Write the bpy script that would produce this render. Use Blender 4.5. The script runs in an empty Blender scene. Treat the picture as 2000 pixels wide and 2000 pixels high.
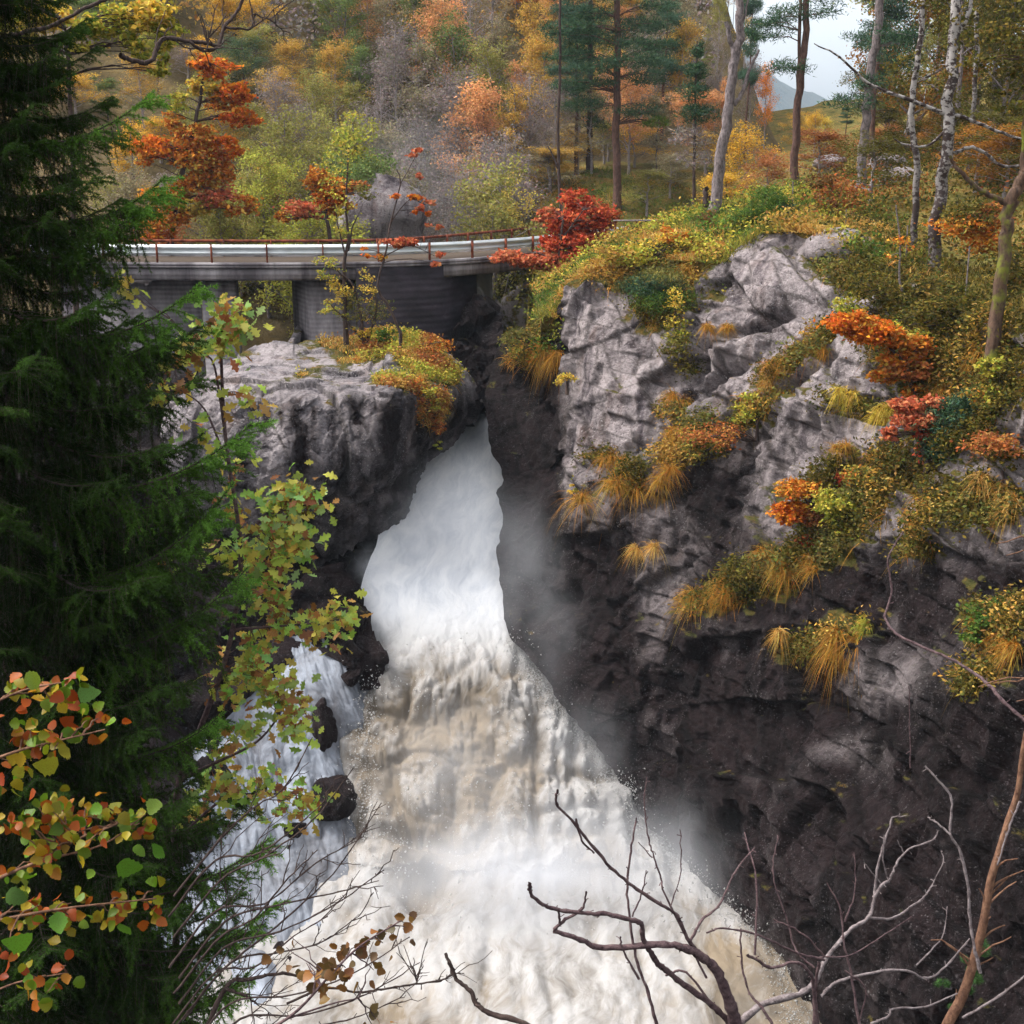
import bpy, math, random
import numpy as np
from mathutils import Vector
from mathutils.bvhtree import BVHTree

SC = bpy.context.scene
COL = SC.collection

# ---------------------------------------------------------------- camera
FOV = math.radians(44.0)
PITCH = math.radians(15.0)
cam_data = bpy.data.cameras.new("camera")
cam_data.sensor_fit = 'HORIZONTAL'
cam_data.sensor_width = 36.0
cam_data.lens = 18.0 / math.tan(FOV / 2)
cam_data.clip_start = 0.1
cam_data.clip_end = 6000.0
cam = bpy.data.objects.new("camera", cam_data)
COL.objects.link(cam)
cam.location = (0, 0, 0)
cam.rotation_euler = (math.radians(90) - PITCH, 0, 0)
SC.camera = cam

# ---------------------------------------------------------------- sky and sun (bright overcast)
SUN_DIR = Vector((-0.55, 0.10, 0.80)).normalized()
world = bpy.data.worlds.new("World")
SC.world = world
world.use_nodes = True
wn = world.node_tree
wn.nodes.clear()
w_out = wn.nodes.new('ShaderNodeOutputWorld')
w_bg = wn.nodes.new('ShaderNodeBackground')
w_sky = wn.nodes.new('ShaderNodeTexSky')
w_hs = wn.nodes.new('ShaderNodeHueSaturation')
w_sky.sky_type = 'NISHITA'
w_sky.sun_disc = False
w_sky.sun_elevation = math.asin(SUN_DIR.z)
w_sky.sun_rotation = math.atan2(SUN_DIR.x, SUN_DIR.y)
w_sky.air_density = 1.6
w_sky.dust_density = 6.0
w_sky.ozone_density = 1.0
w_hs.inputs['Saturation'].default_value = 0.22
w_bg.inputs['Strength'].default_value = 0.15
wn.links.new(w_sky.outputs[0], w_hs.inputs['Color'])
wn.links.new(w_hs.outputs[0], w_bg.inputs['Color'])
wn.links.new(w_bg.outputs[0], w_out.inputs['Surface'])

sun_data = bpy.data.lights.new("sun", 'SUN')
sun_data.energy = 1.4
sun_data.angle = math.radians(14)
sun_data.color = (1.0, 0.965, 0.91)
sun = bpy.data.objects.new("sun", sun_data)
COL.objects.link(sun)
sun.rotation_euler = (-SUN_DIR).to_track_quat('-Z', 'Y').to_euler()

SC.view_settings.view_transform = 'Standard'
SC.view_settings.look = 'None'
SC.view_settings.exposure = 1.42
SC.view_settings.gamma = 1.0
SC.view_settings.use_curve_mapping = False
SC.cycles.use_denoising = True
SC.cycles.max_bounces = 8
SC.cycles.diffuse_bounces = 3
SC.cycles.glossy_bounces = 2
SC.cycles.transmission_bounces = 3
SC.cycles.transparent_max_bounces = 6
SC.cycles.volume_bounces = 3
SC.cycles.caustics_reflective = False
SC.cycles.caustics_refractive = False
SC.cycles.use_adaptive_sampling = True
SC.cycles.adaptive_threshold = 0.02

# ---------------------------------------------------------------- geometry helpers
F = 1000.0 / math.tan(FOV / 2)          # focal length in pixels of the 2000 px photograph
CP, SP = math.cos(PITCH), math.sin(PITCH)
rng0 = np.random.default_rng(7)


def P(px, py, Y):
    """World point seen at photo pixel (px, py), Y metres in front of the viewpoint."""
    a = (np.asarray(px, float) - 1000.0) / F
    b = (1000.0 - np.asarray(py, float)) / F
    dy = CP + SP * b
    dz = -SP + CP * b
    Y = np.asarray(Y, float)
    return np.stack(np.broadcast_arrays(a / dy * Y, Y, dz / dy * Y), -1)


def to_px(p):
    p = np.asarray(p, float)
    d = p[..., 1] * CP - p[..., 2] * SP
    b = p[..., 1] * SP + p[..., 2] * CP
    return 1000 + F * p[..., 0] / d, 1000 - F * b / d


def hash3(ix, iy, iz, seed):
    h = (ix.astype(np.int64) * 374761393 + iy.astype(np.int64) * 668265263 + iz.astype(np.int64) * 2147483647 + seed * 1274126177) & 0xFFFFFFFF
    h = ((h ^ (h >> 13)) * 1274126177) & 0xFFFFFFFF
    h = ((h ^ (h >> 16)) * 2246822519) & 0xFFFFFFFF
    h = h ^ (h >> 15)
    return (h & 0xFFFFFF) / float(0xFFFFFF)


def vnoise(p, seed=0):
    i = np.floor(p).astype(np.int64)
    f = p - i
    f = f * f * f * (f * (f * 6 - 15) + 10)
    r = 0
    for dx in (0, 1):
        wx = f[:, 0] if dx else 1 - f[:, 0]
        for dy in (0, 1):
            wy = f[:, 1] if dy else 1 - f[:, 1]
            for dz in (0, 1):
                wz = f[:, 2] if dz else 1 - f[:, 2]
                r = r + wx * wy * wz * hash3(i[:, 0] + dx, i[:, 1] + dy, i[:, 2] + dz, seed)
    return r * 2 - 1


def fbm(p, octv=4, seed=0, gain=0.5, billow=False):
    s, a, t = 0, 1.0, 0
    for o in range(octv):
        n = vnoise(p * (2.03 ** o) + o * 17.3, seed + o)
        if billow:
            n = np.abs(n) * 2 - 0.6
        s = s + a * n
        t += a
        a *= gain
    return s / t


def worley(p, seed=0):
    """F1, F2, and the vector and three random numbers of the nearest cell."""
    i = np.floor(p).astype(np.int64)
    n = len(p)
    f1 = np.full(n, 9.0)
    f2 = np.full(n, 9.0)
    vec = np.zeros((n, 3))
    cid = np.zeros((n, 3), np.int64)
    for dx in (-1, 0, 1):
        for dy in (-1, 0, 1):
            for dz in (-1, 0, 1):
                c = i + (dx, dy, dz)
                q = c + np.stack([hash3(c[:, 0], c[:, 1], c[:, 2], seed + k) for k in (1, 2, 3)], 1)
                v = p - q
                d = np.sqrt((v * v).sum(1))
                m = d < f1
                f2 = np.where(m, f1, np.minimum(f2, d))
                f1 = np.where(m, d, f1)
                vec[m] = v[m]
                cid[m] = c[m]
    rnd = np.stack([hash3(cid[:, 0], cid[:, 1], cid[:, 2], seed + k) for k in (11, 12, 13, 14)], 1)
    return f1, f2, vec, rnd


def blocks(p, size, seed, warp=0.25, tilt=0.7, step=0.35, crack=0.12, stretch=(1, 1, 1), full=False):
    """Height of a jointed rock face: tilted facets that step at their joints (in metres)."""
    q = p / size
    q = q + warp * np.stack([fbm(q * 0.9 + 31.7 * k, 2, seed + 50 + k) for k in range(3)], 1)
    q = q * np.array(stretch)
    f1, f2, v, r = worley(q, seed)
    h = ((r[:, :3] - 0.5) * v).sum(1) * 2 * tilt + (r[:, 3] - 0.5) * 2 * step
    h = h - crack * np.clip(1 - (f2 - f1) / 0.09, 0, 1)
    if full:
        return h * size, r[:, 0], np.clip(1 - (f2 - f1) * size / 0.09, 0, 1)
    return h * size


def slabs(p, size, seed, step=0.3, tilt=0.25, warp=0.12):
    """Jointed slabs: three joint sets cut the rock into offset blocks; returns height (m), tone and joint depth."""
    size = np.asarray(size, float)
    q = p / size + warp * np.stack([fbm(p / size.mean() * 0.8 + 13.1 * k, 3, seed + 60 + k) for k in range(3)], 1)
    k2 = np.floor(q[:, 2]).astype(np.int64)
    z_ = np.zeros_like(k2)
    q[:, 0] = q[:, 0] / (0.6 + 0.9 * hash3(k2, z_, z_, seed + 5)) + 7.3 * hash3(k2, z_, z_, seed)
    k0 = np.floor(q[:, 0]).astype(np.int64)
    q[:, 1] = q[:, 1] + 5.1 * hash3(k0, k2, z_, seed + 1)
    k1 = np.floor(q[:, 1]).astype(np.int64)
    f = q - np.floor(q) - 0.5
    r = [hash3(k0, k1, k2, seed + s) for s in (2, 3, 4)]
    h = (r[0] - 0.5) * 2 * step + tilt * ((r[1] - 0.5) * f[:, 0] + (r[2] - 0.5) * f[:, 2]) * 2
    e = np.minimum(0.5 - np.abs(f[:, 0]), 0.5 - np.abs(f[:, 2])) * size.min()
    j = np.clip(1 - e / 0.045, 0, 1)
    return h * size.min(), r[1], j


def tps(xy, val):
    xy = np.asarray(xy, float) / 500.0
    n = len(xy)
    d = np.sqrt(((xy[:, None] - xy[None]) ** 2).sum(2))
    K = np.where(d > 0, d * d * np.log(np.maximum(d, 1e-9)), 0)
    A = np.zeros((n + 3, n + 3))
    A[:n, :n] = K + np.eye(n) * 1e-4
    A[:n, n] = A[n, :n] = 1
    A[:n, n + 1:] = xy
    A[n + 1:, :n] = xy.T
    w = np.linalg.solve(A, np.concatenate([np.asarray(val, float), [0, 0, 0]]))

    def f(px, py):
        sh = np.shape(px)
        q = np.stack([np.ravel(px), np.ravel(py)], 1) / 500.0
        out = np.zeros(len(q))
        for k in range(0, len(q), 40000):
            e = np.sqrt(((q[k:k + 40000, None] - xy[None]) ** 2).sum(2))
            Kq = np.where(e > 0, e * e * np.log(np.maximum(e, 1e-9)), 0)
            out[k:k + 40000] = Kq @ w[:n] + w[n] + q[k:k + 40000] @ w[n + 1:]
        return out.reshape(sh)
    return f


def polyline(pts, t):
    pts = np.asarray(pts, float)
    s = np.concatenate([[0], np.cumsum(np.sqrt(((pts[1:] - pts[:-1]) ** 2).sum(1)))])
    s /= s[-1]
    return np.stack([np.interp(t, s, pts[:, k]) for k in range(pts.shape[1])], 1)


def smooth_line(pts, n):
    """Catmull-Rom through pts, n samples per span."""
    p = np.asarray(pts, float)
    p = np.concatenate([[2 * p[0] - p[1]], p, [2 * p[-1] - p[-2]]])
    out = []
    for i in range(1, len(p) - 2):
        t = np.linspace(0, 1, n, endpoint=False)[:, None]
        a, b, c, d = p[i - 1], p[i], p[i + 1], p[i + 2]
        out.append(0.5 * (2 * b + (c - a) * t + (2 * a - 5 * b + 4 * c - d) * t * t + (3 * b - a - 3 * c + d) * t ** 3))
    out.append(p[-2][None])
    return np.concatenate(out)


class MB:
    """Collects faces and their colours, then becomes one mesh."""
    def __init__(s):
        s.V, s.F, s.C, s.n = [], [], [], 0

    def add(s, V, Fc, col=None):
        V = np.asarray(V, float).reshape(-1, 3)
        s.V.append(V)
        for f in (Fc if isinstance(Fc, list) else [Fc]):
            if len(f):
                s.F.append(np.asarray(f, np.int64) + s.n)
        c = np.ones((len(V), 3)) if col is None else np.broadcast_to(np.asarray(col, float), (len(V), 3))
        s.C.append(c)
        s.n += len(V)

    def mesh(s, name, mat=None, smooth=False, colors=True, attrs=None):
        V = np.concatenate(s.V)
        me = bpy.data.meshes.new(name)
        me.vertices.add(len(V))
        me.vertices.foreach_set('co', V.astype(np.float32).ravel())
        tot = np.concatenate([np.full(len(f), f.shape[1]) for f in s.F])
        idx = np.concatenate([f.ravel() for f in s.F])
        me.loops.add(len(idx))
        me.loops.foreach_set('vertex_index', idx.astype(np.int32))
        me.polygons.add(len(tot))
        me.polygons.foreach_set('loop_start', np.concatenate([[0], np.cumsum(tot)[:-1]]).astype(np.int32))
        if smooth:
            me.polygons.foreach_set('use_smooth', np.ones(len(tot), bool))
        if colors:
            at = me.attributes.new('Col', 'FLOAT_COLOR', 'POINT')
            at.data.foreach_set('color', np.concatenate([np.concatenate(s.C), np.ones((len(V), 1))], 1).astype(np.float32).ravel())
        for k, v in (attrs or {}).items():
            at = me.attributes.new(k, 'FLOAT', 'POINT')
            at.data.foreach_set('value', np.asarray(v, np.float32))
        me.update(calc_edges=True)
        if mat:
            me.materials.append(mat)
        return me


def obj(name, me, parent=None, loc=(0, 0, 0), color=None):
    o = bpy.data.objects.new(name, me)
    COL.objects.link(o)
    o.location = loc
    if parent is not None:
        o.parent = parent
    if color is not None:
        o.color = (*color, 1)
    return o


def tag(o, label=None, cat=None, group=None, kind=None):
    if label: o['label'] = label
    if cat: o['category'] = cat
    if group: o['group'] = group
    if kind: o['kind'] = kind
    return o


def thing(name, label, cat, loc=(0, 0, 0), group=None):
    return tag(obj(name, None, None, tuple(float(v) for v in loc)), label, cat, group)


def grid_faces(nr, nc, off=0):
    i = np.arange(nr - 1)[:, None] * nc + np.arange(nc - 1)[None]
    i = i.ravel() + off
    return np.stack([i, i + 1, i + nc + 1, i + nc], 1)


def grid_normals(G):
    du = np.gradient(G, axis=1)
    dv = np.gradient(G, axis=0)
    n = np.cross(du, dv)
    n /= np.maximum(np.linalg.norm(n, axis=2, keepdims=True), 1e-9)
    return n


def coons(T, B, L, R, nu, nv):
    u = np.linspace(0, 1, nu)
    v = np.linspace(0, 1, nv)
    t, b, l, r = polyline(T, u), polyline(B, u), polyline(L, v), polyline(R, v)
    U, W = u[None, :, None], v[:, None, None]
    g = (1 - W) * t[None] + W * b[None] + (1 - U) * l[:, None] + U * r[:, None]
    g -= (1 - U) * (1 - W) * t[0] + U * (1 - W) * t[-1] + (1 - U) * W * b[0] + U * W * b[-1]
    return g


def skirt(G, sides, depths=(0.25, 0.9, 2.2, 4.5), inset=0.12):
    """Fold the rim of a rock face back, away from the viewpoint, so the rock has thickness."""
    for s in sides:
        H = {'L': G.transpose(1, 0, 2), 'R': G.transpose(1, 0, 2)[::-1], 'T': G, 'B': G[::-1]}[s]
        e, inn = H[0], H[min(6, len(H) - 1)]
        ray = e / np.linalg.norm(e, axis=1, keepdims=True)
        w = inn - e
        w -= (w * ray).sum(1, keepdims=True) * ray
        w /= np.maximum(np.linalg.norm(w, axis=1, keepdims=True), 1e-6)
        ext = [e + ray * d + w * (inset * d) for d in depths][::-1]
        H = np.concatenate([np.stack(ext), H])
        G = {'L': lambda: H.transpose(1, 0, 2), 'R': lambda: H[::-1].transpose(1, 0, 2), 'T': lambda: H, 'B': lambda: H[::-1]}[s]()
    return G


def tube(pts, rad, sides=6, cap=True):
    p = np.asarray(pts, float)
    n = len(p)
    r = np.broadcast_to(np.asarray(rad, float), (n,))
    t = np.gradient(p, axis=0)
    t /= np.maximum(np.linalg.norm(t, axis=1, keepdims=True), 1e-9)
    ref = np.array([0, 0, 1.0]) if abs(t[:, 2]).mean() < 0.8 else np.array([0, 1.0, 0])
    a = np.cross(t, ref)
    a /= np.maximum(np.linalg.norm(a, axis=1, keepdims=True), 1e-9)
    b = np.cross(t, a)
    th = np.arange(sides) * 2 * math.pi / sides
    V = p[:, None] + r[:, None, None] * (np.cos(th)[None, :, None] * a[:, None] + np.sin(th)[None, :, None] * b[:, None])
    i = np.arange(n - 1)[:, None] * sides
    k = np.arange(sides)[None]
    Fq = np.stack([i + k, i + (k + 1) % sides, i + sides + (k + 1) % sides, i + sides + k], 2).reshape(-1, 4)
    return V.reshape(-1, 3), Fq


def box(mb, lo, hi, col=None):
    x0, y0, z0 = lo
    x1, y1, z1 = hi
    V = [(x0, y0, z0), (x1, y0, z0), (x1, y1, z0), (x0, y1, z0), (x0, y0, z1), (x1, y0, z1), (x1, y1, z1), (x0, y1, z1)]
    mb.add(V, np.array([(0, 3, 2, 1), (4, 5, 6, 7), (0, 1, 5, 4), (1, 2, 6, 5), (2, 3, 7, 6), (3, 0, 4, 7)]), col)


def prism(mb, poly, z0, z1, col=None):
    n = len(poly)
    V = [(x, y, z0) for x, y in poly] + [(x, y, z1) for x, y in poly]
    mb.add(V, [np.array([(k, (k + 1) % n, n + (k + 1) % n, n + k) for k in range(n)]), np.array([list(range(n, 2 * n))]), np.array([list(range(n))[::-1]])], col)


def sweep(mb, pts, nrm, prof, col=None):
    """Closed profile [(sideways, z)] swept along plan points."""
    pts, nrm = np.asarray(pts, float), np.asarray(nrm, float)
    prof = np.asarray(prof, float)
    m, n = len(prof), len(pts)
    V = np.zeros((n, m, 3))
    V[:, :, :2] = pts[:, None, :2] + nrm[:, None, :2] * prof[None, :, :1]
    V[:, :, 2] = prof[None, :, 1]
    i = np.arange(n - 1)[:, None] * m
    k = np.arange(m)[None]
    Fq = np.stack([i + k, i + (k + 1) % m, i + m + (k + 1) % m, i + m + k], 2).reshape(-1, 4)
    mb.add(V.reshape(-1, 3), [Fq, np.array([list(range(m))]), np.array([list(range((n - 1) * m, n * m))[::-1]])], col)


# ---------------------------------------------------------------- materials
class NT:
    def __init__(s, name):
        s.m = bpy.data.materials.new(name)
        s.m.use_nodes = True
        s.t = s.m.node_tree
        s.t.nodes.clear()
        s.out = s.t.nodes.new('ShaderNodeOutputMaterial')

    def n(s, typ, ins=None, **props):
        nd = s.t.nodes.new('ShaderNode' + typ)
        for k, v in props.items():
            setattr(nd, k, v)
        for k, v in (ins or {}).items():
            sock = nd.inputs[k]
            if isinstance(v, bpy.types.NodeSocket):
                s.t.links.new(v, sock)
            else:
                sock.default_value = v
        return nd

    def noise(s, vec, scale, detail=4, rough=0.55, dist=0.0):
        return s.n('TexNoise', {'Vector': vec, 'Scale': scale, 'Detail': detail, 'Roughness': rough, 'Distortion': dist}).outputs['Fac']

    def ramp(s, fac, stops):
        nd = s.n('ValToRGB', {'Fac': fac})
        el = nd.color_ramp.elements
        while len(el) < len(stops):
            el.new(0.5)
        for e, (p, c) in zip(el, stops):
            e.position = p
            e.color = (*c, 1) if len(c) == 3 else c
        return nd.outputs['Color']

    def mapr(s, v, a, b, c=0.0, d=1.0):
        return s.n('MapRange', {'Value': v, 'From Min': a, 'From Max': b, 'To Min': c, 'To Max': d}).outputs['Result']

    def math(s, op, a, b=0.5):
        nd = s.t.nodes.new('ShaderNodeMath')
        nd.operation = op
        for k, v in ((0, a), (1, b)):
            if isinstance(v, bpy.types.NodeSocket):
                s.t.links.new(v, nd.inputs[k])
            else:
                nd.inputs[k].default_value = v
        return nd.outputs[0]

    def mix(s, fac, a, b, mode='MIX'):
        nd = s.t.nodes.new('ShaderNodeMix')
        nd.data_type = 'RGBA'
        nd.blend_type = mode
        for k, v in ((0, fac), (6, a), (7, b)):
            if isinstance(v, bpy.types.NodeSocket):
                s.t.links.new(v, nd.inputs[k])
            else:
                nd.inputs[k].default_value = (*v, 1) if isinstance(v, tuple) and len(v) == 3 else v
        return nd.outputs[2]

    def attr(s, name, out='Fac'):
        return s.n('Attribute', attribute_name=name).outputs[out]

    def pos(s):
        return s.n('NewGeometry').outputs['Position']

    def scaled(s, vec, sc, rot=(0, 0, 0)):
        return s.n('Mapping', {'Vector': vec, 'Scale': sc, 'Rotation': rot}).outputs[0]

    def finish(s, color, rough=0.9, spec=0.2, height=None, bstr=0.5, bdist=0.05, **kw):
        ins = {'Base Color': color, 'Roughness': rough, 'Specular IOR Level': spec}
        ins.update(kw)
        if height is not None:
            ins['Normal'] = s.n('Bump', {'Height': height, 'Strength': bstr, 'Distance': bdist}).outputs[0]
        b = s.n('BsdfPrincipled', ins)
        s.t.links.new(b.outputs[0], s.out.inputs['Surface'])
        return s.m


def rock_mat(name, pale, mid, dark, moss=True, lichen=0.5):
    """Bare rock, darker by wet (spray-soaked rock plus gorge shade painted in), with moss and litter on shelves (veg)."""
    t = NT(name)
    p = t.pos()
    big = t.noise(p, 0.55, 5, 0.6)
    strat = t.noise(t.scaled(p, (1.0, 1.0, 0.35), (0.0, 0.5, 0.2)), 1.6, 6, 0.65)
    fine = t.noise(p, 9.0, 6, 0.7)
    grain = t.noise(p, 38.0, 3, 0.7)
    s = t.math('ADD', t.math('MULTIPLY', big, 0.5), t.math('ADD', t.math('MULTIPLY', strat, 0.3), t.math('MULTIPLY', fine, 0.35)))
    s = t.math('ADD', s, t.math('MULTIPLY', t.math('SUBTRACT', t.attr('tone'), 0.5), 0.16))
    c = t.ramp(s, [(0.43, dark), (0.52, mid), (0.61, pale)])
    c = t.mix(t.mapr(grain, 0.3, 0.75), t.mix(1.0, c, (0.72, 0.7, 0.72), 'MULTIPLY'), c)
    # crusted speckle of pale mineral grains and black lichen
    sp1 = t.noise(p, 21.0, 2, 0.6)
    sp2 = t.noise(t.scaled(p, (1, 1, 1), (0.5, 0.2, 0.1)), 15.0, 3, 0.6)
    patch = t.noise(p, 1.1, 4, 0.65)
    c = t.mix(t.math('MULTIPLY', t.mapr(sp2, 0.54, 0.64), t.mapr(patch, 0.46, 0.62, 0.0, 0.75)), c, (0.05, 0.04, 0.042))
    # rusty and pinkish stains
    st = t.noise(t.scaled(p, (1, 1, 0.25)), 1.3, 4, 0.6)
    c = t.mix(t.mapr(st, 0.55, 0.72, 0, 0.45), c, (0.24, 0.15, 0.12))
    # soil-dark joints, with the shade of deep cracks painted into the colour
    c = t.mix(t.math('MULTIPLY', t.math('MULTIPLY', t.attr('joint'), t.mapr(fine, 0.3, 0.55, 0.4, 1.0)), 0.92), c, (0.03, 0.024, 0.02))
    # dark seep streaks that run down the face
    sk = t.noise(t.scaled(p, (1.9, 1.9, 0.10)), 1.1, 4, 0.6)
    wet = t.attr('wet')
    c = t.mix(t.mapr(sk, 0.54, 0.66, 0, 0.75), c, t.mix(1.0, c, (0.22, 0.20, 0.24), 'MULTIPLY'))
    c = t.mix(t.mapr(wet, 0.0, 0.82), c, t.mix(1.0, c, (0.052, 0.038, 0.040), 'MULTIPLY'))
    # pale crusts of lichen in spots
    vo = t.n('TexVoronoi', {'Vector': p, 'Scale': 5.5}).outputs['Distance']
    vo2 = t.n('TexVoronoi', {'Vector': p, 'Scale': 13.0}).outputs['Distance']
    area = t.noise(p, 0.8, 3, 0.6)
    ln = t.math('MAXIMUM', t.mapr(t.math('ADD', vo, t.math('MULTIPLY', fine, 0.35)), 0.36, 0.24), t.mapr(vo2, 0.22, 0.14))
    ln = t.math('MULTIPLY', ln, t.mapr(area, 0.46, 0.62, 0.0, lichen))
    c = t.mix(ln, c, t.mix(wet, (0.48, 0.47, 0.46), (0.13, 0.11, 0.115)))
    c = t.mix(t.math('MULTIPLY', t.mapr(sp1, 0.62, 0.70), t.mapr(patch, 0.58, 0.45, 0.05, 0.8)), c, t.mix(wet, (0.50, 0.46, 0.46), (0.055, 0.046, 0.05)))
    if moss:
        nz = t.n('SeparateXYZ', {0: t.n('NewGeometry').outputs['Normal']}).outputs[2]
        veg = t.math('ADD', t.attr('veg'), t.mapr(t.noise(p, 1.2, 5, 0.7), 0.35, 0.7, -0.45, 0.45))
        veg = t.math('ADD', veg, t.mapr(nz, 0.15, 0.95, -0.12, 0.28))
        mf = t.mapr(veg, 0.45, 0.62)
        mc = t.ramp(t.noise(p, 3.5, 5, 0.7), [(0.32, (0.035, 0.04, 0.012)), (0.5, (0.09, 0.085, 0.02)), (0.62, (0.16, 0.10, 0.025)), (0.75, (0.22, 0.12, 0.02))])
        c = t.mix(mf, c, mc)
    h = t.math('ADD', t.math('MULTIPLY', fine, 1.3), t.math('ADD', t.math('MULTIPLY', strat, 1.5), t.math('MULTIPLY', grain, 0.35)))
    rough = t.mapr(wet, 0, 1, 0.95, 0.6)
    return t.finish(c, rough, 0.12, h, 1.0, 0.16)


def leaf_mat(name, trans=0.35, spots=False, rust=0.75):
    """Leaves: colour of each leaf from the mesh, tint of the whole plant from the object."""
    t = NT(name)
    c = t.mix(1.0, t.attr('Col', 'Color'), t.n('ObjectInfo').outputs['Color'], 'MULTIPLY')
    if spots:
        q = t.n('TexCoord').outputs['Object']
        rv = t.n('ObjectInfo').outputs['Random']
        q = t.n('VectorMath', {0: q, 1: rv}, operation='ADD').outputs[0]
        nz = t.noise(q, 26.0, 3, 0.6)
        c = t.mix(t.mapr(nz, 0.5, 0.66, 0, rust), c, t.mix(1.0, c, (0.75, 0.38, 0.22), 'MULTIPLY'))
        nz2 = t.noise(q, 60.0, 2, 0.5)
        c = t.mix(t.mapr(nz2, 0.3, 0.7, 0, 0.35), c, t.mix(1.0, c, (0.6, 0.6, 0.5), 'MULTIPLY'))
    d = t.n('BsdfDiffuse', {'Color': c})
    tr = t.n('BsdfTranslucent', {'Color': c})
    m = t.n('MixShader', {0: trans, 1: d.outputs[0], 2: tr.outputs[0]})
    if spots:
        g = t.n('BsdfGlossy', {'Color': (1, 1, 1, 1), 'Roughness': 0.45})
        m = t.n('MixShader', {0: 0.012, 1: m.outputs[0], 2: g.outputs[0]})
    t.t.links.new(m.outputs[0], t.out.inputs['Surface'])
    return t.m


def bark_mat(name, c0, c1, scale=(6, 6, 1.2), moss=None):
    t = NT(name)
    p = t.n('TexCoord').outputs['Object']
    n1 = t.noise(t.scaled(p, scale), 3.0, 5, 0.7)
    c = t.ramp(n1, [(0.35, c0), (0.65, c1)])
    if moss:
        c = t.mix(t.mapr(t.noise(p, 2.2, 4, 0.6), 0.5, 0.62, 0, 0.8), c, moss)
    return t.finish(c, 0.9, 0.1, n1, 0.9, 0.03)


def birch_mat(name):
    t = NT(name)
    p = t.n('TexCoord').outputs['Object']
    a = t.noise(t.scaled(p, (3.5, 3.5, 5.0)), 2.2, 4, 0.65)
    b = t.noise(t.scaled(p, (2, 2, 0.5)), 2.0, 3, 0.5)
    f = t.mapr(t.math('ADD', t.math('MULTIPLY', a, 0.75), t.math('MULTIPLY', b, 0.45)), 0.58, 0.64)
    z = t.n('SeparateXYZ', {0: p}).outputs[2]
    f = t.math('MULTIPLY', f, t.mapr(z, 1.0, 4.0, 0.35, 1.0))
    c = t.mix(f, (0.04, 0.028, 0.026), (0.30, 0.275, 0.26))
    return t.finish(c, 0.85, 0.15, a, 0.6, 0.02)


M = {}
M['cliff'] = rock_mat('cliff rock', (0.50, 0.435, 0.43), (0.29, 0.25, 0.25), (0.08, 0.062, 0.064), True, 0.55)
M['boulder'] = rock_mat('boulder rock', (0.46, 0.41, 0.41), (0.27, 0.245, 0.255), (0.09, 0.08, 0.088), True, 0.9)
M['slab'] = rock_mat('far slab rock', (0.42, 0.38, 0.38), (0.26, 0.22, 0.23), (0.1, 0.08, 0.09), True, 0.3)
M['leaf'] = leaf_mat('leaf')
M['leaf_big'] = leaf_mat('broad leaf', 0.3, True)
M['leaf_oak'] = leaf_mat('oak leaf', 0.35, True, 0.3)
M['needle'] = leaf_mat('needles', 0.12)
M['blade'] = leaf_mat('grass blade', 0.3)
M['bark_dark'] = bark_mat('dark bark', (0.03, 0.02, 0.018), (0.085, 0.06, 0.052))
M['bark_grey'] = bark_mat('grey bark', (0.06, 0.048, 0.048), (0.24, 0.20, 0.20), (5, 5, 2.2))
M['bark_pine'] = bark_mat('pine bark', (0.045, 0.026, 0.022), (0.15, 0.085, 0.068), (5, 5, 1.5))
M['bark_moss'] = bark_mat('mossy bark', (0.04, 0.026, 0.02), (0.13, 0.08, 0.055), (5, 5, 1.5), (0.16, 0.18, 0.02))
M['bark_twig'] = bark_mat('twig bark', (0.05, 0.03, 0.035), (0.15, 0.10, 0.10), (8, 8, 8))
M['bark_pale'] = bark_mat('pale twig bark', (0.09, 0.07, 0.07), (0.25, 0.21, 0.21), (8, 8, 8))
M['bark_brown'] = bark_mat('brown stem bark', (0.08, 0.04, 0.028), (0.24, 0.13, 0.08), (8, 8, 4))
M['birch'] = birch_mat('birch bark')

# ================================================================ LARGE STRUCTURE
def inv_depth(pts):
    f = tps([(a, b) for a, b, _ in pts], [1.0 / c for _, _, c in pts])
    return lambda px, py: 1.0 / np.clip(f(px, py), 1 / 200.0, 1 / 3.0)


def smoothstep(x, a, b):
    t = np.clip((x - a) / (b - a), 0, 1)
    return t * t * (3 - 2 * t)


def blob_mask(px, py, spots):
    """Soft union of ellipses (cx, cy, rx, ry, weight, degrees)."""
    m = np.zeros(np.shape(px))
    for cx, cy, rx, ry, w, ang in spots:
        a = math.radians(ang)
        dx, dy = px - cx, py - cy
        u = (dx * math.cos(a) + dy * math.sin(a)) / rx
        v = (-dx * math.sin(a) + dy * math.cos(a)) / ry
        m = np.maximum(m, w * np.exp(-(u * u + v * v) * 1.1))
    return m


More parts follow.
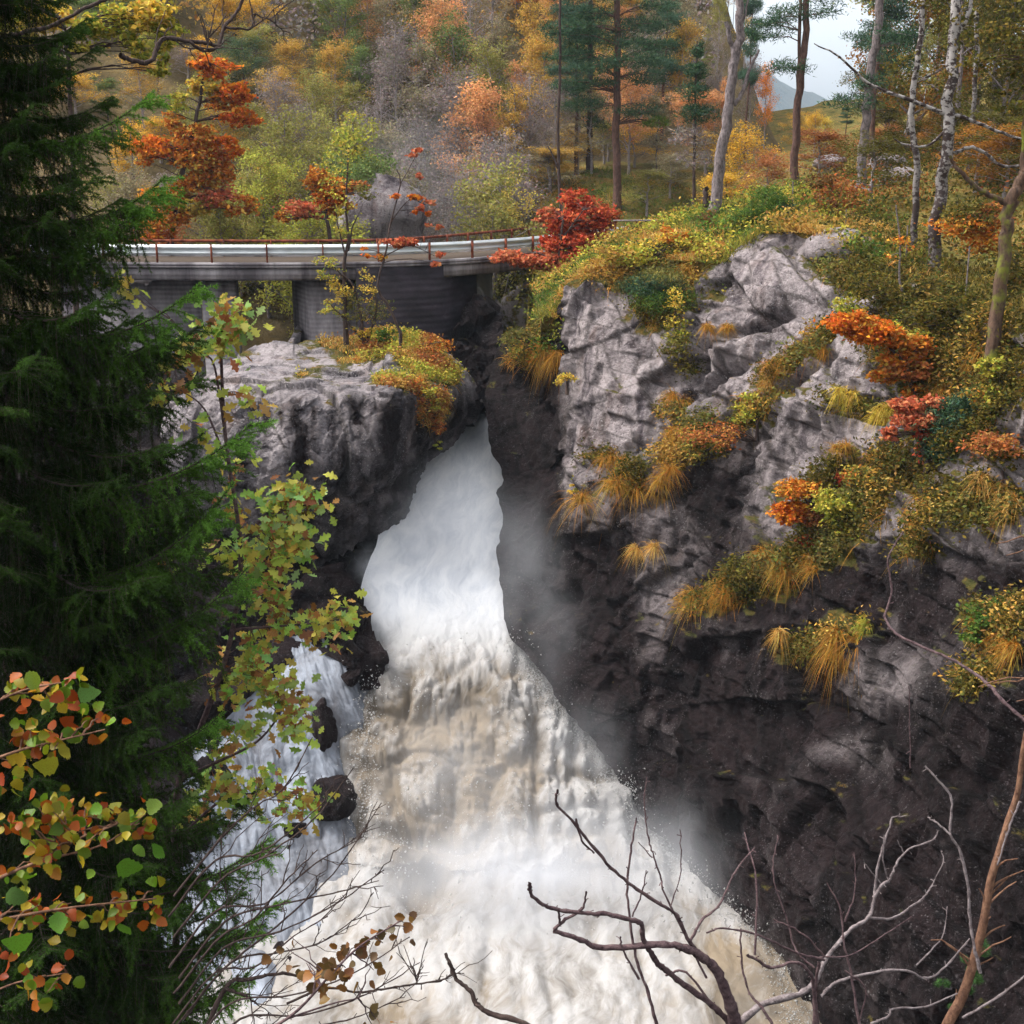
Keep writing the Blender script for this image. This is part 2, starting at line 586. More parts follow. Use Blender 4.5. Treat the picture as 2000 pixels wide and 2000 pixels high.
# ---- right cliff -------------------------------------------------
CLIFF_PTS = [(955, 640, 39.5), (955, 760, 38), (962, 900, 35.5), (948, 1100, 32.7), (990, 1250, 31.0), (1150, 1450, 28.8), (1300, 1650, 27.2),
             (1440, 1800, 24.9), (1570, 1960, 22.3), (1650, 2100, 20.2), (1040, 760, 37.5), (1040, 950, 35.0), (1060, 1150, 32.2),
             (1110, 600, 35.3), (1120, 700, 34.6), (1120, 800, 34.0), (1120, 1000, 32), (1130, 1200, 30.2),
             (1300, 520, 34.5), (1300, 700, 32.5), (1300, 900, 31), (1300, 1100, 29.5), (1300, 1300, 28.2), (1300, 1500, 27.7),
             (1500, 450, 32.8), (1500, 600, 31), (1500, 800, 29.5), (1500, 1000, 27.8), (1500, 1250, 26), (1500, 1500, 25), (1520, 1800, 23.1),
             (1650, 480, 31), (1700, 700, 27.2), (1700, 900, 26), (1700, 1200, 24), (1700, 1500, 22.5), (1700, 1900, 19.5),
             (1850, 560, 28), (1850, 800, 25), (1850, 1100, 22.5), (1850, 1500, 20), (2000, 640, 24.5), (2000, 900, 22.5), (2000, 1200, 20),
             (2000, 1600, 17.5), (2000, 2000, 16), (2150, 720, 22), (2150, 1200, 18), (2150, 2100, 14.5), (2450, 800, 18), (2450, 1400, 14)]
cliff_Y = inv_depth(CLIFF_PTS)
CLIFF_TOP = [(985, 655), (1040, 640), (1085, 612), (1100, 580), (1130, 545), (1180, 520), (1250, 505), (1330, 505), (1420, 510), (1450, 480), (1490, 452),
             (1540, 445), (1600, 452), (1650, 478), (1750, 515), (1850, 560), (2000, 640), (2150, 720), (2450, 800)]
CLIFF_L = [(985, 655), (962, 700), (946, 780), (950, 830), (958, 885), (982, 915), (990, 945), (974, 965), (980, 1000), (968, 1080), (982, 1160),
           (980, 1200), (1010, 1260), (1065, 1330), (1110, 1390), (1160, 1455), (1220, 1530), (1275, 1610), (1330, 1680), (1400, 1760), (1490, 1830), (1535, 1880), (1552, 1960), (1600, 2120)]
CLIFF_B = [(1600, 2120), (1800, 2140), (2150, 2150), (2450, 2160)]
CLIFF_R = [(2450, 800), (2460, 1500), (2450, 2160)]
NU_C, NV_C = 540, 700
_l = polyline(CLIFF_L, np.linspace(0, 1, 160))
_t = np.arange(160)[:, None] * np.array([[.35, 0, 0]])
_a = np.sin(np.linspace(0, 1, 160) * math.pi) ** .5
_l[:, 0] += _a * (16 * fbm(_t * .55, 4, 12, .6) + 6 * fbm(_t * 2.3 + 9, 3, 15, .6))
CLIFF_L = _l
g = coons(CLIFF_TOP, CLIFF_B, CLIFF_L, CLIFF_R, NU_C, NV_C)
gx, gy = g[..., 0], g[..., 1]
Gc = P(gx, gy, cliff_Y(gx, gy))
veg = blob_mask(gx, gy, [(1230, 545, 130, 42, 1.0, 8), (1160, 545, 60, 30, 1, -30), (1330, 560, 80, 60, 0.95, 0), (1300, 620, 70, 45, 0.8, 0), (1250, 590, 50, 40, .8, 0),
                         (1570, 690, 135, 26, 1.1, -38), (1480, 800, 105, 36, 1.0, -30), (1360, 860, 105, 44, 1.0, -25), (1700, 540, 130, 60, 1.0, 15), (1850, 620, 160, 80, 1.0, 15),
                         (1800, 720, 120, 80, 1.0, 20), (1950, 760, 120, 90, 1.0, 0), (1880, 850, 130, 80, 1.0, 0), (1690, 960, 160, 84, 1.15, -25), (1600, 1075, 170, 52, 1.15, -28),
                         (1450, 1140, 150, 36, 1.0, -22), (1900, 990, 130, 70, 0.85, 0), (1950, 1210, 100, 80, 0.9, 0), (1620, 1240, 115, 34, 0.95, -20), (1030, 690, 60, 30, 0.95, -25), (1040, 650, 60, 25, 1, -15),
                         (1340, 700, 30, 60, 0.6, 0), (1230, 935, 60, 36, 0.85, -20), (1180, 885, 50, 24, 0.75, -20), (1310, 800, 40, 30, 0.7, 0), (1700, 800, 80, 30, 0.9, 15), (1930, 1330, 70, 50, 0.6, 0), (1800, 1060, 90, 30, .75, -20)])
wet = np.maximum(smoothstep(gy, 860, 1120) * 0.9, smoothstep(-gx, -1125, -1085) * (gy > 0) * 0.95)  # spray-wet lower cliff; recessed gap wall darkened too as painted gorge shade
wet = np.maximum(wet, blob_mask(gx, gy, [(1400, 960, 130, 120, 0.9, 0), (1420, 1150, 120, 80, .8, 0)]))
wet = wet * (1 - 0.85 * smoothstep(gx, 1440, 1560) * (1 - smoothstep(gy, 960, 1150)))
wet = wet * (1 - 0.7 * blob_mask(gx, gy, [(1290, 1130, 45, 90, 1, 0), (1830, 1000, 110, 60, 1, 0), (1750, 1330, 120, 70, 0.8, 0), (1640, 1460, 60, 40, .6, 0)]))
wet = np.clip(wet + 0.35 * fbm(Gc.reshape(-1, 3) * 0.9, 3, 5).reshape(wet.shape) * (wet > 0.03), 0, 1)
nr = grid_normals(Gc)
if nr[350, 250].dot(Gc[350, 250]) > 0:
    nr = -nr
p = Gc.reshape(-1, 3)
edge = np.minimum(np.arange(NU_C)[None] / 18.0, 1) * np.minimum(np.arange(NV_C)[:, None] / 13.0, 1)
tilted = p @ np.array([[.87, 0, -.5], [0, 1, 0], [.5, 0, .87]])           # joints dip to the left
h1, tone1, j1 = slabs(tilted, (1.7, 1.5, 1.25), 45, 0.17, 0.28, 0.16)
h2, tone2, j2 = slabs(tilted @ np.array([[.8, 0, .6], [0, 1, 0], [-.6, 0, .8]]), (0.85, 0.8, 0.52), 8, 0.24, 0.35, 0.14)
h3, tone3, j3 = blocks(tilted, 0.40, 18, 0.10, 0.8, 0.14, 0.06, (1.0, 1, 0.8), True)
h4 = blocks(tilted, 0.17, 19, 0.10, 0.85, 0.16, 0.06, (0.75, 1, 1.1))
soft = (0.34 * fbm(p / 4.5, 3, 1) + 0.05 * fbm(p * 1.6, 4, 21) + 0.012 * fbm(p * 9.0, 3, 28)).reshape(wet.shape)
calm = np.clip(np.arange(NU_C)[None] / 60.0, 0.5, 1)
slab = 1 - 0.7 * blob_mask(gx, gy, [(1540, 530, 85, 80, 1, 0), (1430, 590, 50, 60, .9, 20), (1150, 700, 50, 110, .9, 0), (1230, 690, 40, 80, .8, 10), (1170, 830, 50, 60, .8, 0), (1640, 860, 90, 70, .6, 0), (1850, 970, 70, 40, .8, 0), (1600, 720, 60, 50, .5, 0)])
slab *= 1 - 0.3 * smoothstep(gy, 1100, 1300)
hgt = ((1.0 * h1 + 0.9 * h2).reshape(wet.shape) + slab * (0.50 * h3 + 0.40 * h4).reshape(wet.shape)) * calm
for _ in range(2):
    hp_ = np.pad(hgt, 1, mode='edge')
    hgt = (hp_[:-2, 1:-1] + hp_[2:, 1:-1] + hp_[1:-1, :-2] + hp_[1:-1, 2:] + 2 * hgt) / 6
hgt = hgt + soft
tone_c = (0.35 * tone1 + 0.35 * tone2 + 0.3 * tone3).reshape(wet.shape)
joint_c = np.maximum(np.maximum(j1, 0.85 * j2), 0.5 * j3 * (fbm(p / 1.2, 2, 29) > 0.0)).reshape(wet.shape)
# an overhanging ledge with a dark slot under it, and the deep cleft left of the pale face
hgt += 0.5 * blob_mask(gx, gy, [(1540, 540, 75, 70, 1, 0), (1420, 640, 60, 60, 0.7, 0)]) - 0.7 * blob_mask(gx, gy, [(1480, 640, 70, 12, 1, -22), (1370, 690, 16, 60, 0.8, 15), (1400, 745, 80, 14, .8, -30), (1560, 745, 70, 12, .7, -35)])
hgt -= 0.5 * blob_mask(gx, gy, [(1690, 1500, 60, 90, 1, 20), (1500, 1150, 160, 14, .6, -22)])
Gc = Gc + nr * (hgt * (0.25 + 0.75 * edge))[..., None]
Gs = skirt(Gc, 'LT', (0.3, 1.0, 2.4, 4.5), 0.10)
padL, padT = 4, 4
pad = lambda a: np.pad(a, ((padT, 0), (padL, 0)), mode='edge')
mb = MB()
mb.add(Gs.reshape(-1, 3), grid_faces(Gs.shape[0], Gs.shape[1]))
CLIFF = obj('cliff', mb.mesh('cliff', M['cliff'], False, False, {'veg': pad(veg).ravel(), 'wet': pad(wet).ravel(), 'tone': pad(tone_c).ravel(), 'joint': pad(joint_c).ravel()}))
tag(CLIFF, kind='structure')
CLIFF_G, CLIFF_N, CLIFF_VEG = Gc, nr, veg

# ---- ground above the right cliff --------------------------------
ct = polyline(CLIFF_TOP[2:], np.linspace(0, 1, 220))
ce = P(ct[:, 0], ct[:, 1], cliff_Y(ct[:, 0], ct[:, 1]) - 0.1)
GROUND_PTS = [(1340, 430, 38), (1555, 372, 45), (1680, 372, 42), (1205, 402, 58), (1785, 500, 32), (1825, 522, 30), (1360, 425, 44), (1960, 660, 25),
              (1450, 330, 62), (1600, 300, 75), (1300, 350, 62), (1150, 345, 62), (1750, 300, 60), (1900, 300, 50), (2000, 350, 40), (2100, 420, 32), (2300, 300, 50), (2000, 500, 30)]
gp = [tuple(P(*q)) for q in GROUND_PTS] + [tuple(q) for q in ce[::18]] + [(45, 45, 7), (45, 90, 8), (14, 95, 3), (30, 90, 5), (3, 75, 0.5), (40, 20, 4)] + [(1.1, 45.6, -2.95), (2.3, 48.2, -2.95), (3.7, 51, -2.95), (5.0, 54, -2.9), (8.5, 57, -2.7), (-0.9, 49.5, -3.0), (0.6, 52.5, -3.0), (2.6, 56, -3.0), (1.0, 42, -3.6), (0.9, 39, -3.4)]
gt = tps([(a * 30, b * 30) for a, b, _ in gp], [c for _, _, c in gp])


def ground_z(x, y):
    return gt(np.asarray(x, float) * 30, np.asarray(y, float) * 30)


nx, ny = 240, 130
xe = np.concatenate([np.linspace(ce[0, 0] - 0.4, ce[-1, 0], 190), np.linspace(ce[-1, 0], 46, 51)[1:]])
order = np.argsort(ce[:, 0])
ye = np.interp(xe, ce[order, 0], ce[order, 1])
ze = np.interp(xe, ce[order, 0], ce[order, 2])
tt = np.linspace(0, 1, ny) ** 1.6
GX = np.broadcast_to(xe[None], (ny, nx)).copy()
GY = ye[None] + tt[:, None] * (100 - ye[None])
GZ = ground_z(GX, GY)
wE = np.exp(-(GY - ye[None]) / 1.6)
GZ = GZ * (1 - wE) + (ze[None] - 0.05) * wE
GX -= 7.0 * smoothstep(GY, 52, 80) * np.exp(-(xe[None] - xe[0]) / 3.5)
GP = np.stack([GX, GY, GZ], 2)
q = GP.reshape(-1, 3)
GP[..., 2] += (0.35 * fbm(q / 3.5, 3, 40) + 0.16 * fbm(q / 0.9, 3, 44)).reshape(GX.shape) * (1 - 0.7 * wE)
front = GP[:1] - np.array([0, -0.8, 1.5])
left = GP[:, :1] - np.array([2.6, 0, 4.0])
t_g = NT('forest floor')
pp = t_g.pos()
c_ = t_g.ramp(t_g.noise(pp, 1.1, 6, 0.7), [(0.3, (0.05, 0.05, 0.014)), (0.45, (0.14, 0.13, 0.035)), (0.56, (0.22, 0.16, 0.05)), (0.7, (0.20, 0.10, 0.03))])
c_ = t_g.mix(t_g.mapr(t_g.noise(pp, 7, 4, 0.7), 0.35, 0.7), t_g.mix(1.0, c_, (0.55, 0.5, 0.45), 'MULTIPLY'), c_)
M['floor'] = t_g.finish(c_, 1.0, 0.05, t_g.noise(pp, 6, 5, 0.7), 0.9, 0.12)
mb = MB()
GPs = np.concatenate([front, GP])
lw = np.concatenate([[0], smoothstep(tt, 0.05, 0.3)])[:, None, None]
GPs = np.concatenate([GPs[:, :1] - np.array([0.3, 0, 3.5]) * lw - np.array([0.05, 0, 1.5]), GPs], 1)
mb.add(GPs.reshape(-1, 3), grid_faces(ny + 1, nx + 1))
GROUND = obj('forest_ground', mb.mesh('forest_ground', M['floor'], True, False))
tag(GROUND, kind='structure')

# ---- hillside behind the bridge ----------------------------------
def hill_z(x, y):
    x = np.asarray(x, float)
    y = np.asarray(y, float)
    base = -5.0 + 0.62 * np.maximum(0, y - 56) + 0.30 * np.maximum(0, -x - 6)
    valley = 0.9 * np.exp(-((x + 1.5) / 5.0) ** 2) * np.clip((y - 50) / 12, 0, 1) * 4.0 * np.clip(1.6 - (y - 50) / 26, 0, 1)
    drop = 1 - smoothstep(x - 0.03 * (y - 70), 11, 19)
    z = -5.0 + (base + 5.0) * drop - valley
    return np.where(y < 56, z - 0.55 * (56 - y), z)


hx, hy = np.meshgrid(np.linspace(-75, 48, 200), np.linspace(46, 150, 170))
hz = hill_z(hx, hy)
hp = np.stack([hx, hy, hz], 2).reshape(-1, 3)
hp[:, 2] += 1.1 * fbm(hp / 9.0, 3, 60) + 0.5 * fbm(hp / 2.6, 3, 64)
t_h = NT('hillside litter')
pp = t_h.pos()
c_ = t_h.ramp(t_h.noise(pp, 0.5, 6, 0.7), [(0.3, (0.05, 0.045, 0.022)), (0.5, (0.12, 0.09, 0.045)), (0.65, (0.17, 0.12, 0.05))])
M['hill'] = t_h.finish(c_, 1.0, 0.05, t_h.noise(pp, 2.5, 5, 0.7), 0.9, 0.4)
mb = MB()
mb.add(hp, grid_faces(170, 200))
HILL = obj('hillside', mb.mesh('hillside', M['hill'], True, False))
tag(HILL, kind='structure')

# ---- gorge wall seen under the bridge ------------------------------
wx, wy = np.meshgrid(np.linspace(-26, 8, 150), np.linspace(0, 1, 90))
yb = 47.5 + 0.02 * (wx + 8) ** 2 * 0.35 + 2.0 * np.exp(-((wx + 2.0) / 2.2) ** 2)
wz = -17 + 13.5 * wy
wY = yb + 6.5 * (wy ** 1.3) - np.clip(wx, 0, 9) * 0.35
GW = np.stack([wx, wY, wz], 2)
nw = grid_normals(GW)
if nw[45, 70, 1] > 0:
    nw = -nw
q = GW.reshape(-1, 3)
hw = (0.8 * fbm(q / 4, 3, 70) + blocks(q, 2.4, 71, 0.3, 0.8, 0.3, 0.08) + 0.6 * blocks(q, 0.9, 75, .3, .8, .2, .1)).reshape(wx.shape)
GW = GW + nw * hw[..., None]
mb = MB()
mb.add(GW.reshape(-1, 3), grid_faces(90, 150))
WALLROCK = obj('gorge_wall', mb.mesh('gorge_wall', M['slab'], False, False, {'veg': (0.25 + 0.5 * wy).ravel(), 'wet': np.full(wx.size, 0.0), 'tone': np.full(wx.size, .75)}))
tag(WALLROCK, kind='structure')

# ---- far mountain ---------------------------------------------------
mx, my = np.meshgrid(np.linspace(-500, 900, 140), np.linspace(520, 980, 40))
ridge = np.interp(mx[0], [-500, 60, 130, 165, 200, 300, 500, 900], [150, 120, 60, 40, 26, 36, 110, 160])[None]
mz = ridge * np.exp(-((my - 700) / 150) ** 2) - 40 * (1 - np.exp(-((my - 700) / 150) ** 2)) - 6
mq = np.stack([mx, my, mz], 2).reshape(-1, 3)
mq *= 2.6
mq[:, 2] += 22 * fbm(mq / 160, 4, 80) + 6 * fbm(mq / 25, 3, 84)
t_m = NT('mountain forest')
pp = t_m.pos()
M['mount'] = t_m.finish(t_m.ramp(t_m.noise(pp, 0.06, 6, 0.7), [(0.35, (0.02, 0.035, 0.03)), (0.65, (0.06, 0.065, 0.04))]), 1.0, 0.0, t_m.noise(pp, 0.3, 4, 0.7), 1.0, 4.0)
mb = MB()
mb.add(mq, grid_faces(40, 140))
tag(obj('mountain', mb.mesh('mountain', M['mount'], True, False)), kind='structure')
# land that carries the far slopes on to the horizon
mb = MB()
lx, ly = np.meshgrid(np.linspace(-2400, 2700, 60), np.linspace(95, 2700, 60))
lq = np.stack([lx, ly, -14 + 4 * fbm(np.stack([lx, ly, lx * 0], 2).reshape(-1, 3) / 120, 3, 90).reshape(lx.shape)], 2)
mb.add(lq.reshape(-1, 3), grid_faces(60, 60))
tag(obj('terrain', mb.mesh('terrain', M['mount'], True, False)), kind='structure')

# ---- the big wedged boulder -----------------------------------------
BOULDER_PTS = [(340, 780, 34), (480, 750, 33.8), (600, 770, 33), (700, 765, 33.2), (780, 750, 33.8), (870, 760, 35.3), (940, 785, 38.0), (640, 662, 39), (560, 668, 38.5), (450, 700, 37),
               (800, 665, 39), (870, 695, 38.3), (930, 740, 38.2), (600, 742, 34.6), (700, 738, 34.9), (500, 728, 35.0), (600, 800, 32.7), (480, 790, 33.0), (700, 800, 33.0), (600, 900, 32.3), (560, 960, 32.2), (600, 1115, 33.8), (700, 1065, 34.3), (760, 1000, 34.6), (850, 885, 36.2),
               (740, 900, 33.0), (450, 900, 32.5), (450, 1050, 33), (680, 960, 32.9), (330, 900, 33)]
bY = inv_depth(BOULDER_PTS)
B_T = [(325, 800), (360, 765), (405, 735), (450, 700), (500, 680), (560, 668), (640, 660), (760, 655), (850, 672)]
B_R = [(850, 672), (895, 705), (925, 740), (935, 765), (946, 792)]
B_L = [(325, 800), (325, 900), (400, 1010), (480, 1070)]
B_B = [(480, 1070), (560, 1095), (600, 1125), (625, 1118), (690, 1075), (740, 1052), (775, 1020), (800, 985), (815, 950), (860, 885), (905, 845), (946, 792)]
_b = polyline(B_B, np.linspace(0, 1, 120))
_tt = np.arange(120)[:, None] * np.array([[.4, 0, 0]])
_b[:, 1] += np.sin(np.linspace(0, 1, 120) * math.pi) ** .5 * (9 * fbm(_tt * .5 + 4, 3, 16, .6) + 5 * fbm(_tt * 2 + 9, 2, 18))
B_B = _b
g = coons(B_T, B_B, B_L, B_R, 300, 250)
bx_, by_ = g[..., 0], g[..., 1]
Gb = P(bx_, by_, bY(bx_, by_))
nb = grid_normals(Gb)
if nb[120, 140].dot(Gb[120, 140]) > 0:
    nb = -nb
q = Gb.reshape(-1, 3)
_, tb1, jb1 = blocks(q, 2.2, 103, 0.12, 0.5, 0.08, 0.04, (1, 1, .5), True)
_, tb2, jb2 = blocks(q, 0.7, 108, .12, .7, .10, .06, (1, 1, .5), True)
topm = smoothstep(-by_, -785, -740).ravel()
hb = (1 - .6 * topm) * (0.22 * fbm(q / 2.5, 3, 101) + 0.30 * blocks(q, 2.2, 103, 0.12, 0.5, 0.08, 0.04, (1, 1, .5)) + 0.28 * blocks(q, 0.7, 108, .12, .7, .10, .06, (1, 1, .5)) + 0.24 * blocks(q, 0.3, 118, .12, .8, .14, .08) + 0.2 * blocks(q, 0.14, 119, .12, .8, .14, .08) + 0.04 * fbm(q * 3.5, 4, 111))
hb = hb.reshape(bx_.shape)
hb += 0.25 * blob_mask(bx_, by_, [(600, 900, 300, 60, 1, -8)]) - 0.2 * blob_mask(bx_, by_, [(700, 985, 200, 14, 1, -28), (560, 975, 120, 14, 1, 10)])
Gb = Gb + nb * hb[..., None]
top = smoothstep(-by_, -790, -735)
vegb = blob_mask(bx_, by_, [(740, 675, 150, 28, 1, 3), (830, 715, 90, 32, 1, 25), (780, 750, 70, 22, 0.9, 10), (690, 705, 60, 15, 0.7, 0), (590, 735, 45, 12, 0.55, -20), (840, 800, 45, 60, .7, 30)])
streaks = blob_mask(bx_, by_, [(585, 850, 20, 120, 1, -4), (612, 820, 8, 70, .8, -4), (700, 830, 18, 110, 1, -6), (652, 810, 9, 70, .8, 0), (480, 860, 18, 110, .9, 0), (520, 820, 8, 70, .7, 0), (750, 860, 26, 110, 1, 10), (550, 800, 6, 50, .7, 0), (670, 900, 10, 60, .8, 0)])
streaks = streaks * (0.45 + 0.55 * smoothstep(fbm(q * np.array([3.5, 3.5, 1.5]), 4, 116).reshape(bx_.shape), -.35, .15))
wetb = np.clip((1 - top) * (0.14 + 0.55 * smoothstep(bx_, 720, 840) + 0.30 * smoothstep(by_ + .30 * (bx_ - 600), 950, 1010) + 0.95 * streaks) + 0.45 * (1 - top) * np.clip(fbm(q * 2.6, 4, 117).reshape(bx_.shape), -1, 1) + 0.14 * fbm(q * 0.8, 3, 115).reshape(bx_.shape), 0, 1)
Gs = skirt(Gb, 'LRTB', (0.3, 1.0, 2.4, 4.2), 0.22)
mb = MB()
mb.add(Gs.reshape(-1, 3), grid_faces(Gs.shape[0], Gs.shape[1]))
pad4 = lambda a: np.pad(a, 4, mode='edge')
BOULDER = obj('boulder', mb.mesh('boulder', M['boulder'], False, False, {'veg': pad4(vegb).ravel(), 'wet': pad4(wetb).ravel(), 'tone': pad4((.5 * tb1 + .5 * tb2).reshape(bx_.shape)).ravel(), 'joint': pad4((np.maximum(jb1 * .8, jb2 * .4 * (tb1 > .4))).reshape(bx_.shape)).ravel()}))
tag(BOULDER, 'huge grey boulder wedged in the gorge with pale flat top and streaked face', 'boulder')

# ---- dark rocks -------------------------------------------------------
def rock_patch(name, T, B, L, R, pts, nu, nv, size, seed, wet=0.9, veg=0.0, mat='cliff', sides='LRTB', amp=1.0):
    f = inv_depth(pts)
    g = coons(T, B, L, R, nu, nv)
    G = P(g[..., 0], g[..., 1], f(g[..., 0], g[..., 1]))
    n = grid_normals(G)
    if n[nv // 2, nu // 2].dot(G[nv // 2, nu // 2]) > 0:
        n = -n
    q = G.reshape(-1, 3)
    h = (0.3 * fbm(q / (size * 1.6), 3, seed) + 0.55 * blocks(q, size, seed + 1, .12, .85, .18, .05) + 0.5 * blocks(q, size * 0.4, seed + 5, .12, .85, .14, .07) + 0.05 * fbm(q * 2.5, 4, seed + 9)).reshape(g.shape[:2])
    G = G + n * (amp * h)[..., None]
    S = skirt(G, sides) if sides else G
    mb = MB()
    mb.add(S.reshape(-1, 3), grid_faces(S.shape[0], S.shape[1]))
    k = S.shape[0] * S.shape[1]
    return obj(name, mb.mesh(name, M[mat], False, False, {'veg': np.full(k, veg), 'wet': np.full(k, wet), 'tone': np.full(k, .5)})), G


ROCK1, _ = rock_patch('rock', [(545, 1090), (600, 1105), (660, 1110), (700, 1150)], [(600, 1250), (660, 1300), (700, 1350), (742, 1345)],
                      [(545, 1090), (555, 1180), (600, 1250)], [(700, 1150), (725, 1190), (735, 1230), (757, 1290), (742, 1345)],
                      [(545, 1090, 32.5), (620, 1150, 31.6), (700, 1150, 32.3), (740, 1330, 30.2), (640, 1250, 30.8), (690, 1250, 30.3), (600, 1250, 31.3)], 70, 70, 1.1, 130)
tag(ROCK1, 'dark wet rock below the boulder, between the side stream and main fall', 'rock')
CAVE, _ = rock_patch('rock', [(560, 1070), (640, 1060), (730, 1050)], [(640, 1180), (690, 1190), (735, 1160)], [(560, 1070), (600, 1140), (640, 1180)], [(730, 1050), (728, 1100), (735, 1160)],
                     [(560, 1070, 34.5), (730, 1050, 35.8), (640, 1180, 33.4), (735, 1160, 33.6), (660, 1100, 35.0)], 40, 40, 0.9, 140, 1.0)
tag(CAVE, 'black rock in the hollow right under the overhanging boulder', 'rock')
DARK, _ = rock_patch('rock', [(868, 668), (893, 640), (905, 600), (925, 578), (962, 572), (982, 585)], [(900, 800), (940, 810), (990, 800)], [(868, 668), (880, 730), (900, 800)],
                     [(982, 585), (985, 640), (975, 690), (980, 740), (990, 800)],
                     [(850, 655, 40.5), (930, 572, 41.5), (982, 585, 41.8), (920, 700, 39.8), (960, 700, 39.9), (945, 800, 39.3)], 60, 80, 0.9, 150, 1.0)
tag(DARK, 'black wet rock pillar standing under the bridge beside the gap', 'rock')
LEDGE, _ = rock_patch('rock_ledge', [(-250, 640), (100, 660), (340, 700), (470, 900), (600, 1150)], [(-250, 2250), (200, 2250), (500, 2250), (640, 2000)],
                      [(-250, 640), (-250, 1400), (-250, 2250)], [(600, 1150), (620, 1260), (660, 1400), (700, 1500), (705, 1600), (680, 1720), (660, 1850), (640, 2000)],
                      [(-250, 640, 36), (340, 700, 38), (100, 900, 33), (600, 1150, 33.4), (600, 1300, 31.6), (690, 1500, 29.6), (650, 1750, 26.8), (500, 2000, 22.8), (640, 2000, 22.3), (100, 1500, 25), (350, 1400, 28.5), (0, 2100, 18), (480, 1600, 27), (-250, 2250, 16)],
                      200, 260, 1.6, 160, 0.9, 0.0, 'cliff', '')
tag(LEDGE, kind='structure')

# ---- water -------------------------------------------------------------
def water_mat(name, streak=0.5, blue=0.0, wscale=1.0):
    """Foaming water: pale foam over silty brown water with shade painted in the troughs, drawn out along the flow (fu across, fv along)."""
    t = NT(name)
    cx = t.n('CombineXYZ', {0: t.attr('fu'), 1: t.attr('fv'), 2: 0.0}).outputs[0]
    wn_ = t.n('TexNoise', {'Vector': t.scaled(cx, (.6, .45, 1)), 'Scale': 1.0, 'Detail': 3.0}).outputs['Color']
    cw = t.n('VectorMath', {0: cx, 1: t.n('VectorMath', {0: wn_, 1: (1.6, 1.6, 0)}, operation='MULTIPLY').outputs[0]}, operation='ADD').outputs[0]
    n1 = t.noise(t.scaled(cw, (1.0, 0.55, 1)), 0.9 * wscale, 6, 0.62, 0.4)
    n2 = t.noise(t.scaled(cw, (1.5, 0.40, 1)), 2.6 * wscale, 6, 0.66, 0.3)
    n4 = t.noise(t.scaled(cw, (1.3, 0.6, 1)), 7.0 * wscale, 4, 0.65)
    n3 = t.noise(t.pos(), 0.55, 4, 0.6)
    s = t.math('ADD', t.math('MULTIPLY', n1, 0.42), t.math('ADD', t.math('MULTIPLY', n2, 0.38), t.math('MULTIPLY', n4, 0.2)))
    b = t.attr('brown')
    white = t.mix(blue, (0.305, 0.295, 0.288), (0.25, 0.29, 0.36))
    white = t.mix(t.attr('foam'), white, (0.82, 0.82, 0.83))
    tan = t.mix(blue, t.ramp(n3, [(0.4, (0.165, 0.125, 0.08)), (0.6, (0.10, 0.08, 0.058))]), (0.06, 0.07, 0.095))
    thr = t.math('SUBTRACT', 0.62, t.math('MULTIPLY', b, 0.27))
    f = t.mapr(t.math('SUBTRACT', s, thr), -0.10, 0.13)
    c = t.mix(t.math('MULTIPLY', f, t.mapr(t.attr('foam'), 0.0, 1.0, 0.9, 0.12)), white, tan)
    fw = t.math('MULTIPLY', t.attr('foam'), t.mapr(t.math('ADD', t.math('MULTIPLY', n1, 0.6), t.math('MULTIPLY', n2, 0.4)), 0.42, 0.60, 0.0, 0.6))
    c = t.mix(fw, c, (0.42, 0.455, 0.52))
    h = t.math('ADD', t.math('MULTIPLY', n2, streak), t.math('ADD', n1, t.math('MULTIPLY', n4, 0.5)))
    return t.finish(c, 0.8, 0.08, h, 0.32, 0.12)


M['water'] = water_mat('white water')
M['stream'] = water_mat('side stream water', 1.4, 0.7)

rows = [(775, 880, 1000, 40.5), (850, 830, 1005, 38.6), (950, 750, 1010, 36.4), (1050, 738, 1010, 34.6), (1090, 722, 1015, 33.9), (1130, 708, 1020, 33.1), (1190, 697, 1040, 32.2), (1250, 690, 1090, 31.7), (1330, 680, 1160, 30.9),
        (1430, 620, 1230, 30.0), (1530, 600, 1330, 29.1), (1620, 560, 1400, 28.2), (1690, 520, 1460, 27.2), (1720, 500, 1500, 26.6)]
zz = -16.0
for py in (1760, 1800, 1860, 1930, 2010, 2120, 2300, 2600):
    b = (1000 - py) / F
    Yp = zz * (CP + SP * b) / (-SP + CP * b)
    rows.append((py, 420 - (py - 1760) * 0.6, 1560 + (py - 1760) * 0.55, Yp))
rows = np.array(rows)
nv_, nu_ = 460, 250
dense = smooth_line(rows, 40)
dl = np.concatenate([[0], np.cumsum(np.hypot(np.diff(dense[:, 0]), np.diff(dense[:, 1]) * 0.2))])
rr = np.stack([np.interp(np.linspace(0, dl[-1], nv_), dl, dense[:, k]) for k in range(4)], 1)
uu = np.linspace(0, 1, nu_)
wpx = rr[:, 1:2] + (rr[:, 2:3] - rr[:, 1:2]) * uu[None]
wpy = np.broadcast_to(rr[:, :1], wpx.shape)
crown = 1 - (2 * uu - 1) ** 2
Yw = rr[:, 3:4] - 0.9 * crown[None] * smoothstep(wpy, 1150, 1350) * (1 - smoothstep(wpy, 1650, 1760))
Gw = P(wpx, wpy, np.broadcast_to(Yw, wpx.shape))
seg = np.linalg.norm(np.diff(Gw[:, nu_ // 2], axis=0), axis=1)
fv = np.broadcast_to(np.concatenate([[0], np.cumsum(seg)])[:, None], wpx.shape)
fu = Gw[..., 0] + 0.18 * fv
nW = grid_normals(Gw)
if nW[200, 120].dot(Gw[200, 120]) > 0:
    nW = -nW
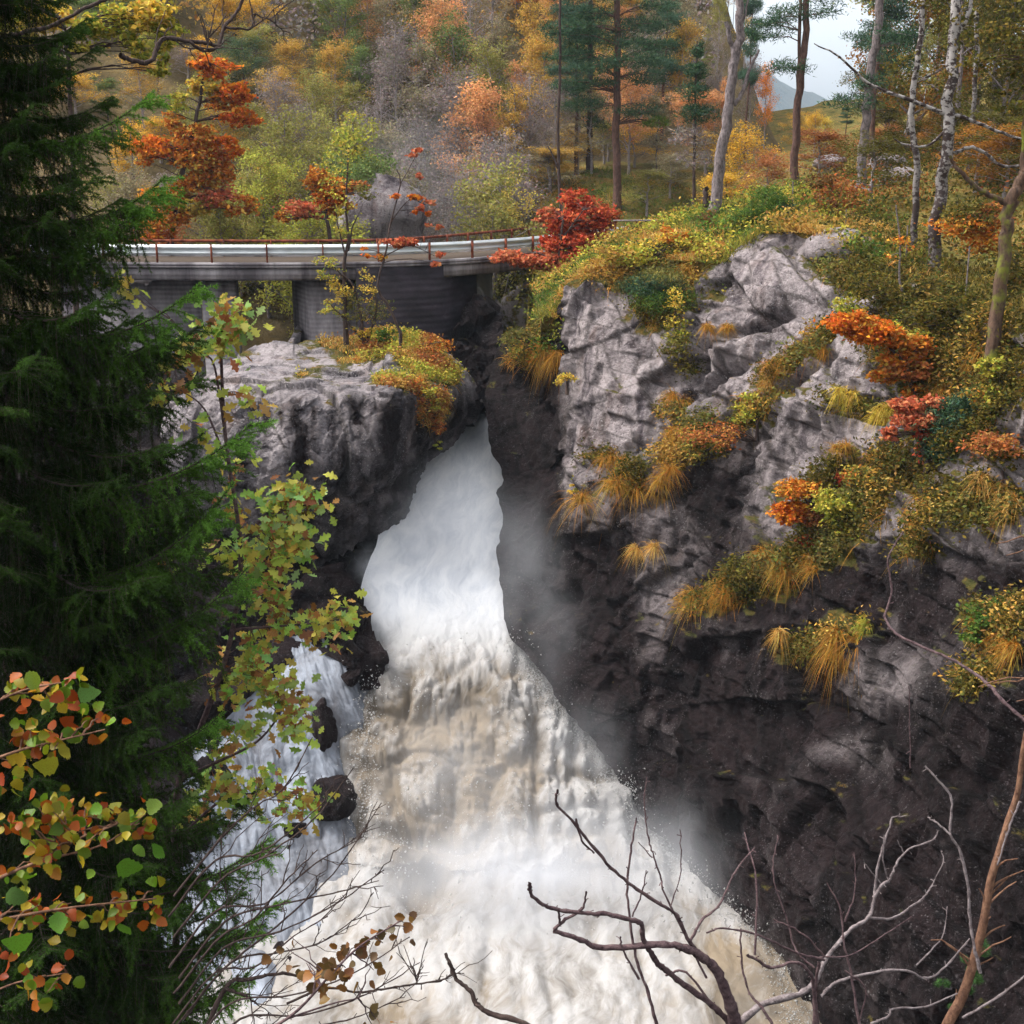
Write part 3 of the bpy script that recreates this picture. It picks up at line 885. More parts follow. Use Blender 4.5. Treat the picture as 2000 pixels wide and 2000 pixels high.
fl = np.stack([fu, fv * 0.5, fu * 0 + 3], 2).reshape(-1, 3)
lower = smoothstep(wpy, 1180, 1380)
pool = smoothstep(wpy, 1700, 1790)
wob = np.stack([fbm(fl * 0.7, 2, 190 + k) for k in range(3)], 1)
fl2 = fl + 0.9 * wob
w3 = Gw.reshape(-1, 3) * np.array([1, .6, 1]) + 0.35 * wob
puff = fbm(w3 * 0.95, 4, 200, 0.5, True).reshape(wpx.shape)
big = fbm(fl2 * 0.5, 3, 205, 0.45).reshape(wpx.shape)
fine = fbm(np.stack([fu * 4.2, fv * 1.8, fu * 0], 2).reshape(-1, 3) + 1.5 * wob, 4, 220, 0.6).reshape(wpx.shape)
hw_ = (0.03 + 0.42 * lower - 0.27 * pool) * puff + (0.10 + 0.12 * lower - 0.1 * pool) * big + (0.02 + 0.025 * lower) * fine
hw_ -= 0.5 * blob_mask(wpx, wpy, [(790, 1640, 80, 18, 1, 8), (815, 1735, 60, 34, 1, 20), (880, 1560, 34, 70, 0.6, 10), (820, 1400, 60, 25, 0.5, -20), (960, 1500, 30, 80, .5, 10)])
hw_ += 0.12 * blob_mask(wpx, wpy, [(860, 1590, 110, 20, 1, 8), (840, 1690, 80, 18, 1, 0), (900, 1450, 100, 60, .4, 0), (1160, 1440, 50, 60, .5, 30), (1050, 1560, 80, 80, .4, 0)])
Gw = Gw + nW * hw_[..., None]
brown = np.clip(0.22 + 0.12 * lower * (1 - pool) - 0.2 * (1 - smoothstep(wpy, 1100, 1250)) + 0.95 * np.clip(-puff - .02, -.35, .6) * lower * (1 - .6 * pool) + 0.80 * blob_mask(wpx, wpy, [(880, 1480, 170, 200, 1, -8), (830, 1660, 120, 110, 1.15, 0), (780, 1400, 60, 110, .8, 0), (1180, 1690, 110, 60, .5, 0), (1000, 1600, 90, 90, .6, 0)]) * lower  # silty brown, plus troughs under the puffs darkened as painted shading
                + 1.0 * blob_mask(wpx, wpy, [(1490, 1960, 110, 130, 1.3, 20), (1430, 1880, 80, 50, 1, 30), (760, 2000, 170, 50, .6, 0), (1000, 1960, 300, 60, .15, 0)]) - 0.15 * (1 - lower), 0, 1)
mb = MB()
mb.add(Gw.reshape(-1, 3), grid_faces(nv_, nu_))
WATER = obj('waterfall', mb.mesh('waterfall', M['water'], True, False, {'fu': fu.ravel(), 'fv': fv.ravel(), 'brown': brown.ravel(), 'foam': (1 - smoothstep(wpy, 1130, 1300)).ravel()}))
tag(WATER, kind='structure')

# torn foam and drops thrown off the fall
rngf = np.random.default_rng(260)
clx = np.interp(wpy, CLIFF_L[:, 1], CLIFF_L[:, 0])
edge_w = np.exp(-((wpx - clx + 12) / 26.0) ** 2) * (wpy > 1150) + 0.5 * np.exp(-((wpx - 715) / 22.0) ** 2) * (wpy > 1250) * (wpy < 1650)
edge_w += 0.10 * lower * (1 - pool) * np.clip(puff * 2.5, 0, 1) * (wpx < clx)
edge_w += 0.10 * np.exp(-((wpy - 1700) / 90.0) ** 2) * (wpx < clx) * (wpx > 680)
edge_w[(wpy > 2050) | (wpy < 1260)] = 0
cs = np.cumsum(edge_w.ravel())
k = np.searchsorted(cs, rngf.uniform(0, cs[-1], 20000))
b_ = Gw.reshape(-1, 3)[k] + nW.reshape(-1, 3)[k] * (rngf.exponential(0.13, (20000, 1))) + rngf.standard_normal((20000, 3)) * .06
b_[:, 2] += rngf.exponential(.06, 20000)
sz = np.clip(rngf.exponential(.006, (20000, 1)), .003, .018)
tet = np.array([(1, 1, 1), (1, -1, -1), (-1, 1, -1), (-1, -1, 1)], float)
V = b_[:, None] + tet[None] * sz[:, None] * rngf.uniform(.5, 1.5, (20000, 4, 1))
mb = MB()
mb.add(V.reshape(-1, 3), (np.arange(20000)[:, None, None] * 4 + np.array([(0, 1, 2), (0, 3, 1), (0, 2, 3), (1, 3, 2)])[None]).reshape(-1, 3))
t = NT('foam drops')
M['drops'] = t.finish((0.42, 0.41, 0.40, 1), 0.7, 0.1)
tag(obj('foam_drops', mb.mesh('foam_drops', M['drops'], False, False)), 'torn foam and drops flying off the edges of the fall', kind='stuff')

# the side stream that runs down over the ledge on the left
srows = [(1235, 585, 625, 31.9), (1270, 575, 665, 31.3), (1320, 560, 720, 30.6), (1400, 470, 750, 29.6), (1480, 380, 760, 28.6), (1560, 330, 765, 27.7), (1640, 290, 770, 26.7), (1720, 260, 770, 25.6), (1800, 240, 770, 24.6), (1900, 220, 770, 23.3), (2050, 200, 780, 21.6)]
ds = smooth_line(np.array(srows), 30)
rr = np.stack([np.interp(np.linspace(0, 1, 300), np.linspace(0, 1, len(ds)), ds[:, k]) for k in range(4)], 1)
uu = np.linspace(0, 1, 170)
spx = rr[:, 1:2] + (rr[:, 2:3] - rr[:, 1:2]) * uu[None]
spy = np.broadcast_to(rr[:, :1], spx.shape)
Yl = 1.0 / tps([(a, b) for a, b, _ in [(585, 1235, 32.2), (625, 1235, 31.9), (700, 1330, 30.9), (560, 1320, 30.9), (750, 1450, 30.4), (470, 1400, 29.6), (380, 1480, 28.4), (760, 1600, 29.0), (330, 1560, 27), (550, 1560, 28), (290, 1700, 25.4), (770, 1750, 26.9), (550, 1750, 25.8), (240, 1850, 23.4), (770, 1900, 24.0), (550, 1900, 23.6), (200, 2050, 20.8), (780, 2050, 21.5)]],
                [1 / c for _, _, c in [(585, 1235, 32.2), (625, 1235, 31.9), (700, 1330, 30.9), (560, 1320, 30.9), (750, 1450, 30.4), (470, 1400, 29.6), (380, 1480, 28.4), (760, 1600, 29.0), (330, 1560, 27), (550, 1560, 28), (290, 1700, 25.4), (770, 1750, 26.9), (550, 1750, 25.8), (240, 1850, 23.4), (770, 1900, 24.0), (550, 1900, 23.6), (200, 2050, 20.8), (780, 2050, 21.5)]])(spx, spy)
Gt = P(spx, spy, Yl)
fv2 = np.broadcast_to(np.concatenate([[0], np.cumsum(np.linalg.norm(np.diff(Gt[:, 85], axis=0), axis=1))])[:, None], spx.shape)
fu2 = Gt[..., 0] - 0.25 * fv2
nT = grid_normals(Gt)
if nT[150, 80].dot(Gt[150, 80]) > 0:
    nT = -nT
fl = np.stack([fu2, fv2 * 0.45, fu2 * 0], 2).reshape(-1, 3)
hs = (0.30 * fbm(fl * 1.0, 4, 230, .5, True) + 0.10 * fbm(fl * np.array([3.5, 1.2, 1]), 4, 236, .55)).reshape(spx.shape)
Gt = Gt + nT * (hs + 0.42)[..., None]
mb = MB()
mb.add(Gt.reshape(-1, 3), grid_faces(300, 170))
STREAM = obj('side_stream', mb.mesh('side_stream', M['stream'], True, False, {'fu': fu2.ravel(), 'fv': fv2.ravel(), 'brown': np.clip(0.35 + 0.5 * blob_mask(spx, spy, [(640, 1400, 50, 60, 1, 0), (500, 1470, 60, 60, .8, 0), (600, 1720, 80, 100, 1, 0), (540, 1880, 60, 70, .9, 0)]), 0, 1).ravel()}))
tag(STREAM, kind='structure')


def boulder_rock(name, px, py, Y, rx, ry, rz, seed, wet=0.9, veg=0.0, mat='cliff', sub=4, rough=0.35):
    """A loose rock: a rounded lump broken into facets; radii in metres."""
    import bmesh
    bm = bmesh.new()
    bmesh.ops.create_icosphere(bm, subdivisions=sub, radius=1.0)
    v = np.array([x.co[:] for x in bm.verts])
    f = np.array([[x.index for x in fc.verts] for fc in bm.faces])
    bm.free()
    n = v / np.linalg.norm(v, axis=1, keepdims=True)
    s = 1 + rough * (0.6 * fbm(v * 1.1 + seed * 3.1, 3, seed) + blocks(v + seed * 5.7, 0.8, seed, .3, .7, .2, .05))
    V = n * s[:, None] * np.array([rx, ry, rz])
    mb = MB()
    mb.add(V, f)
    c = P(px, py, Y)
    o = obj(name, mb.mesh(name, M[mat], False, False, {'veg': np.full(len(V), veg), 'wet': np.full(len(V), wet), 'tone': np.full(len(V), .55)}), None, tuple(float(x) for x in c))
    return o


for px, py, Y, rx, ry, rz, lab in [(632, 1425, 29.7, 0.36, 0.7, 0.75, 'dark brown rock splitting the side stream just below the oak leaves'),
                                   (650, 1560, 28.2, 0.55, 0.8, 0.5, 'dark wet rock in the side stream, lower than the brown one'),
                                   (560, 1895, 23.6, 0.55, 0.8, 0.5, 'dark rock awash at the foot of the side stream behind the bare twigs'),
                                   (545, 1280, 31.4, 0.75, 0.8, 0.45, 'brown rock above the side stream half hidden by oak leaves')]:
    tag(boulder_rock('rock', px, py, Y, rx, ry, rz, int(px)), lab, 'rock')

# ---- river above the bridge --------------------------------------------
ux, uy = np.meshgrid(np.linspace(0, 1, 60), np.linspace(0, 1, 60))
UR = P(896 + 66 * ux, 600 - 100 * uy, 44.8 + 2.4 * uy + .5 * np.cos(ux * 6))
UR[..., 1] += (0.25 * fbm(UR.reshape(-1, 3) * 1.2, 4, 240, .5, True)).reshape(ux.shape)
mb = MB()
mb.add(UR.reshape(-1, 3), grid_faces(60, 60))
tag(obj('river', mb.mesh('river', M['stream'], True, False, {'fu': UR[..., 0].ravel(), 'fv': UR[..., 1].ravel(), 'brown': np.zeros(3600), 'foam': np.full(3600, .8)})), kind='structure')

# ---- bridge ----------------------------------------------------------------
t = NT('old concrete')
pp = t.pos()
z = t.n('SeparateXYZ', {0: pp}).outputs[2]
boards = t.n('TexWave', {'Vector': t.scaled(pp, (0.02, 0.02, 1.0)), 'Scale': 2.2, 'Distortion': 1.2, 'Detail': 3.0}, wave_type='BANDS', bands_direction='Z').outputs['Fac']
n1 = t.noise(t.scaled(pp, (1, 1, 0.35)), 0.9, 5, 0.65)
n2 = t.noise(pp, 12, 4, 0.6)
c = t.ramp(n1, [(0.38, (0.10, 0.088, 0.095)), (0.52, (0.21, 0.19, 0.20)), (0.66, (0.36, 0.335, 0.34))])
c = t.mix(t.mapr(t.noise(t.scaled(pp, (1.5, 1.5, 0.12)), 1.0, 4, 0.6), 0.5, 0.62, 0, 0.75), c, t.mix(1.0, c, (0.3, 0.27, 0.3), 'MULTIPLY'))
c = t.mix(t.mapr(boards, 0.2, 0.9, 0.0, 0.3), c, t.mix(1.0, c, (0.5, 0.48, 0.5), 'MULTIPLY'))
c = t.mix(t.mapr(n2, 0.3, 0.7, 0, .4), c, t.mix(1.0, c, (0.7, 0.7, 0.7), 'MULTIPLY'))
M['concrete'] = t.finish(c, 0.95, 0.1, t.math('ADD', t.math('MULTIPLY', boards, 1.0), n2), 0.35, 0.03)
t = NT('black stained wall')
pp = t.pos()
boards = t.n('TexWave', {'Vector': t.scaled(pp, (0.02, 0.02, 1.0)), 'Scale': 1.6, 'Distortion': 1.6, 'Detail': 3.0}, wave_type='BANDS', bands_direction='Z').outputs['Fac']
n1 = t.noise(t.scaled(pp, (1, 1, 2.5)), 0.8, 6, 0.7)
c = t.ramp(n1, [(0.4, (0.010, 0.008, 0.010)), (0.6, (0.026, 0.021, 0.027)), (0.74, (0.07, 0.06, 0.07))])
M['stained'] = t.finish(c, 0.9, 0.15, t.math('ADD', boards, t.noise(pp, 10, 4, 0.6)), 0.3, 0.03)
t = NT('galvanised steel')
n1 = t.noise(t.scaled(t.pos(), (0.6, 0.6, 3)), 2.0, 4, 0.6)
M['steel'] = t.finish(t.ramp(n1, [(0.35, (0.42, 0.45, 0.46)), (0.65, (0.62, 0.65, 0.66))]), 0.5, 0.5, None, Metallic=0.35)
t = NT('rusty steel')
n1 = t.noise(t.pos(), 5.0, 4, 0.6)
M['rust'] = t.finish(t.ramp(n1, [(0.35, (0.06, 0.018, 0.012)), (0.65, (0.22, 0.06, 0.03))]), 0.9, 0.1)
t = NT('dark asphalt')
M['asphalt'] = t.finish(t.ramp(t.noise(t.pos(), 30, 4, .6), [(0.3, (0.035, 0.03, 0.028)), (0.7, (0.085, 0.06, 0.04))]), 0.95, 0.1)

plan = [(60, 40.6), (200, 40.2), (350, 40.0), (480, 39.9), (600, 40.0), (700, 40.2), (780, 40.6), (860, 41.3), (930, 42.3), (1000, 43.8), (1060, 45.6), (1120, 48.2), (1180, 51.0), (1230, 54)]
zt = -2.75
pl = []
for px, Y in plan:
    # put the pixel column at deck level
    b0 = 0
    for _ in range(8):
        pt = P(px, 1000 - F * b0, Y)
        dzt = zt / Y
        b0 = (dzt * CP + SP) / (CP - dzt * SP)
    pl.append(P(px, 1000 - F * b0, Y)[:2])
pl = smooth_line(np.array(pl), 6)
tg = np.gradient(pl, axis=0)
tg /= np.linalg.norm(tg, axis=1, keepdims=True)
nm = np.stack([-tg[:, 1], tg[:, 0]], 1)        # points away from the viewer, across the road
BR = thing('road_bridge', 'narrow concrete road bridge with steel guardrail crossing above the gorge', 'bridge', (float(pl[30, 0]), float(pl[30, 1]), zt))
b0 = np.array(BR.location[:])


def bpart(name, mb, mat, parent=BR, smooth=False):
    V = [v - b0 for v in mb.V]
    mb.V = V
    return obj(name, mb.mesh(name, M[mat], smooth, False), parent)


WID = 4.0
mb = MB(); sweep(mb, pl, nm, [(0.25, -2.80), (WID - 0.25, -2.80), (WID - 0.25, -2.75), (0.25, -2.75)])
bpart('road_surface', mb, 'asphalt')
mb = MB(); sweep(mb, pl, nm, [(-0.08, -2.86), (WID + 0.08, -2.86), (WID + 0.08, -2.803), (-0.08, -2.803)])
bpart('deck_slab', mb, 'concrete')
for off, nme in ((0.0, 'edge_beam'), (WID - 0.35, 'edge_beam')):
    mb = MB(); sweep(mb, pl, nm, [(off, -3.25), (off + 0.35, -3.25), (off + 0.35, -2.863), (off, -2.863)])
    bpart(nme, mb, 'concrete')
for off in (-0.08, WID - 0.17):
    mb = MB(); sweep(mb, pl, nm, [(off, -2.80), (off + 0.25, -2.80), (off + 0.25, -2.70), (off, -2.70)])
    bpart('kerb', mb, 'concrete')


def rail_at(off, z0, z1, r0, mat, wprof, spacing, start, name):
    rail = MB()
    if wprof:
        zc = np.linspace(z0, z1, 13)
        s = np.array([0, 0.01, .075, .085, .075, 0.01, 0, 0.01, .075, .085, .075, 0.01, 0]) * 1.0 - 0.03
        prof = [(off - a, b) for a, b in zip(s, zc)] + [(off - a + 0.012, b) for a, b in zip(s[::-1], zc[::-1])]
        sweep(rail, pl, nm, prof)
    else:
        th = np.linspace(0, 2 * math.pi, 9)[:-1]
        sweep(rail, pl, nm, [(off + 0.05 * math.cos(a), (z0 + z1) / 2 + 0.05 * math.sin(a)) for a in th])
    root = bpart(name, rail, mat, BR, True)
    d = np.concatenate([[0], np.cumsum(np.linalg.norm(np.diff(pl, axis=0), axis=1))])
    pm = MB(); box(pm, (-0.022, -0.04, 0), (0.022, 0.04, (z1 + 0.02) + 2.75))
    me = pm.mesh('post', M[r0], False, False)
    for s in np.arange(start, d[-1], spacing):
        x, y = np.interp(s, d, pl[:, 0]), np.interp(s, d, pl[:, 1])
        nx_, ny_ = np.interp(s, d, nm[:, 0]), np.interp(s, d, nm[:, 1])
        po = obj('post', me, root, (x + nx_ * (off - 0.10) - b0[0], y + ny_ * (off - 0.10) - b0[1], -2.75 - b0[2]))
        po.rotation_euler.z = math.atan2(-nx_, ny_)
    return root


rail_at(0.10, -2.50, -2.16, 'rust', 'steel', True, 1.72, 0.75, 'guardrail')
rail_at(WID - 0.1, -2.29, -2.20, 'rust', 'rust', False, 1.9, 1.4, 'far_railing')


def plan_pts(l):
    return [tuple(P(px, 600, Y)[:2]) for px, Y in l]


for l, z0, z1, mat, nme in [([(395, 40.6), (463, 40.5), (468, 43.2), (395, 43.4)], -12, -3.253, 'concrete', 'pier'),
                            ([(120, 41.0), (394, 40.95), (394, 43.4), (120, 43.4)], -12, -3.253, 'concrete', 'retaining_wall'),
                            ([(605, 40.55), (694, 40.65), (694, 43.9), (575, 43.9), (572, 42.6)], -12, -3.253, 'concrete', 'pier'),
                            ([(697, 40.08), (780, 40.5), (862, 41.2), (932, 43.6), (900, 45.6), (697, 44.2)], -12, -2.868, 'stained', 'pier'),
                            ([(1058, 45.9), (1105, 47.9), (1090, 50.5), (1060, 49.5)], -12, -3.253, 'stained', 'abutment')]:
    mb = MB(); prism(mb, plan_pts(l), z0, z1)
    bpart(nme, mb, mat)

bpy.context.view_layer.update()
DG = bpy.context.evaluated_depsgraph_get()
BVH = {o.name: BVHTree.FromObject(o, DG) for o in (CLIFF, GROUND, HILL, BOULDER, WALLROCK, LEDGE)}


def ray_px(px, py):
    return Vector(P(px, py, 1.0)).normalized()


def hit(px, py, names=('cliff', 'forest_ground', 'boulder')):
    """Where the sight line through a photo pixel meets the terrain: point and normal."""
    d = ray_px(px, py)
    best = None
    for n in names:
        r = BVH[n].ray_cast(Vector((0, 0, 0)), d, 250)
        if r[0] is not None and (best is None or r[3] < best[2]):
            best = (r[0], r[1], r[3])
    if best is None:
        return None
    n = best[1]
    if n.dot(d) > 0:
        n = -n
    return np.array(best[0]), np.array(n)


def drop(x, y, names=('hillside', 'forest_ground')):
    z = None
    for n in names:
        r = BVH[n].ray_cast(Vector((x, y, 200)), Vector((0, 0, -1)), 400)
        if r[0] is not None and (z is None or r[0].z > z):
            z = r[0].z
    return -5.0 if z is None else z

# ================================================================ PLANTS
PAL = {
    'green': [(.05, .10, .02), (.08, .14, .03), (.12, .17, .03)],
    'olive': [(.12, .125, .03), (.17, .15, .04), (.22, .18, .05), (.10, .10, .035)],
    'yellowgreen': [(.30, .30, .04), (.38, .32, .05), (.20, .24, .04), (.45, .36, .06)],
    'yellow': [(.55, .38, .05), (.48, .30, .04), (.60, .45, .10), (.36, .30, .05)],
    'ochre': [(.42, .25, .05), (.36, .20, .04), (.48, .30, .08), (.28, .18, .05)],
    'orange': [(.50, .17, .025), (.44, .12, .02), (.54, .25, .04), (.34, .10, .02), (.46, .30, .06)],
    'hotorange': [(.58, .17, .02), (.52, .12, .018), (.58, .24, .03), (.44, .09, .02)],
    'salmon': [(.50, .16, .075), (.46, .11, .05), (.54, .22, .10), (.36, .08, .04)],
    'red': [(.40, .06, .03), (.50, .10, .04), (.32, .045, .025), (.55, .15, .06)],
    'rust': [(.30, .10, .03), (.38, .13, .04), (.24, .08, .03), (.34, .18, .05)],
    'brown': [(.15, .08, .03), (.20, .10, .03), (.11, .07, .03)],
    'grey': [(.20, .17, .165), (.25, .21, .20), (.16, .135, .13), (.24, .20, .15)],
    'pine': [(.035, .075, .045), (.05, .095, .05), (.03, .06, .035), (.07, .11, .05)],
    'straw': [(.48, .30, .08), (.40, .22, .05), (.52, .36, .12), (.44, .20, .04)],
    'goldgrass': [(.40, .18, .03), (.36, .14, .022), (.44, .25, .05), (.28, .19, .04), (.22, .12, .03)],
    'mixed': [(.22, .19, .04), (.34, .20, .04), (.14, .16, .035), (.40, .15, .03), (.10, .11, .03), (.42, .32, .06)],
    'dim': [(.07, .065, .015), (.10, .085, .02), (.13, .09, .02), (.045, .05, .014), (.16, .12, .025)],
    'oakleaf': [(.34, .46, .07), (.46, .46, .08), (.25, .40, .07), (.52, .43, .08), (.44, .24, .07), (.28, .12, .045), (.30, .46, .14), (.42, .47, .08)],
    'hazel': [(.09, .18, .010), (.17, .19, .010), (.25, .19, .010), (.27, .07, .008), (.22, .045, .008), (.27, .12, .008), (.10, .17, .012), (.20, .17, .01)],
}


def pick(rng, pal, n, jit=0.22):
    c = np.array(PAL[pal] if isinstance(pal, str) else pal)
    k = c[rng.integers(0, len(c), n)]
    return np.clip(k * (1 + jit * rng.standard_normal((n, 1))) * (1 + 0.08 * rng.standard_normal((n, 3))), 0.005, 0.95)


def unit(v):
    return v / np.maximum(np.linalg.norm(v, axis=-1, keepdims=True), 1e-9)


def cards(rng, pos, L, W, up=0.6, down=0.0):
    """One folded leaf blade (a rhombus) per position."""
    n = len(pos)
    a = unit(rng.standard_normal((n, 3)) * (1, 1, 0.6) + (0, 0, -down))
    nr_ = rng.standard_normal((n, 3)) + np.array([0, 0, up * 2])
    s = unit(np.cross(a, nr_))
    nn = np.cross(s, a)
    L = np.broadcast_to(L, (n,))[:, None] * rng.uniform(.7, 1.25, (n, 1))
    W = np.broadcast_to(W, (n,))[:, None] * rng.uniform(.7, 1.2, (n, 1))
    V = np.stack([pos - a * L / 2, pos + s * W / 2 + nn * W * .15, pos + a * L / 2 - nn * W * .1, pos - s * W / 2 + nn * W * .15], 1).reshape(-1, 3)
    return V, np.arange(4 * n).reshape(n, 4)


def needles(rng, pos, axis, L, W):
    """Thin needles (one triangle each) that stand out round the given axes."""
    n = len(pos)
    side = unit(np.cross(axis, rng.standard_normal((n, 3))))
    d = unit(axis * 0.75 + side)
    w = unit(np.cross(d, rng.standard_normal((n, 3))))
    L = L * rng.uniform(.7, 1.2, (n, 1))
    V = np.stack([pos + w * W / 2, pos - w * W / 2, pos + d * L], 1).reshape(-1, 3)
    return V, np.arange(3 * n).reshape(n, 3)


def clump_points(rng, c, r, n, per=24, flat=0.5, spread=0.22):
    """Leaf positions gathered in clumps through an ellipsoid, and the clump centres."""
    c, r = np.asarray(c, float), np.asarray(r, float)
    m = max(3, n // per)
    d = unit(rng.standard_normal((m, 3))) * rng.uniform(0.25, 1, (m, 1)) ** 0.5
    cc = c + d * r
    k = rng.integers(0, m, n)
    q = cc[k] + rng.standard_normal((n, 3)) * r.mean() * spread * np.array([1.2, 1.2, flat])
    return q, cc


def limb(mb, rng, a, b, r0, r1, sag=0.12, seg=5, sides=5):
    a, b = np.asarray(a, float), np.asarray(b, float)
    t = np.linspace(0, 1, seg)[:, None]
    L = np.linalg.norm(b - a)
    p = a + (b - a) * t + np.array([0, 0, 1]) * sag * L * np.sin(t * math.pi) + rng.standard_normal((seg, 3)) * L * 0.025 * np.sin(t * math.pi)
    V, Fc = tube(p, np.linspace(r0, r1, seg), sides)
    mb.add(V, Fc)
    return p


def plant(name, label, cat, stems, clusters, Y=None, leaf=0.12, bark='bark_dark', mat='leaf', group=None, seed=1, depth=0.8, base=None, limbs=6, up=0.6, sides=7, needle=False, kind=None):
    """A tree or bush standing where its first stem meets the ground.
    stems: ([(px, py[, dY])...], r0 px, r1 px); clusters: (cx, cy, rx, ry, n, palette[, dY])."""
    rng = np.random.default_rng(seed)
    b = stems[0][0][0]
    if Y is None:
        h = hit(b[0], b[1])
        Y = float(h[0][1]) if h else 32.0
    S = Y / F
    root3 = P(b[0], b[1], Y)
    root = thing(name, label, cat, root3, group)
    tb = MB()
    paths = []
    for pts, r0, r1 in stems:
        w = np.array([P(q[0], q[1], Y + (q[2] if len(q) > 2 else 0)) for q in pts])
        w = smooth_line(w, 5) if len(w) > 2 else np.linspace(w[0], w[-1], 6)
        if not paths:
            w = np.concatenate([[w[0] - np.array([0, 0, 0.5])], w])
        w[1:-1] += rng.standard_normal((len(w) - 2, 3)) * (r0 + r1) * S * 0.12
        rad = np.linspace(r0, r1, len(w)) * S
        if not paths:
            rad[0] *= 1.35
            rad[1] *= 1.2
        V, Fc = tube(w - root3, rad, sides)
        tb.add(V, Fc)
        paths.append((w, rad))
    cb = MB()
    allp = np.concatenate([w for w, _ in paths])
    allr = np.concatenate([r for _, r in paths])
    for cl in clusters:
        cx, cy, rx, ry, n, pal = cl[:6]
        dY = cl[6] if len(cl) > 6 else 0
        c = P(cx, cy, Y + dY)
        if needle:
            n = int(n * 1.7)
        r = np.array([rx * S, max(rx, ry) * S * depth, ry * S])
        q, cc = clump_points(rng, c, r, n)
        if needle:
            ax = unit(q - cc[np.argmin(((q[:, None, :] - cc[None]) ** 2).sum(2), axis=1)] + np.array([0, 0, .15]) + rng.standard_normal((n, 3)) * .05) if len(cc) * n < 3e6 else unit(rng.standard_normal((n, 3)))
            V, Fc = needles(rng, q - root3, ax, leaf, leaf * 0.16)
            cb.add(V, Fc, np.repeat(pick(rng, pal, n), 3, 0))
        else:
            V, Fc = cards(rng, q - root3, leaf, leaf * 0.62, up)
            cb.add(V, Fc, np.repeat(pick(rng, pal, n), 4, 0))
        for e in cc[rng.permutation(len(cc))[:limbs]]:
            low = allp[:, 2] < e[2] + 0.1
            dd = np.linalg.norm(allp - e, axis=1) + np.where(low, 0, 3.0)
            k = int(np.argmin(dd))
            r_ = min(allr[k] * 0.45, 0.012 * dd[k] + 0.006)
            limb(tb, rng, allp[k] - root3, e - root3, r_, r_ * 0.35, 0.08, 5, 4)
    obj('trunk', tb.mesh('trunk', M[bark], True, False), root)
    if cb.n:
        obj('crown', cb.mesh('crown', M[mat], False, True), root)
    return root


M['bark_far'] = bark_mat('pale far bark', (.13, .11, .11), (.38, .33, .33), (5, 5, 2.2))

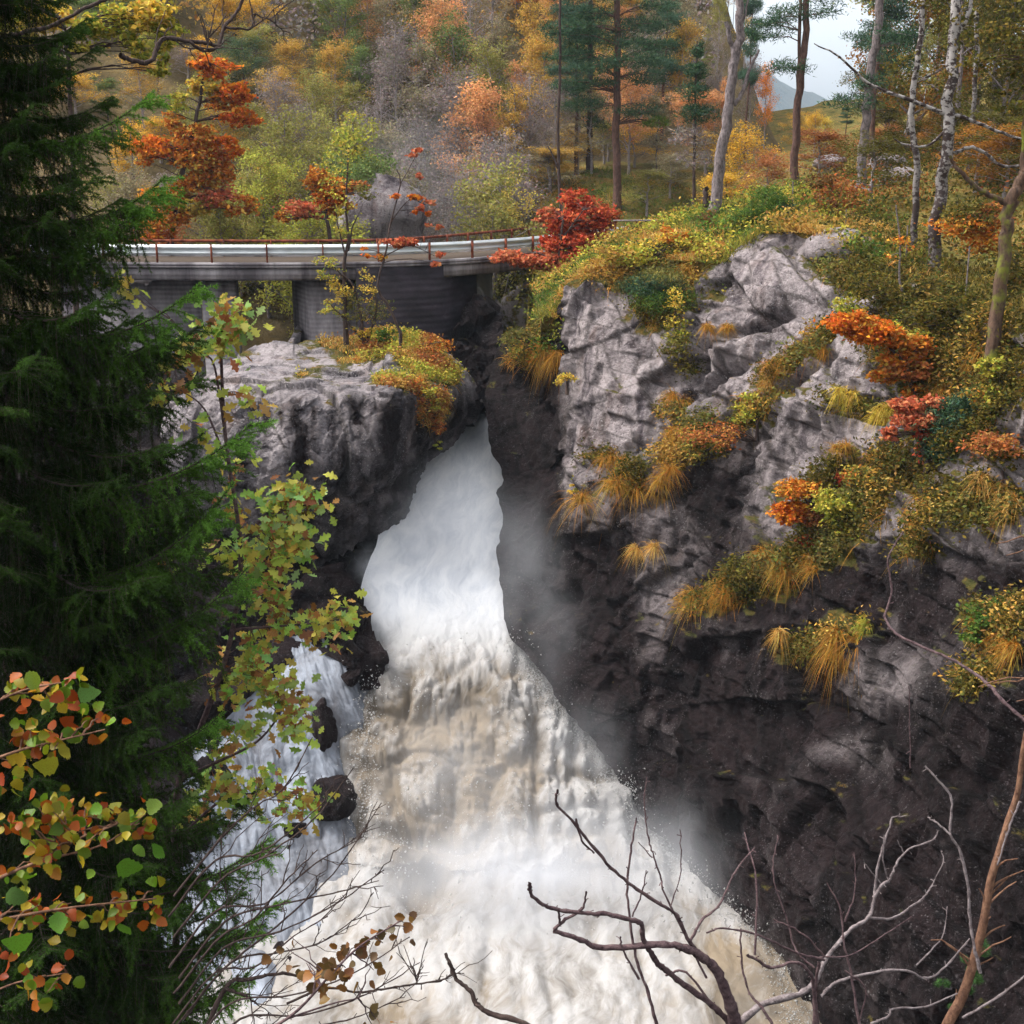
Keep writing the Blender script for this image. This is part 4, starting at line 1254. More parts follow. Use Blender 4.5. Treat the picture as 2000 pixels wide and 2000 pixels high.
# ---- tree kinds for the wooded slopes (each built once, then copied) ---------
def build_kind(kind, seed):
    rng = np.random.default_rng(seed)
    tb, cb = MB(), MB()
    H = 10.0
    lean = rng.uniform(-.5, .5, 2)
    zt_ = np.linspace(0, 1, 9)
    tr = np.stack([lean[0] * zt_ ** 1.5 + .12 * rng.standard_normal(9) * zt_, lean[1] * zt_ ** 1.5 + .12 * rng.standard_normal(9) * zt_, zt_ * H * 0.94], 1)
    r0 = {'round': .16, 'airy': .13, 'bare': .12, 'slim': .08, 'pine': .15, 'spruce': .14}[kind]
    tr[0, 2] = -0.8
    V, Fc = tube(tr, np.linspace(r0, 0.025, 9), 6)
    tb.add(V, Fc)
    at = lambda z: np.array([np.interp(z, tr[:, 2], tr[:, 0]), np.interp(z, tr[:, 2], tr[:, 1]), z])
    if kind in ('round', 'airy', 'bare', 'slim'):
        nl = {'round': 20, 'airy': 18, 'bare': 22, 'slim': 16}[kind]
        nleaf = {'round': 460, 'airy': 290, 'bare': 55, 'slim': 220}[kind]
        for i in range(nl):
            f = rng.uniform(0.22, 0.98) if kind != 'slim' else rng.uniform(.3, .98)
            z0 = f * H * 0.86
            wdt = (2.9 if kind == 'round' else 2.5 if kind != 'slim' else 1.2) * math.sin(min(1, (1.04 - f) * 1.25 + .12) * math.pi * 0.5) * rng.uniform(.55, 1.1)
            an = rng.uniform(0, 2 * math.pi)
            e = at(z0) + np.array([math.cos(an) * wdt, math.sin(an) * wdt, wdt * rng.uniform(.35, 1.2)])
            p = limb(tb, rng, at(z0), e, 0.055 * (1.1 - f) + .018, .012, .05, 6, 4)
            for j in range(3 if kind != 'bare' else 6):
                k = rng.integers(2, 6)
                e2 = p[k] + rng.standard_normal(3) * (.55, .55, .45) * (0.6 if kind == 'slim' else 1) + (0, 0, .25)
                limb(tb, rng, p[k], e2, .014, .005, .05, 4, 3)
                if kind == 'bare':
                    for _ in range(5):
                        limb(tb, rng, p[k] + (e2 - p[k]) * rng.uniform(.3, 1), e2 + rng.standard_normal(3) * .45 + (0, 0, .2), .006, .003, 0, 3, 3)
                q, _ = clump_points(rng, e2, np.array([.55, .55, .42]) * (.7 if kind == 'slim' else 1), nleaf // 3, 16, 1.0, .42)
                V, Fc = cards(rng, q, .16, .11, .12, .2)
                shade = rng.uniform(.75, 1.2)
                cb.add(V, Fc, np.repeat(shade * rng.uniform(.65, 1.3, (len(q), 1)) * (1 + rng.standard_normal((len(q), 3)) * (.06, .08, .06)), 4, 0))
    elif kind == 'pine':
        for i in range(26):
            f = rng.uniform(.42, 1.0)
            z0 = f * H * 0.94
            L = 2.5 * (1.12 - f) ** 0.55 * rng.uniform(.5, 1.1)
            an = rng.uniform(0, 2 * math.pi)
            e = at(z0) + np.array([math.cos(an) * L, math.sin(an) * L, L * rng.uniform(-.05, .3)])
            limb(tb, rng, at(z0), e, .035, .012, -.04, 5, 4)
            for j in range(3):
                c = at(z0) + (e - at(z0)) * rng.uniform(.55, 1.0) + rng.standard_normal(3) * .15
                q, cc = clump_points(rng, c, (.55, .55, .2), 240, 24, .55, .3)
                V, Fc = needles(rng, q, unit(rng.standard_normal((len(q), 3)) + (0, 0, .8)), .17, .035)
                cb.add(V, Fc, np.repeat(rng.uniform(.6, 1.4, (len(q), 1)) * np.ones(3), 3, 0))
        for i in range(14):
            z0 = rng.uniform(.15, .5) * H
            an = rng.uniform(0, 2 * math.pi)
            L = rng.uniform(.3, 1.1)
            limb(tb, rng, at(z0), at(z0) + np.array([math.cos(an) * L, math.sin(an) * L, L * .1]), .02, .006, -.05, 4, 4)
    else:
        for i in range(120):
            f = rng.uniform(.08, 1.0)
            z0 = f * H * 0.97
            L = 1.9 * (1.03 - f) * rng.uniform(.6, 1.1) + .1
            an = rng.uniform(0, 2 * math.pi)
            d = np.array([math.cos(an), math.sin(an), 0])
            t = rng.uniform(0.1, 1, int(40 + 130 * L))[:, None]
            q = at(min(z0, H * .93)) + d * L * t + np.array([0, 0, 1]) * (-.35 * L * t + .18 * L * t * t) + rng.standard_normal((len(t), 3)) * (.14, .14, .06) * (.4 + t)
            q[:, 2] -= rng.uniform(0, .25, len(t)) * L * .5
            V, Fc = needles(rng, q, unit(d + rng.standard_normal((len(q), 3)) * .5 + (0, 0, -.3)), .17, .04)
            cb.add(V, Fc, np.repeat(rng.uniform(.5, 1.4, (len(q), 1)) * np.ones(3), 3, 0))
    bark = {'round': 'bark_grey', 'airy': 'bark_far', 'bare': 'bark_far', 'slim': 'birch', 'pine': 'bark_pine', 'spruce': 'bark_dark'}[kind]
    return tb.mesh('trunk', M[bark], True, False), cb.mesh('crown', M['needle' if kind in ('pine', 'spruce') else 'leaf'], False, True)


KINDS = {k: [build_kind(k, 900 + 31 * i + len(k)) for i in range(n)] for k, n in (('round', 4), ('airy', 3), ('bare', 3), ('slim', 2), ('pine', 3), ('spruce', 2))}
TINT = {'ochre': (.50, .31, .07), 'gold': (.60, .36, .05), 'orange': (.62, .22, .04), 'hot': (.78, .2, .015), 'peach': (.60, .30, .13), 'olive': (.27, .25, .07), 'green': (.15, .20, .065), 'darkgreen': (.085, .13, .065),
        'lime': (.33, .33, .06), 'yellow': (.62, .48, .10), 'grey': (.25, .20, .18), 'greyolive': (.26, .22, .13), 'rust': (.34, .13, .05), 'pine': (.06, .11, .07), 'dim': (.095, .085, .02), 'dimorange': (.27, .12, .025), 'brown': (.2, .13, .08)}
kind_i = {}


def forest_tree(name, kind, px, py_top, Y, tint, label, group, cat='tree', tilt=(0, 0), slim=1.0):
    rng = random.Random(int(px * 7 + Y * 13))
    top = P(px, py_top, Y)
    z = drop(float(top[0]), float(top[1]))
    H = max(2.0, float(top[2]) - z)
    i = kind_i.get(kind, 0)
    kind_i[kind] = i + 1
    tm, cm = KINDS[kind][i % len(KINDS[kind])]
    r = thing(name, label, cat, (float(top[0]), float(top[1]), z), group)
    r.rotation_euler = (tilt[0], tilt[1], rng.uniform(0, 6.28))
    s = H / 10.0
    if 1400 < px < 1720 and Y > 60:
        slim *= 0.5
    w = min(max(s * 1.0, 0.55), 1.25) * slim * (1.0 if s < 1.6 else 1.1)
    r.scale = (w, w, s)
    obj('trunk', tm, r)
    obj('crown', cm, r, color=TINT[tint])
    return r


HG = 'trees on the slope behind the bridge'
for a in [
    # far row on the slope
    ('birch_tree', 'airy', 150, -160, 74, 'yellow', 'yellow tree high on the slope at the far left, above the spruce tip'),
    ('birch_tree', 'airy', 255, -120, 72, 'lime', 'yellow green tree on the slope right of the spruce top'),
    ('oak_tree', 'round', 340, -150, 78, 'olive', 'olive tree at the top edge behind the crooked black branch'),
    ('alder_tree', 'round', 420, -110, 76, 'green', 'dull green tree on the slope above the orange maple'),
    ('oak_tree', 'round', 500, -150, 78, 'ochre', 'ochre tree at the top edge right of the crooked black branch'),
    ('birch_tree', 'round', 585, -170, 76, 'gold', 'golden tree at the top of the slope, first left of the brightest one'),
    ('birch_tree', 'airy', 655, -130, 74, 'gold', 'brightest golden orange tree on the upper slope left of the gorge'),
    ('maple_tree', 'airy', 715, -60, 72, 'peach', 'peach orange tree on the upper slope beside the golden ones'),
    ('alder_tree', 'round', 800, -170, 84, 'darkgreen', 'dark grey green tree at the top edge above the gorge'),
    ('oak_tree', 'round', 880, -140, 86, 'olive', 'dark olive tree at the top edge, right of the grey green one'),
    ('oak_tree', 'airy', 955, -60, 84, 'peach', 'pale orange tree at the top of the slope left of the tall pine'),
    ('maple_tree', 'round', 1010, 10, 80, 'orange', 'round orange tree on the slope just left of the tall pine crown'),
    ('birch_tree', 'airy', 1075, -90, 88, 'peach', 'pinkish orange tree behind the left edge of the tall pine crown'),
    ('oak_tree', 'airy', 1150, -100, 90, 'greyolive', 'grey olive tree far behind the tall pine'),
    ('oak_tree', 'airy', 1265, -60, 88, 'peach', 'hazy orange tree between the tall pine and the leaning grey trunk'),
    ('maple_tree', 'airy', 1345, -100, 82, 'orange', 'orange tree directly behind the broken limb of the leaning trunk'),
    ('oak_tree', 'airy', 1420, 60, 86, 'ochre', 'ochre tree behind the leaning trunk near the white sky'),
    # middle row
    ('birch_tree', 'slim', 300, 40, 64, 'lime', 'slim yellow green birch left of the orange maple behind the bridge'),
    ('bare_tree', 'bare', 365, 110, 66, 'grey', 'bare grey tree behind the orange maple leaves'),
    ('alder_tree', 'round', 470, 70, 66, 'darkgreen', 'dark green tree right of the orange maple, below the ochre trees'),
    ('oak_tree', 'airy', 545, 130, 64, 'ochre', 'ochre brown tree in mid slope over the dark trunk'),
    ('bare_tree', 'bare', 590, 190, 60, 'grey', 'purplish bare tree low on the slope above the orange bush'),
    ('birch_tree', 'airy', 650, 80, 66, 'ochre', 'dull gold tree in mid slope under the brightest golden tree'),
    ('bare_tree', 'bare', 715, 190, 62, 'grey', 'grey leafless tree just left of the spray behind the bridge'),
    ('bare_tree', 'bare', 770, 90, 70, 'greyolive', 'grey brown half bare tree in mid slope above the spray'),
    ('oak_tree', 'round', 830, 40, 74, 'olive', 'olive tree in mid slope directly above the spray cloud'),
    ('birch_tree', 'slim', 880, 130, 70, 'greyolive', 'slim white stemmed birch right of the spray cloud'),
    ('bare_tree', 'bare', 925, 110, 68, 'greyolive', 'half bare tree in mid slope right of the white stemmed birch'),
    ('oak_tree', 'airy', 975, 130, 74, 'olive', 'sparse olive tree in mid slope left of the thin black trunk'),
    ('bare_tree', 'bare', 1035, 130, 62, 'grey', 'bare grey tree standing just left of the thin black trunk'),
    ('bare_tree', 'bare', 985, 250, 58, 'grey', 'low bare tree on the bank above the red maple'),
    ('oak_tree', 'airy', 1120, 120, 72, 'greyolive', 'dull olive tree behind the stem of the tall pine'),
    ('oak_tree', 'airy', 1230, 170, 76, 'ochre', 'ochre tree right of the tall pine stem in mid distance'),
    ('bare_tree', 'bare', 1290, 180, 68, 'grey', 'bare tree behind the small slender spruce'),
    ('bare_tree', 'bare', 795, 260, 56, 'grey', 'thin bare tree standing in the spray right behind the bridge'),
    ('bare_tree', 'bare', 890, 290, 56, 'grey', 'thin bare tree at the right edge of the spray behind the bridge'),
    # near row
    ('birch_tree', 'slim', 690, 210, 53, 'lime', 'slender yellow green sapling behind the guardrail'),
    ('alder_bush', 'round', 745, 330, 54, 'greyolive', 'low olive bush behind the guardrail left of the spray'),
    ('willow_bush', 'round', 510, 300, 53, 'lime', 'broad yellow green bush behind the guardrail right of the orange maple'),
    ('willow_bush', 'round', 600, 390, 50, 'lime', 'low green bush behind the guardrail under the small orange maple'),
    ('willow_bush', 'round', 440, 370, 51, 'olive', 'olive green bush behind the guardrail left of the broad bush'),
    ('willow_bush', 'airy', 985, 350, 56, 'yellow', 'pale yellow bush behind the right part of the bridge'),
    ('willow_bush', 'round', 1075, 330, 60, 'ochre', 'ochre bush on the bank above the red maple'),
    ('rowan_bush', 'airy', 330, 400, 49, 'rust', 'rust coloured bush at the left end of the guardrail'),
    ('willow_bush', 'airy', 640, 440, 49.5, 'olive', 'dull green bush right behind the middle of the guardrail'),
    ('willow_bush', 'airy', 250, 330, 52, 'greyolive', 'olive bush left of the orange maple, next to the spruce'),
]:
    forest_tree(*a, HG)

RG = 'trees in the wood above the right cliff'
for a in [
    ('oak_tree', 'round', 1560, 265, 70, 'ochre', 'ochre tree behind the double pine trunks'),
    ('maple_tree', 'airy', 1500, 120, 66, 'orange', 'bright orange tree between the leaning trunk and the double pine'),
    ('pine_tree', 'pine', 1470, -40, 64, 'pine', 'dark pine crown behind the top of the leaning grey trunk'),
    ('pine_tree', 'pine', 1130, -10, 62, 'pine', 'shaded pine left of and behind the tall pine'),
    ('pine_tree', 'pine', 1300, -20, 66, 'pine', 'dark pine right of the tall pine, behind the small spruce'),
    ('pine_tree', 'pine', 1655, 205, 82, 'pine', 'small far pine under the gap of white sky'),
    ('birch_tree', 'airy', 1610, 300, 74, 'yellow', 'yellow tree low in the gap below the blue mountain'),
    ('oak_tree', 'round', 1740, 120, 62, 'dim', 'dim olive tree behind the straight trunk right of the sky gap'),
    ('oak_tree', 'round', 1800, -100, 54, 'dimorange', 'dim orange tree behind the two birch trunks'),
    ('oak_tree', 'round', 1900, -120, 48, 'dim', 'dark olive tree filling the upper right corner'),
    ('oak_tree', 'round', 1985, -60, 42, 'dim', 'dark tree at the right edge behind the mossy limb'),
    ('pine_tree', 'pine', 1730, -140, 52, 'pine', 'pine crown at the top edge between the straight trunk and the birches'),
    ('oak_tree', 'airy', 1870, 120, 56, 'dimorange', 'orange brown tree low in the wood right of the birches'),
    ('oak_tree', 'airy', 1960, 150, 52, 'dim', 'olive tree in the wood at the right edge, below the dark one'),
    ('oak_bush', 'round', 1790, 250, 54, 'dim', 'olive bush between the birches and the straight trunk'),
    ('oak_tree', 'airy', 1705, 215, 68, 'olive', 'grey green tree in the wood just left of the birches'),
]:
    forest_tree(*a, RG)
for px, pt, Y, tint, lab in [(1445, 245, 56, 'gold', 'golden bush right of the leaning grey trunk'), (1500, 290, 54, 'rust', 'rust brown bush between the leaning trunk and the double pine'),
                             (1600, 340, 46, 'rust', 'brown leaved bush left of the straight trunk'), (1590, 300, 62, 'gold', 'golden bush right of the double pine trunks'),
                             (1720, 270, 56, 'rust', 'reddish bush right of the straight trunk'), (1860, 330, 44, 'dim', 'olive bush in the shade right of the birches'),
                             (1960, 400, 36, 'dimorange', 'orange brown bush behind the mossy forked tree'), (1900, 420, 38, 'dimorange', 'low orange bush left of the mossy forked tree'),
                             (1265, 350, 58, 'olive', 'pale olive bush on the grassy bank right of the tall pine'), (1075, 290, 60, 'greyolive', 'dull bush on the bank between the thin black stem and the tall pine'), (1130, 300, 62, 'ochre', 'ochre bush on the bank just left of the tall pine foot'), (1180, 330, 64, 'olive', 'low olive bush directly behind the tall pine foot'), (1240, 300, 64, 'gold', 'golden bush on the bank just right of the tall pine foot'), (1310, 320, 60, 'greyolive', 'dull bush behind the foot of the slender spruce'), (1380, 270, 62, 'ochre', 'ochre bush right behind the foot of the leaning grey trunk'), (1340, 250, 68, 'grey', 'grey leafless bush far behind the slender spruce'), (1210, 250, 70, 'grey', 'grey leafless bush far behind the tall pine'), (1420, 340, 50, 'gold', 'low golden bush at the foot of the leaning trunk'),
                             (1700, 400, 38, 'dim', 'dark olive bush between the straight trunk and the birches')]:
    forest_tree('bush', 'airy', px, pt, Y, tint, lab, 'bushes in the wood above the right cliff', 'bush')

MARKS = [(140, 'hidden left behind the spruce top'), (215, 'showing through the spruce top'), (290, 'beside the spruce top'), (370, 'left of the vivid orange maple crown'), (450, 'over the vivid orange maple'), (530, 'left over the broad yellow green bush'), (610, 'right over the broad yellow green bush'), (690, 'over the small orange maple'),
         (770, 'left over the spray cloud'), (850, 'right over the spray cloud'), (930, 'over the gap in the bridge'), (1010, 'left over the red maple'), (1085, 'right over the red maple'), (1160, 'just left of the tall pine stem'), (1250, 'just right of the tall pine stem'), (1340, 'behind the slender spruce'), (1600, 'behind the leaning grey trunk')]
ROWS = ['lowest row', 'second row', 'third row', 'fourth row', 'fifth row', 'topmost row']
WORD = {'ochre': 'ochre', 'gold': 'golden', 'olive': 'olive', 'grey': 'leafless grey', 'greyolive': 'dull grey olive', 'green': 'green', 'peach': 'pale orange'}
seen_labels = set()


def where_label(tint, kind, row, x):
    m = next(w for lim, w in MARKS if x < lim)
    for extra in ('', ' full', ' loose', ' tall', ' slim', ' narrow', ' leaning'):
        l = f"{WORD[tint]}{extra} tree, {ROWS[row]} of far wood, {m}"
        if l not in seen_labels:
            seen_labels.add(l)
            return l
    return l


frng = random.Random(99)
for row, (Yr, pt0) in enumerate([(54, 330), (58, 240), (62, 150), (67, 60), (72, -40), (78, -130)]):
    x = (215 if row < 2 else 70) + 37 * row % 60
    while x < 1480:
        left = x < 720
        tint = frng.choice(['ochre', 'gold', 'olive', 'olive', 'grey', 'green'] if left else ['olive', 'greyolive', 'grey', 'grey', 'green', 'peach'] if x < 1000 else ['peach', 'greyolive', 'olive', 'grey', 'ochre'])
        if not (x > 1010 and Yr < 60) and not (760 < x < 930 and Yr < 60):
            kind = {'grey': 'bare', 'greyolive': frng.choice(['bare', 'airy', 'slim'])}.get(tint, frng.choice(['round', 'airy', 'airy', 'slim']))
            forest_tree('tree', kind, x, pt0 + frng.uniform(-40, 50), Yr + frng.uniform(-2, 2), tint, where_label(tint, kind, row, x), 'close set trees of the far slope')
        x += frng.uniform(52, 80)
for x, pt, Yr, tint, lab in [(1760, 60, 70, 'dim', 'dim tree far back between the straight trunk and the slender birch'), (1840, 40, 66, 'olive', 'olive tree far back right behind the stout birch'), (1930, 0, 62, 'dim', 'dim tree far back behind the pale thin birch'),
                        (2010, -60, 56, 'dim', 'dark tree at the right edge of the frame, high in the wood'), (1800, 170, 60, 'dimorange', 'orange brown tree between the two birches, midway up'), (1880, 220, 50, 'dim', 'dim tree just right of the stout birch at branch height'),
                        (1990, 210, 46, 'dim', 'dim tree behind the mossy limb at the right edge'), (1940, 290, 40, 'dim', 'low dim tree behind the fork of the mossy tree'), (1835, 290, 48, 'dimorange', 'low orange brown tree behind the foot of the stout birch'),
                        (2030, 330, 36, 'dim', 'low dim tree half outside the frame beside the mossy tree'), (1750, 200, 58, 'dim', 'dim tree left of the slender birch, midway up'), (1970, -140, 52, 'dim', 'tall dark tree reaching past the top right corner'), (1850, -150, 60, 'olive', 'tall olive tree over the top of the stout birch')]:
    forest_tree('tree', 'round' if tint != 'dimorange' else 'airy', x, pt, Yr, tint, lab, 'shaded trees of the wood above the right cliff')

# far wood that closes the slope behind the single trees
rng = np.random.default_rng(55)
n = 60000
fx = rng.uniform(-48, 26, n)
fy = 70 + 45 * rng.uniform(0, 1, n) ** 1.3
fz = hill_z(fx, fy)
keep = (fx - 0.03 * (fy - 70) < 11)
lump = fbm(np.stack([fx, fy, fz], 1) / 3.2, 3, 300)
fz = fz + (2.2 + 3.0 * lump) * rng.uniform(0.05, 1, n) ** 0.7
q = np.stack([fx, fy, fz], 1)[keep]
V, Fc = cards(rng, q, .28, .19, .3)
hue = fbm(q / 4.0, 2, 310)
cols = np.where((hue > .12)[:, None], pick(rng, 'ochre', len(q)), np.where((hue < -.15)[:, None], pick(rng, 'grey', len(q)), pick(rng, 'olive', len(q))))
mb = MB()
mb.add(V, Fc, np.repeat(cols, 4, 0))
tag(obj('far_wood', mb.mesh('far_wood', M['leaf'], False, True)), 'mixed autumn wood that covers the far slope between the single trees', kind='stuff')

# ---- ground cover -------------------------------------------------------------
def blades_mesh(rng, base, direction, L, droop, width, cols, seg=3):
    """Grass blades that spring out along `direction` and hang over."""
    n = len(base)
    t = np.linspace(0, 1, seg + 1)
    L = np.broadcast_to(L, (n,))
    droop = np.broadcast_to(droop, (n,))
    pts = base[:, None] + direction[:, None] * (L[:, None] * t[None])[..., None] + np.array([0, 0, -1.0]) * ((L * droop)[:, None] * t[None] ** 2)[..., None]
    side = unit(np.cross(direction, rng.standard_normal((n, 3))))
    w = width * (1 - t) ** 0.6
    A = pts + side[:, None] * w[None, :, None] / 2
    B = pts - side[:, None] * w[None, :, None] / 2
    V = np.stack([A, B], 2).reshape(n, -1, 3)
    k = 2 * (seg + 1)
    f = np.array([(2 * i, 2 * i + 1, 2 * i + 3, 2 * i + 2) for i in range(seg)])
    Fc = (np.arange(n)[:, None, None] * k + f[None]).reshape(-1, 4)
    return V.reshape(-1, 3), Fc, np.repeat(cols, k, 0)


rng = np.random.default_rng(77)
# grass on the ground above the cliff
n = 80000
i = (rng.uniform(0, 1, n) ** 1.2 * 78).astype(int)
j = rng.integers(0, nx - 1, n)
base = GP[i, j] + rng.uniform(-.25, .25, (n, 3)) * (1, 1, 0)
sel = (to_px(base)[0] < 2500) & (base[:, 1] > 20)
base = base[sel]
n = len(base)
d = unit(rng.standard_normal((n, 3)) * .45 + (0, 0, 1))
tone = fbm(base / 2.2, 3, 320)
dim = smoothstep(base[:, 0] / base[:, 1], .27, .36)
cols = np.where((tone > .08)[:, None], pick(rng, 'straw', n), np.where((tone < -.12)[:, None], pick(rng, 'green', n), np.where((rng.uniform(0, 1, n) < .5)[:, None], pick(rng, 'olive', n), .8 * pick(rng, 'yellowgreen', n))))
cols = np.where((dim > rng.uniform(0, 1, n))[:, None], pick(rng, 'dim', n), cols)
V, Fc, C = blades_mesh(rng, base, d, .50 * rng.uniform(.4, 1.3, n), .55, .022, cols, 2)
mb = MB(); mb.add(V, Fc, C)
tag(obj('grass', mb.mesh('grass', M['blade'], False, True)), 'long autumn grass on the bank above the right cliff', kind='stuff')

# gold grass that hangs from the ledges
vm = np.argwhere(CLIFF_VEG > .5)
k = vm[rng.integers(0, len(vm), 30000)]
b_ = CLIFF_G[k[:, 0], k[:, 1]]
k = k[fbm(b_ / .9, 3, 326) > .05]
b_, n_ = CLIFF_G[k[:, 0], k[:, 1]], CLIFF_N[k[:, 0], k[:, 1]]
px_ = to_px(b_)[0]
d = unit(n_ * .6 + rng.standard_normal((len(k), 3)) * .5 + (0, 0, .5))
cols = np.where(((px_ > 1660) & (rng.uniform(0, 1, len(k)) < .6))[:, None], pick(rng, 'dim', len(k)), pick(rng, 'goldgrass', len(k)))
V, Fc, C = blades_mesh(rng, b_, d, .42 * rng.uniform(.4, 1.2, len(k)), rng.uniform(.5, 1.3, len(k)), .016, cols, 3)
mb = MB(); mb.add(V, Fc, C)
tag(obj('grass', mb.mesh('grass', M['blade'], False, True)), 'gold autumn grass hanging from the ledges of the right cliff', kind='stuff')

# low leafy growth over the mossy slopes
vm = np.argwhere(CLIFF_VEG > .42)
n = 30000
k = vm[rng.integers(0, len(vm), n)]
wgt = CLIFF_VEG[k[:, 0], k[:, 1]]
nz_ = fbm(CLIFF_G[k[:, 0], k[:, 1]] / 1.1, 3, 330)
ok = wgt + .8 * nz_ > rng.uniform(.35, .85, n)
k = k[ok]
base = CLIFF_G[k[:, 0], k[:, 1]] + CLIFF_N[k[:, 0], k[:, 1]] * rng.uniform(.0, .22, (len(k), 1))
m = 5
q = np.repeat(base, m, 0) + rng.standard_normal((len(base) * m, 3)) * .12
V, Fc = cards(rng, q, .10, .05, .2)
tone = fbm(base / 1.3, 3, 333)
cols = np.where((tone > .2)[:, None], pick(rng, 'ochre', len(base)), np.where((tone < -.05)[:, None], pick(rng, 'dim', len(base)), pick(rng, 'olive', len(base))))
pxb = to_px(base)[0]
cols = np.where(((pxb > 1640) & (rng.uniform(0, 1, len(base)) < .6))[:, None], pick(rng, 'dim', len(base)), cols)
mb = MB(); mb.add(V, Fc, np.repeat(np.repeat(cols, m, 0), 4, 0))
tag(obj('undergrowth', mb.mesh('undergrowth', M['leaf'], False, True)), 'low heather, moss and leafy growth on the ledges of the right cliff', kind='stuff')
j = rng.integers(0, nx - 1, 9000)
i = (rng.uniform(0, 1, 9000) ** 1.3 * 70).astype(int)
base = GP[i, j]
sel = fbm(base / 1.4, 3, 345) > .12
base = np.where(sel[:, None], base, base - (0, 0, 1.0))
q = np.repeat(base, 6, 0) + rng.standard_normal((54000, 3)) * (.22, .22, .14) + (0, 0, .2)
V, Fc = cards(rng, q, .11, .07, .25)
tone = fbm(base / 1.8, 3, 340)
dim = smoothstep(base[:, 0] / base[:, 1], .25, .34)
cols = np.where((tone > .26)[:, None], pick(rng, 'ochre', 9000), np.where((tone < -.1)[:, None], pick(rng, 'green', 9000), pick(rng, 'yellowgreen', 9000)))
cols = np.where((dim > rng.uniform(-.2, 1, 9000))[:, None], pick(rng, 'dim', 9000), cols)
mb = MB(); mb.add(V, Fc, np.repeat(np.repeat(cols, 6, 0), 4, 0))
tag(obj('undergrowth', mb.mesh('undergrowth', M['leaf'], False, True)), 'bilberry and fern growth on the woodland floor above the cliff', kind='stuff')

n = 7000
xx = rng.uniform(7, 30, n); yy = rng.uniform(27, 66, n)
ok = (xx / yy > .235) & (xx / yy < .45) & (yy > np.interp(xx, xe, ye) + .3)
xx, yy = xx[ok], yy[ok]
base = np.stack([xx, yy, ground_z(xx, yy)], 1)
base[:, 2] += .3 * np.clip(fbm(base / 2.0, 3, 347), -1, 1)
hgt_ = rng.uniform(.2, .9, len(base))
q = np.repeat(base, 9, 0) + rng.standard_normal((len(base) * 9, 3)) * (.3, .3, .1) + np.stack([np.zeros(len(base) * 9), np.zeros(len(base) * 9), np.repeat(hgt_, 9) * rng.uniform(0, 1, len(base) * 9)], 1)
V, Fc = cards(rng, q, .12, .075, .25)
tone = fbm(base / 2.4, 3, 349)
cols = np.where((tone > .22)[:, None], pick(rng, 'rust', len(base)), pick(rng, 'dim', len(base)))
mb = MB(); mb.add(V, Fc, np.repeat(np.repeat(cols, 9, 0), 4, 0))
tag(obj('undergrowth', mb.mesh('undergrowth', M['leaf'], False, True)), 'dim knee high undergrowth between the trunks at the right', kind='stuff')

# grass and small leaves on the boulder top
vm = np.argwhere(vegb > .5)
k = vm[rng.integers(0, len(vm), 9000)]
base = Gb[k[:, 0], k[:, 1]]
bpx, bpy_ = bx_[k[:, 0], k[:, 1]], by_[k[:, 0], k[:, 1]]
d = unit(rng.standard_normal((9000, 3)) * .5 + (0, 0, 1) + nb[k[:, 0], k[:, 1]] * .4)
cols = np.where((rng.uniform(0, 1, 9000) < .75)[:, None], pick(rng, 'straw', 9000), pick(rng, 'olive', 9000))
V, Fc, C = blades_mesh(rng, base, d, .34 * rng.uniform(.5, 1.3, 9000), .7, .022, cols, 2)
mb = MB(); mb.add(V, Fc, C)
sel = (bpx > 700) | (rng.uniform(0, 1, 9000) < .12)
bs = base[sel]
q = np.repeat(bs, 5, 0) + rng.standard_normal((len(bs) * 5, 3)) * .08 + (0, 0, .12)
V, Fc = cards(rng, q, .10, .07, .6)
tone = fbm(bs / .8, 3, 350)
bs = bs[::2]; q = np.repeat(bs, 5, 0) + rng.standard_normal((len(bs) * 5, 3)) * .09 + (0, 0, .10)
V, Fc = cards(rng, q, .085, .05, .2)
tone = fbm(bs / .8, 3, 350)
cols = np.where((tone > .2)[:, None], pick(rng, 'rust', len(bs)), np.where((tone < -.05)[:, None], pick(rng, 'yellowgreen', len(bs)), pick(rng, 'ochre', len(bs))))
mb.add(V, Fc, np.repeat(np.repeat(cols, 5, 0), 4, 0))
tag(obj('undergrowth', mb.mesh('undergrowth', M['blade'], False, True)), 'straw grass and orange leaves along the top of the wedged boulder', kind='stuff')


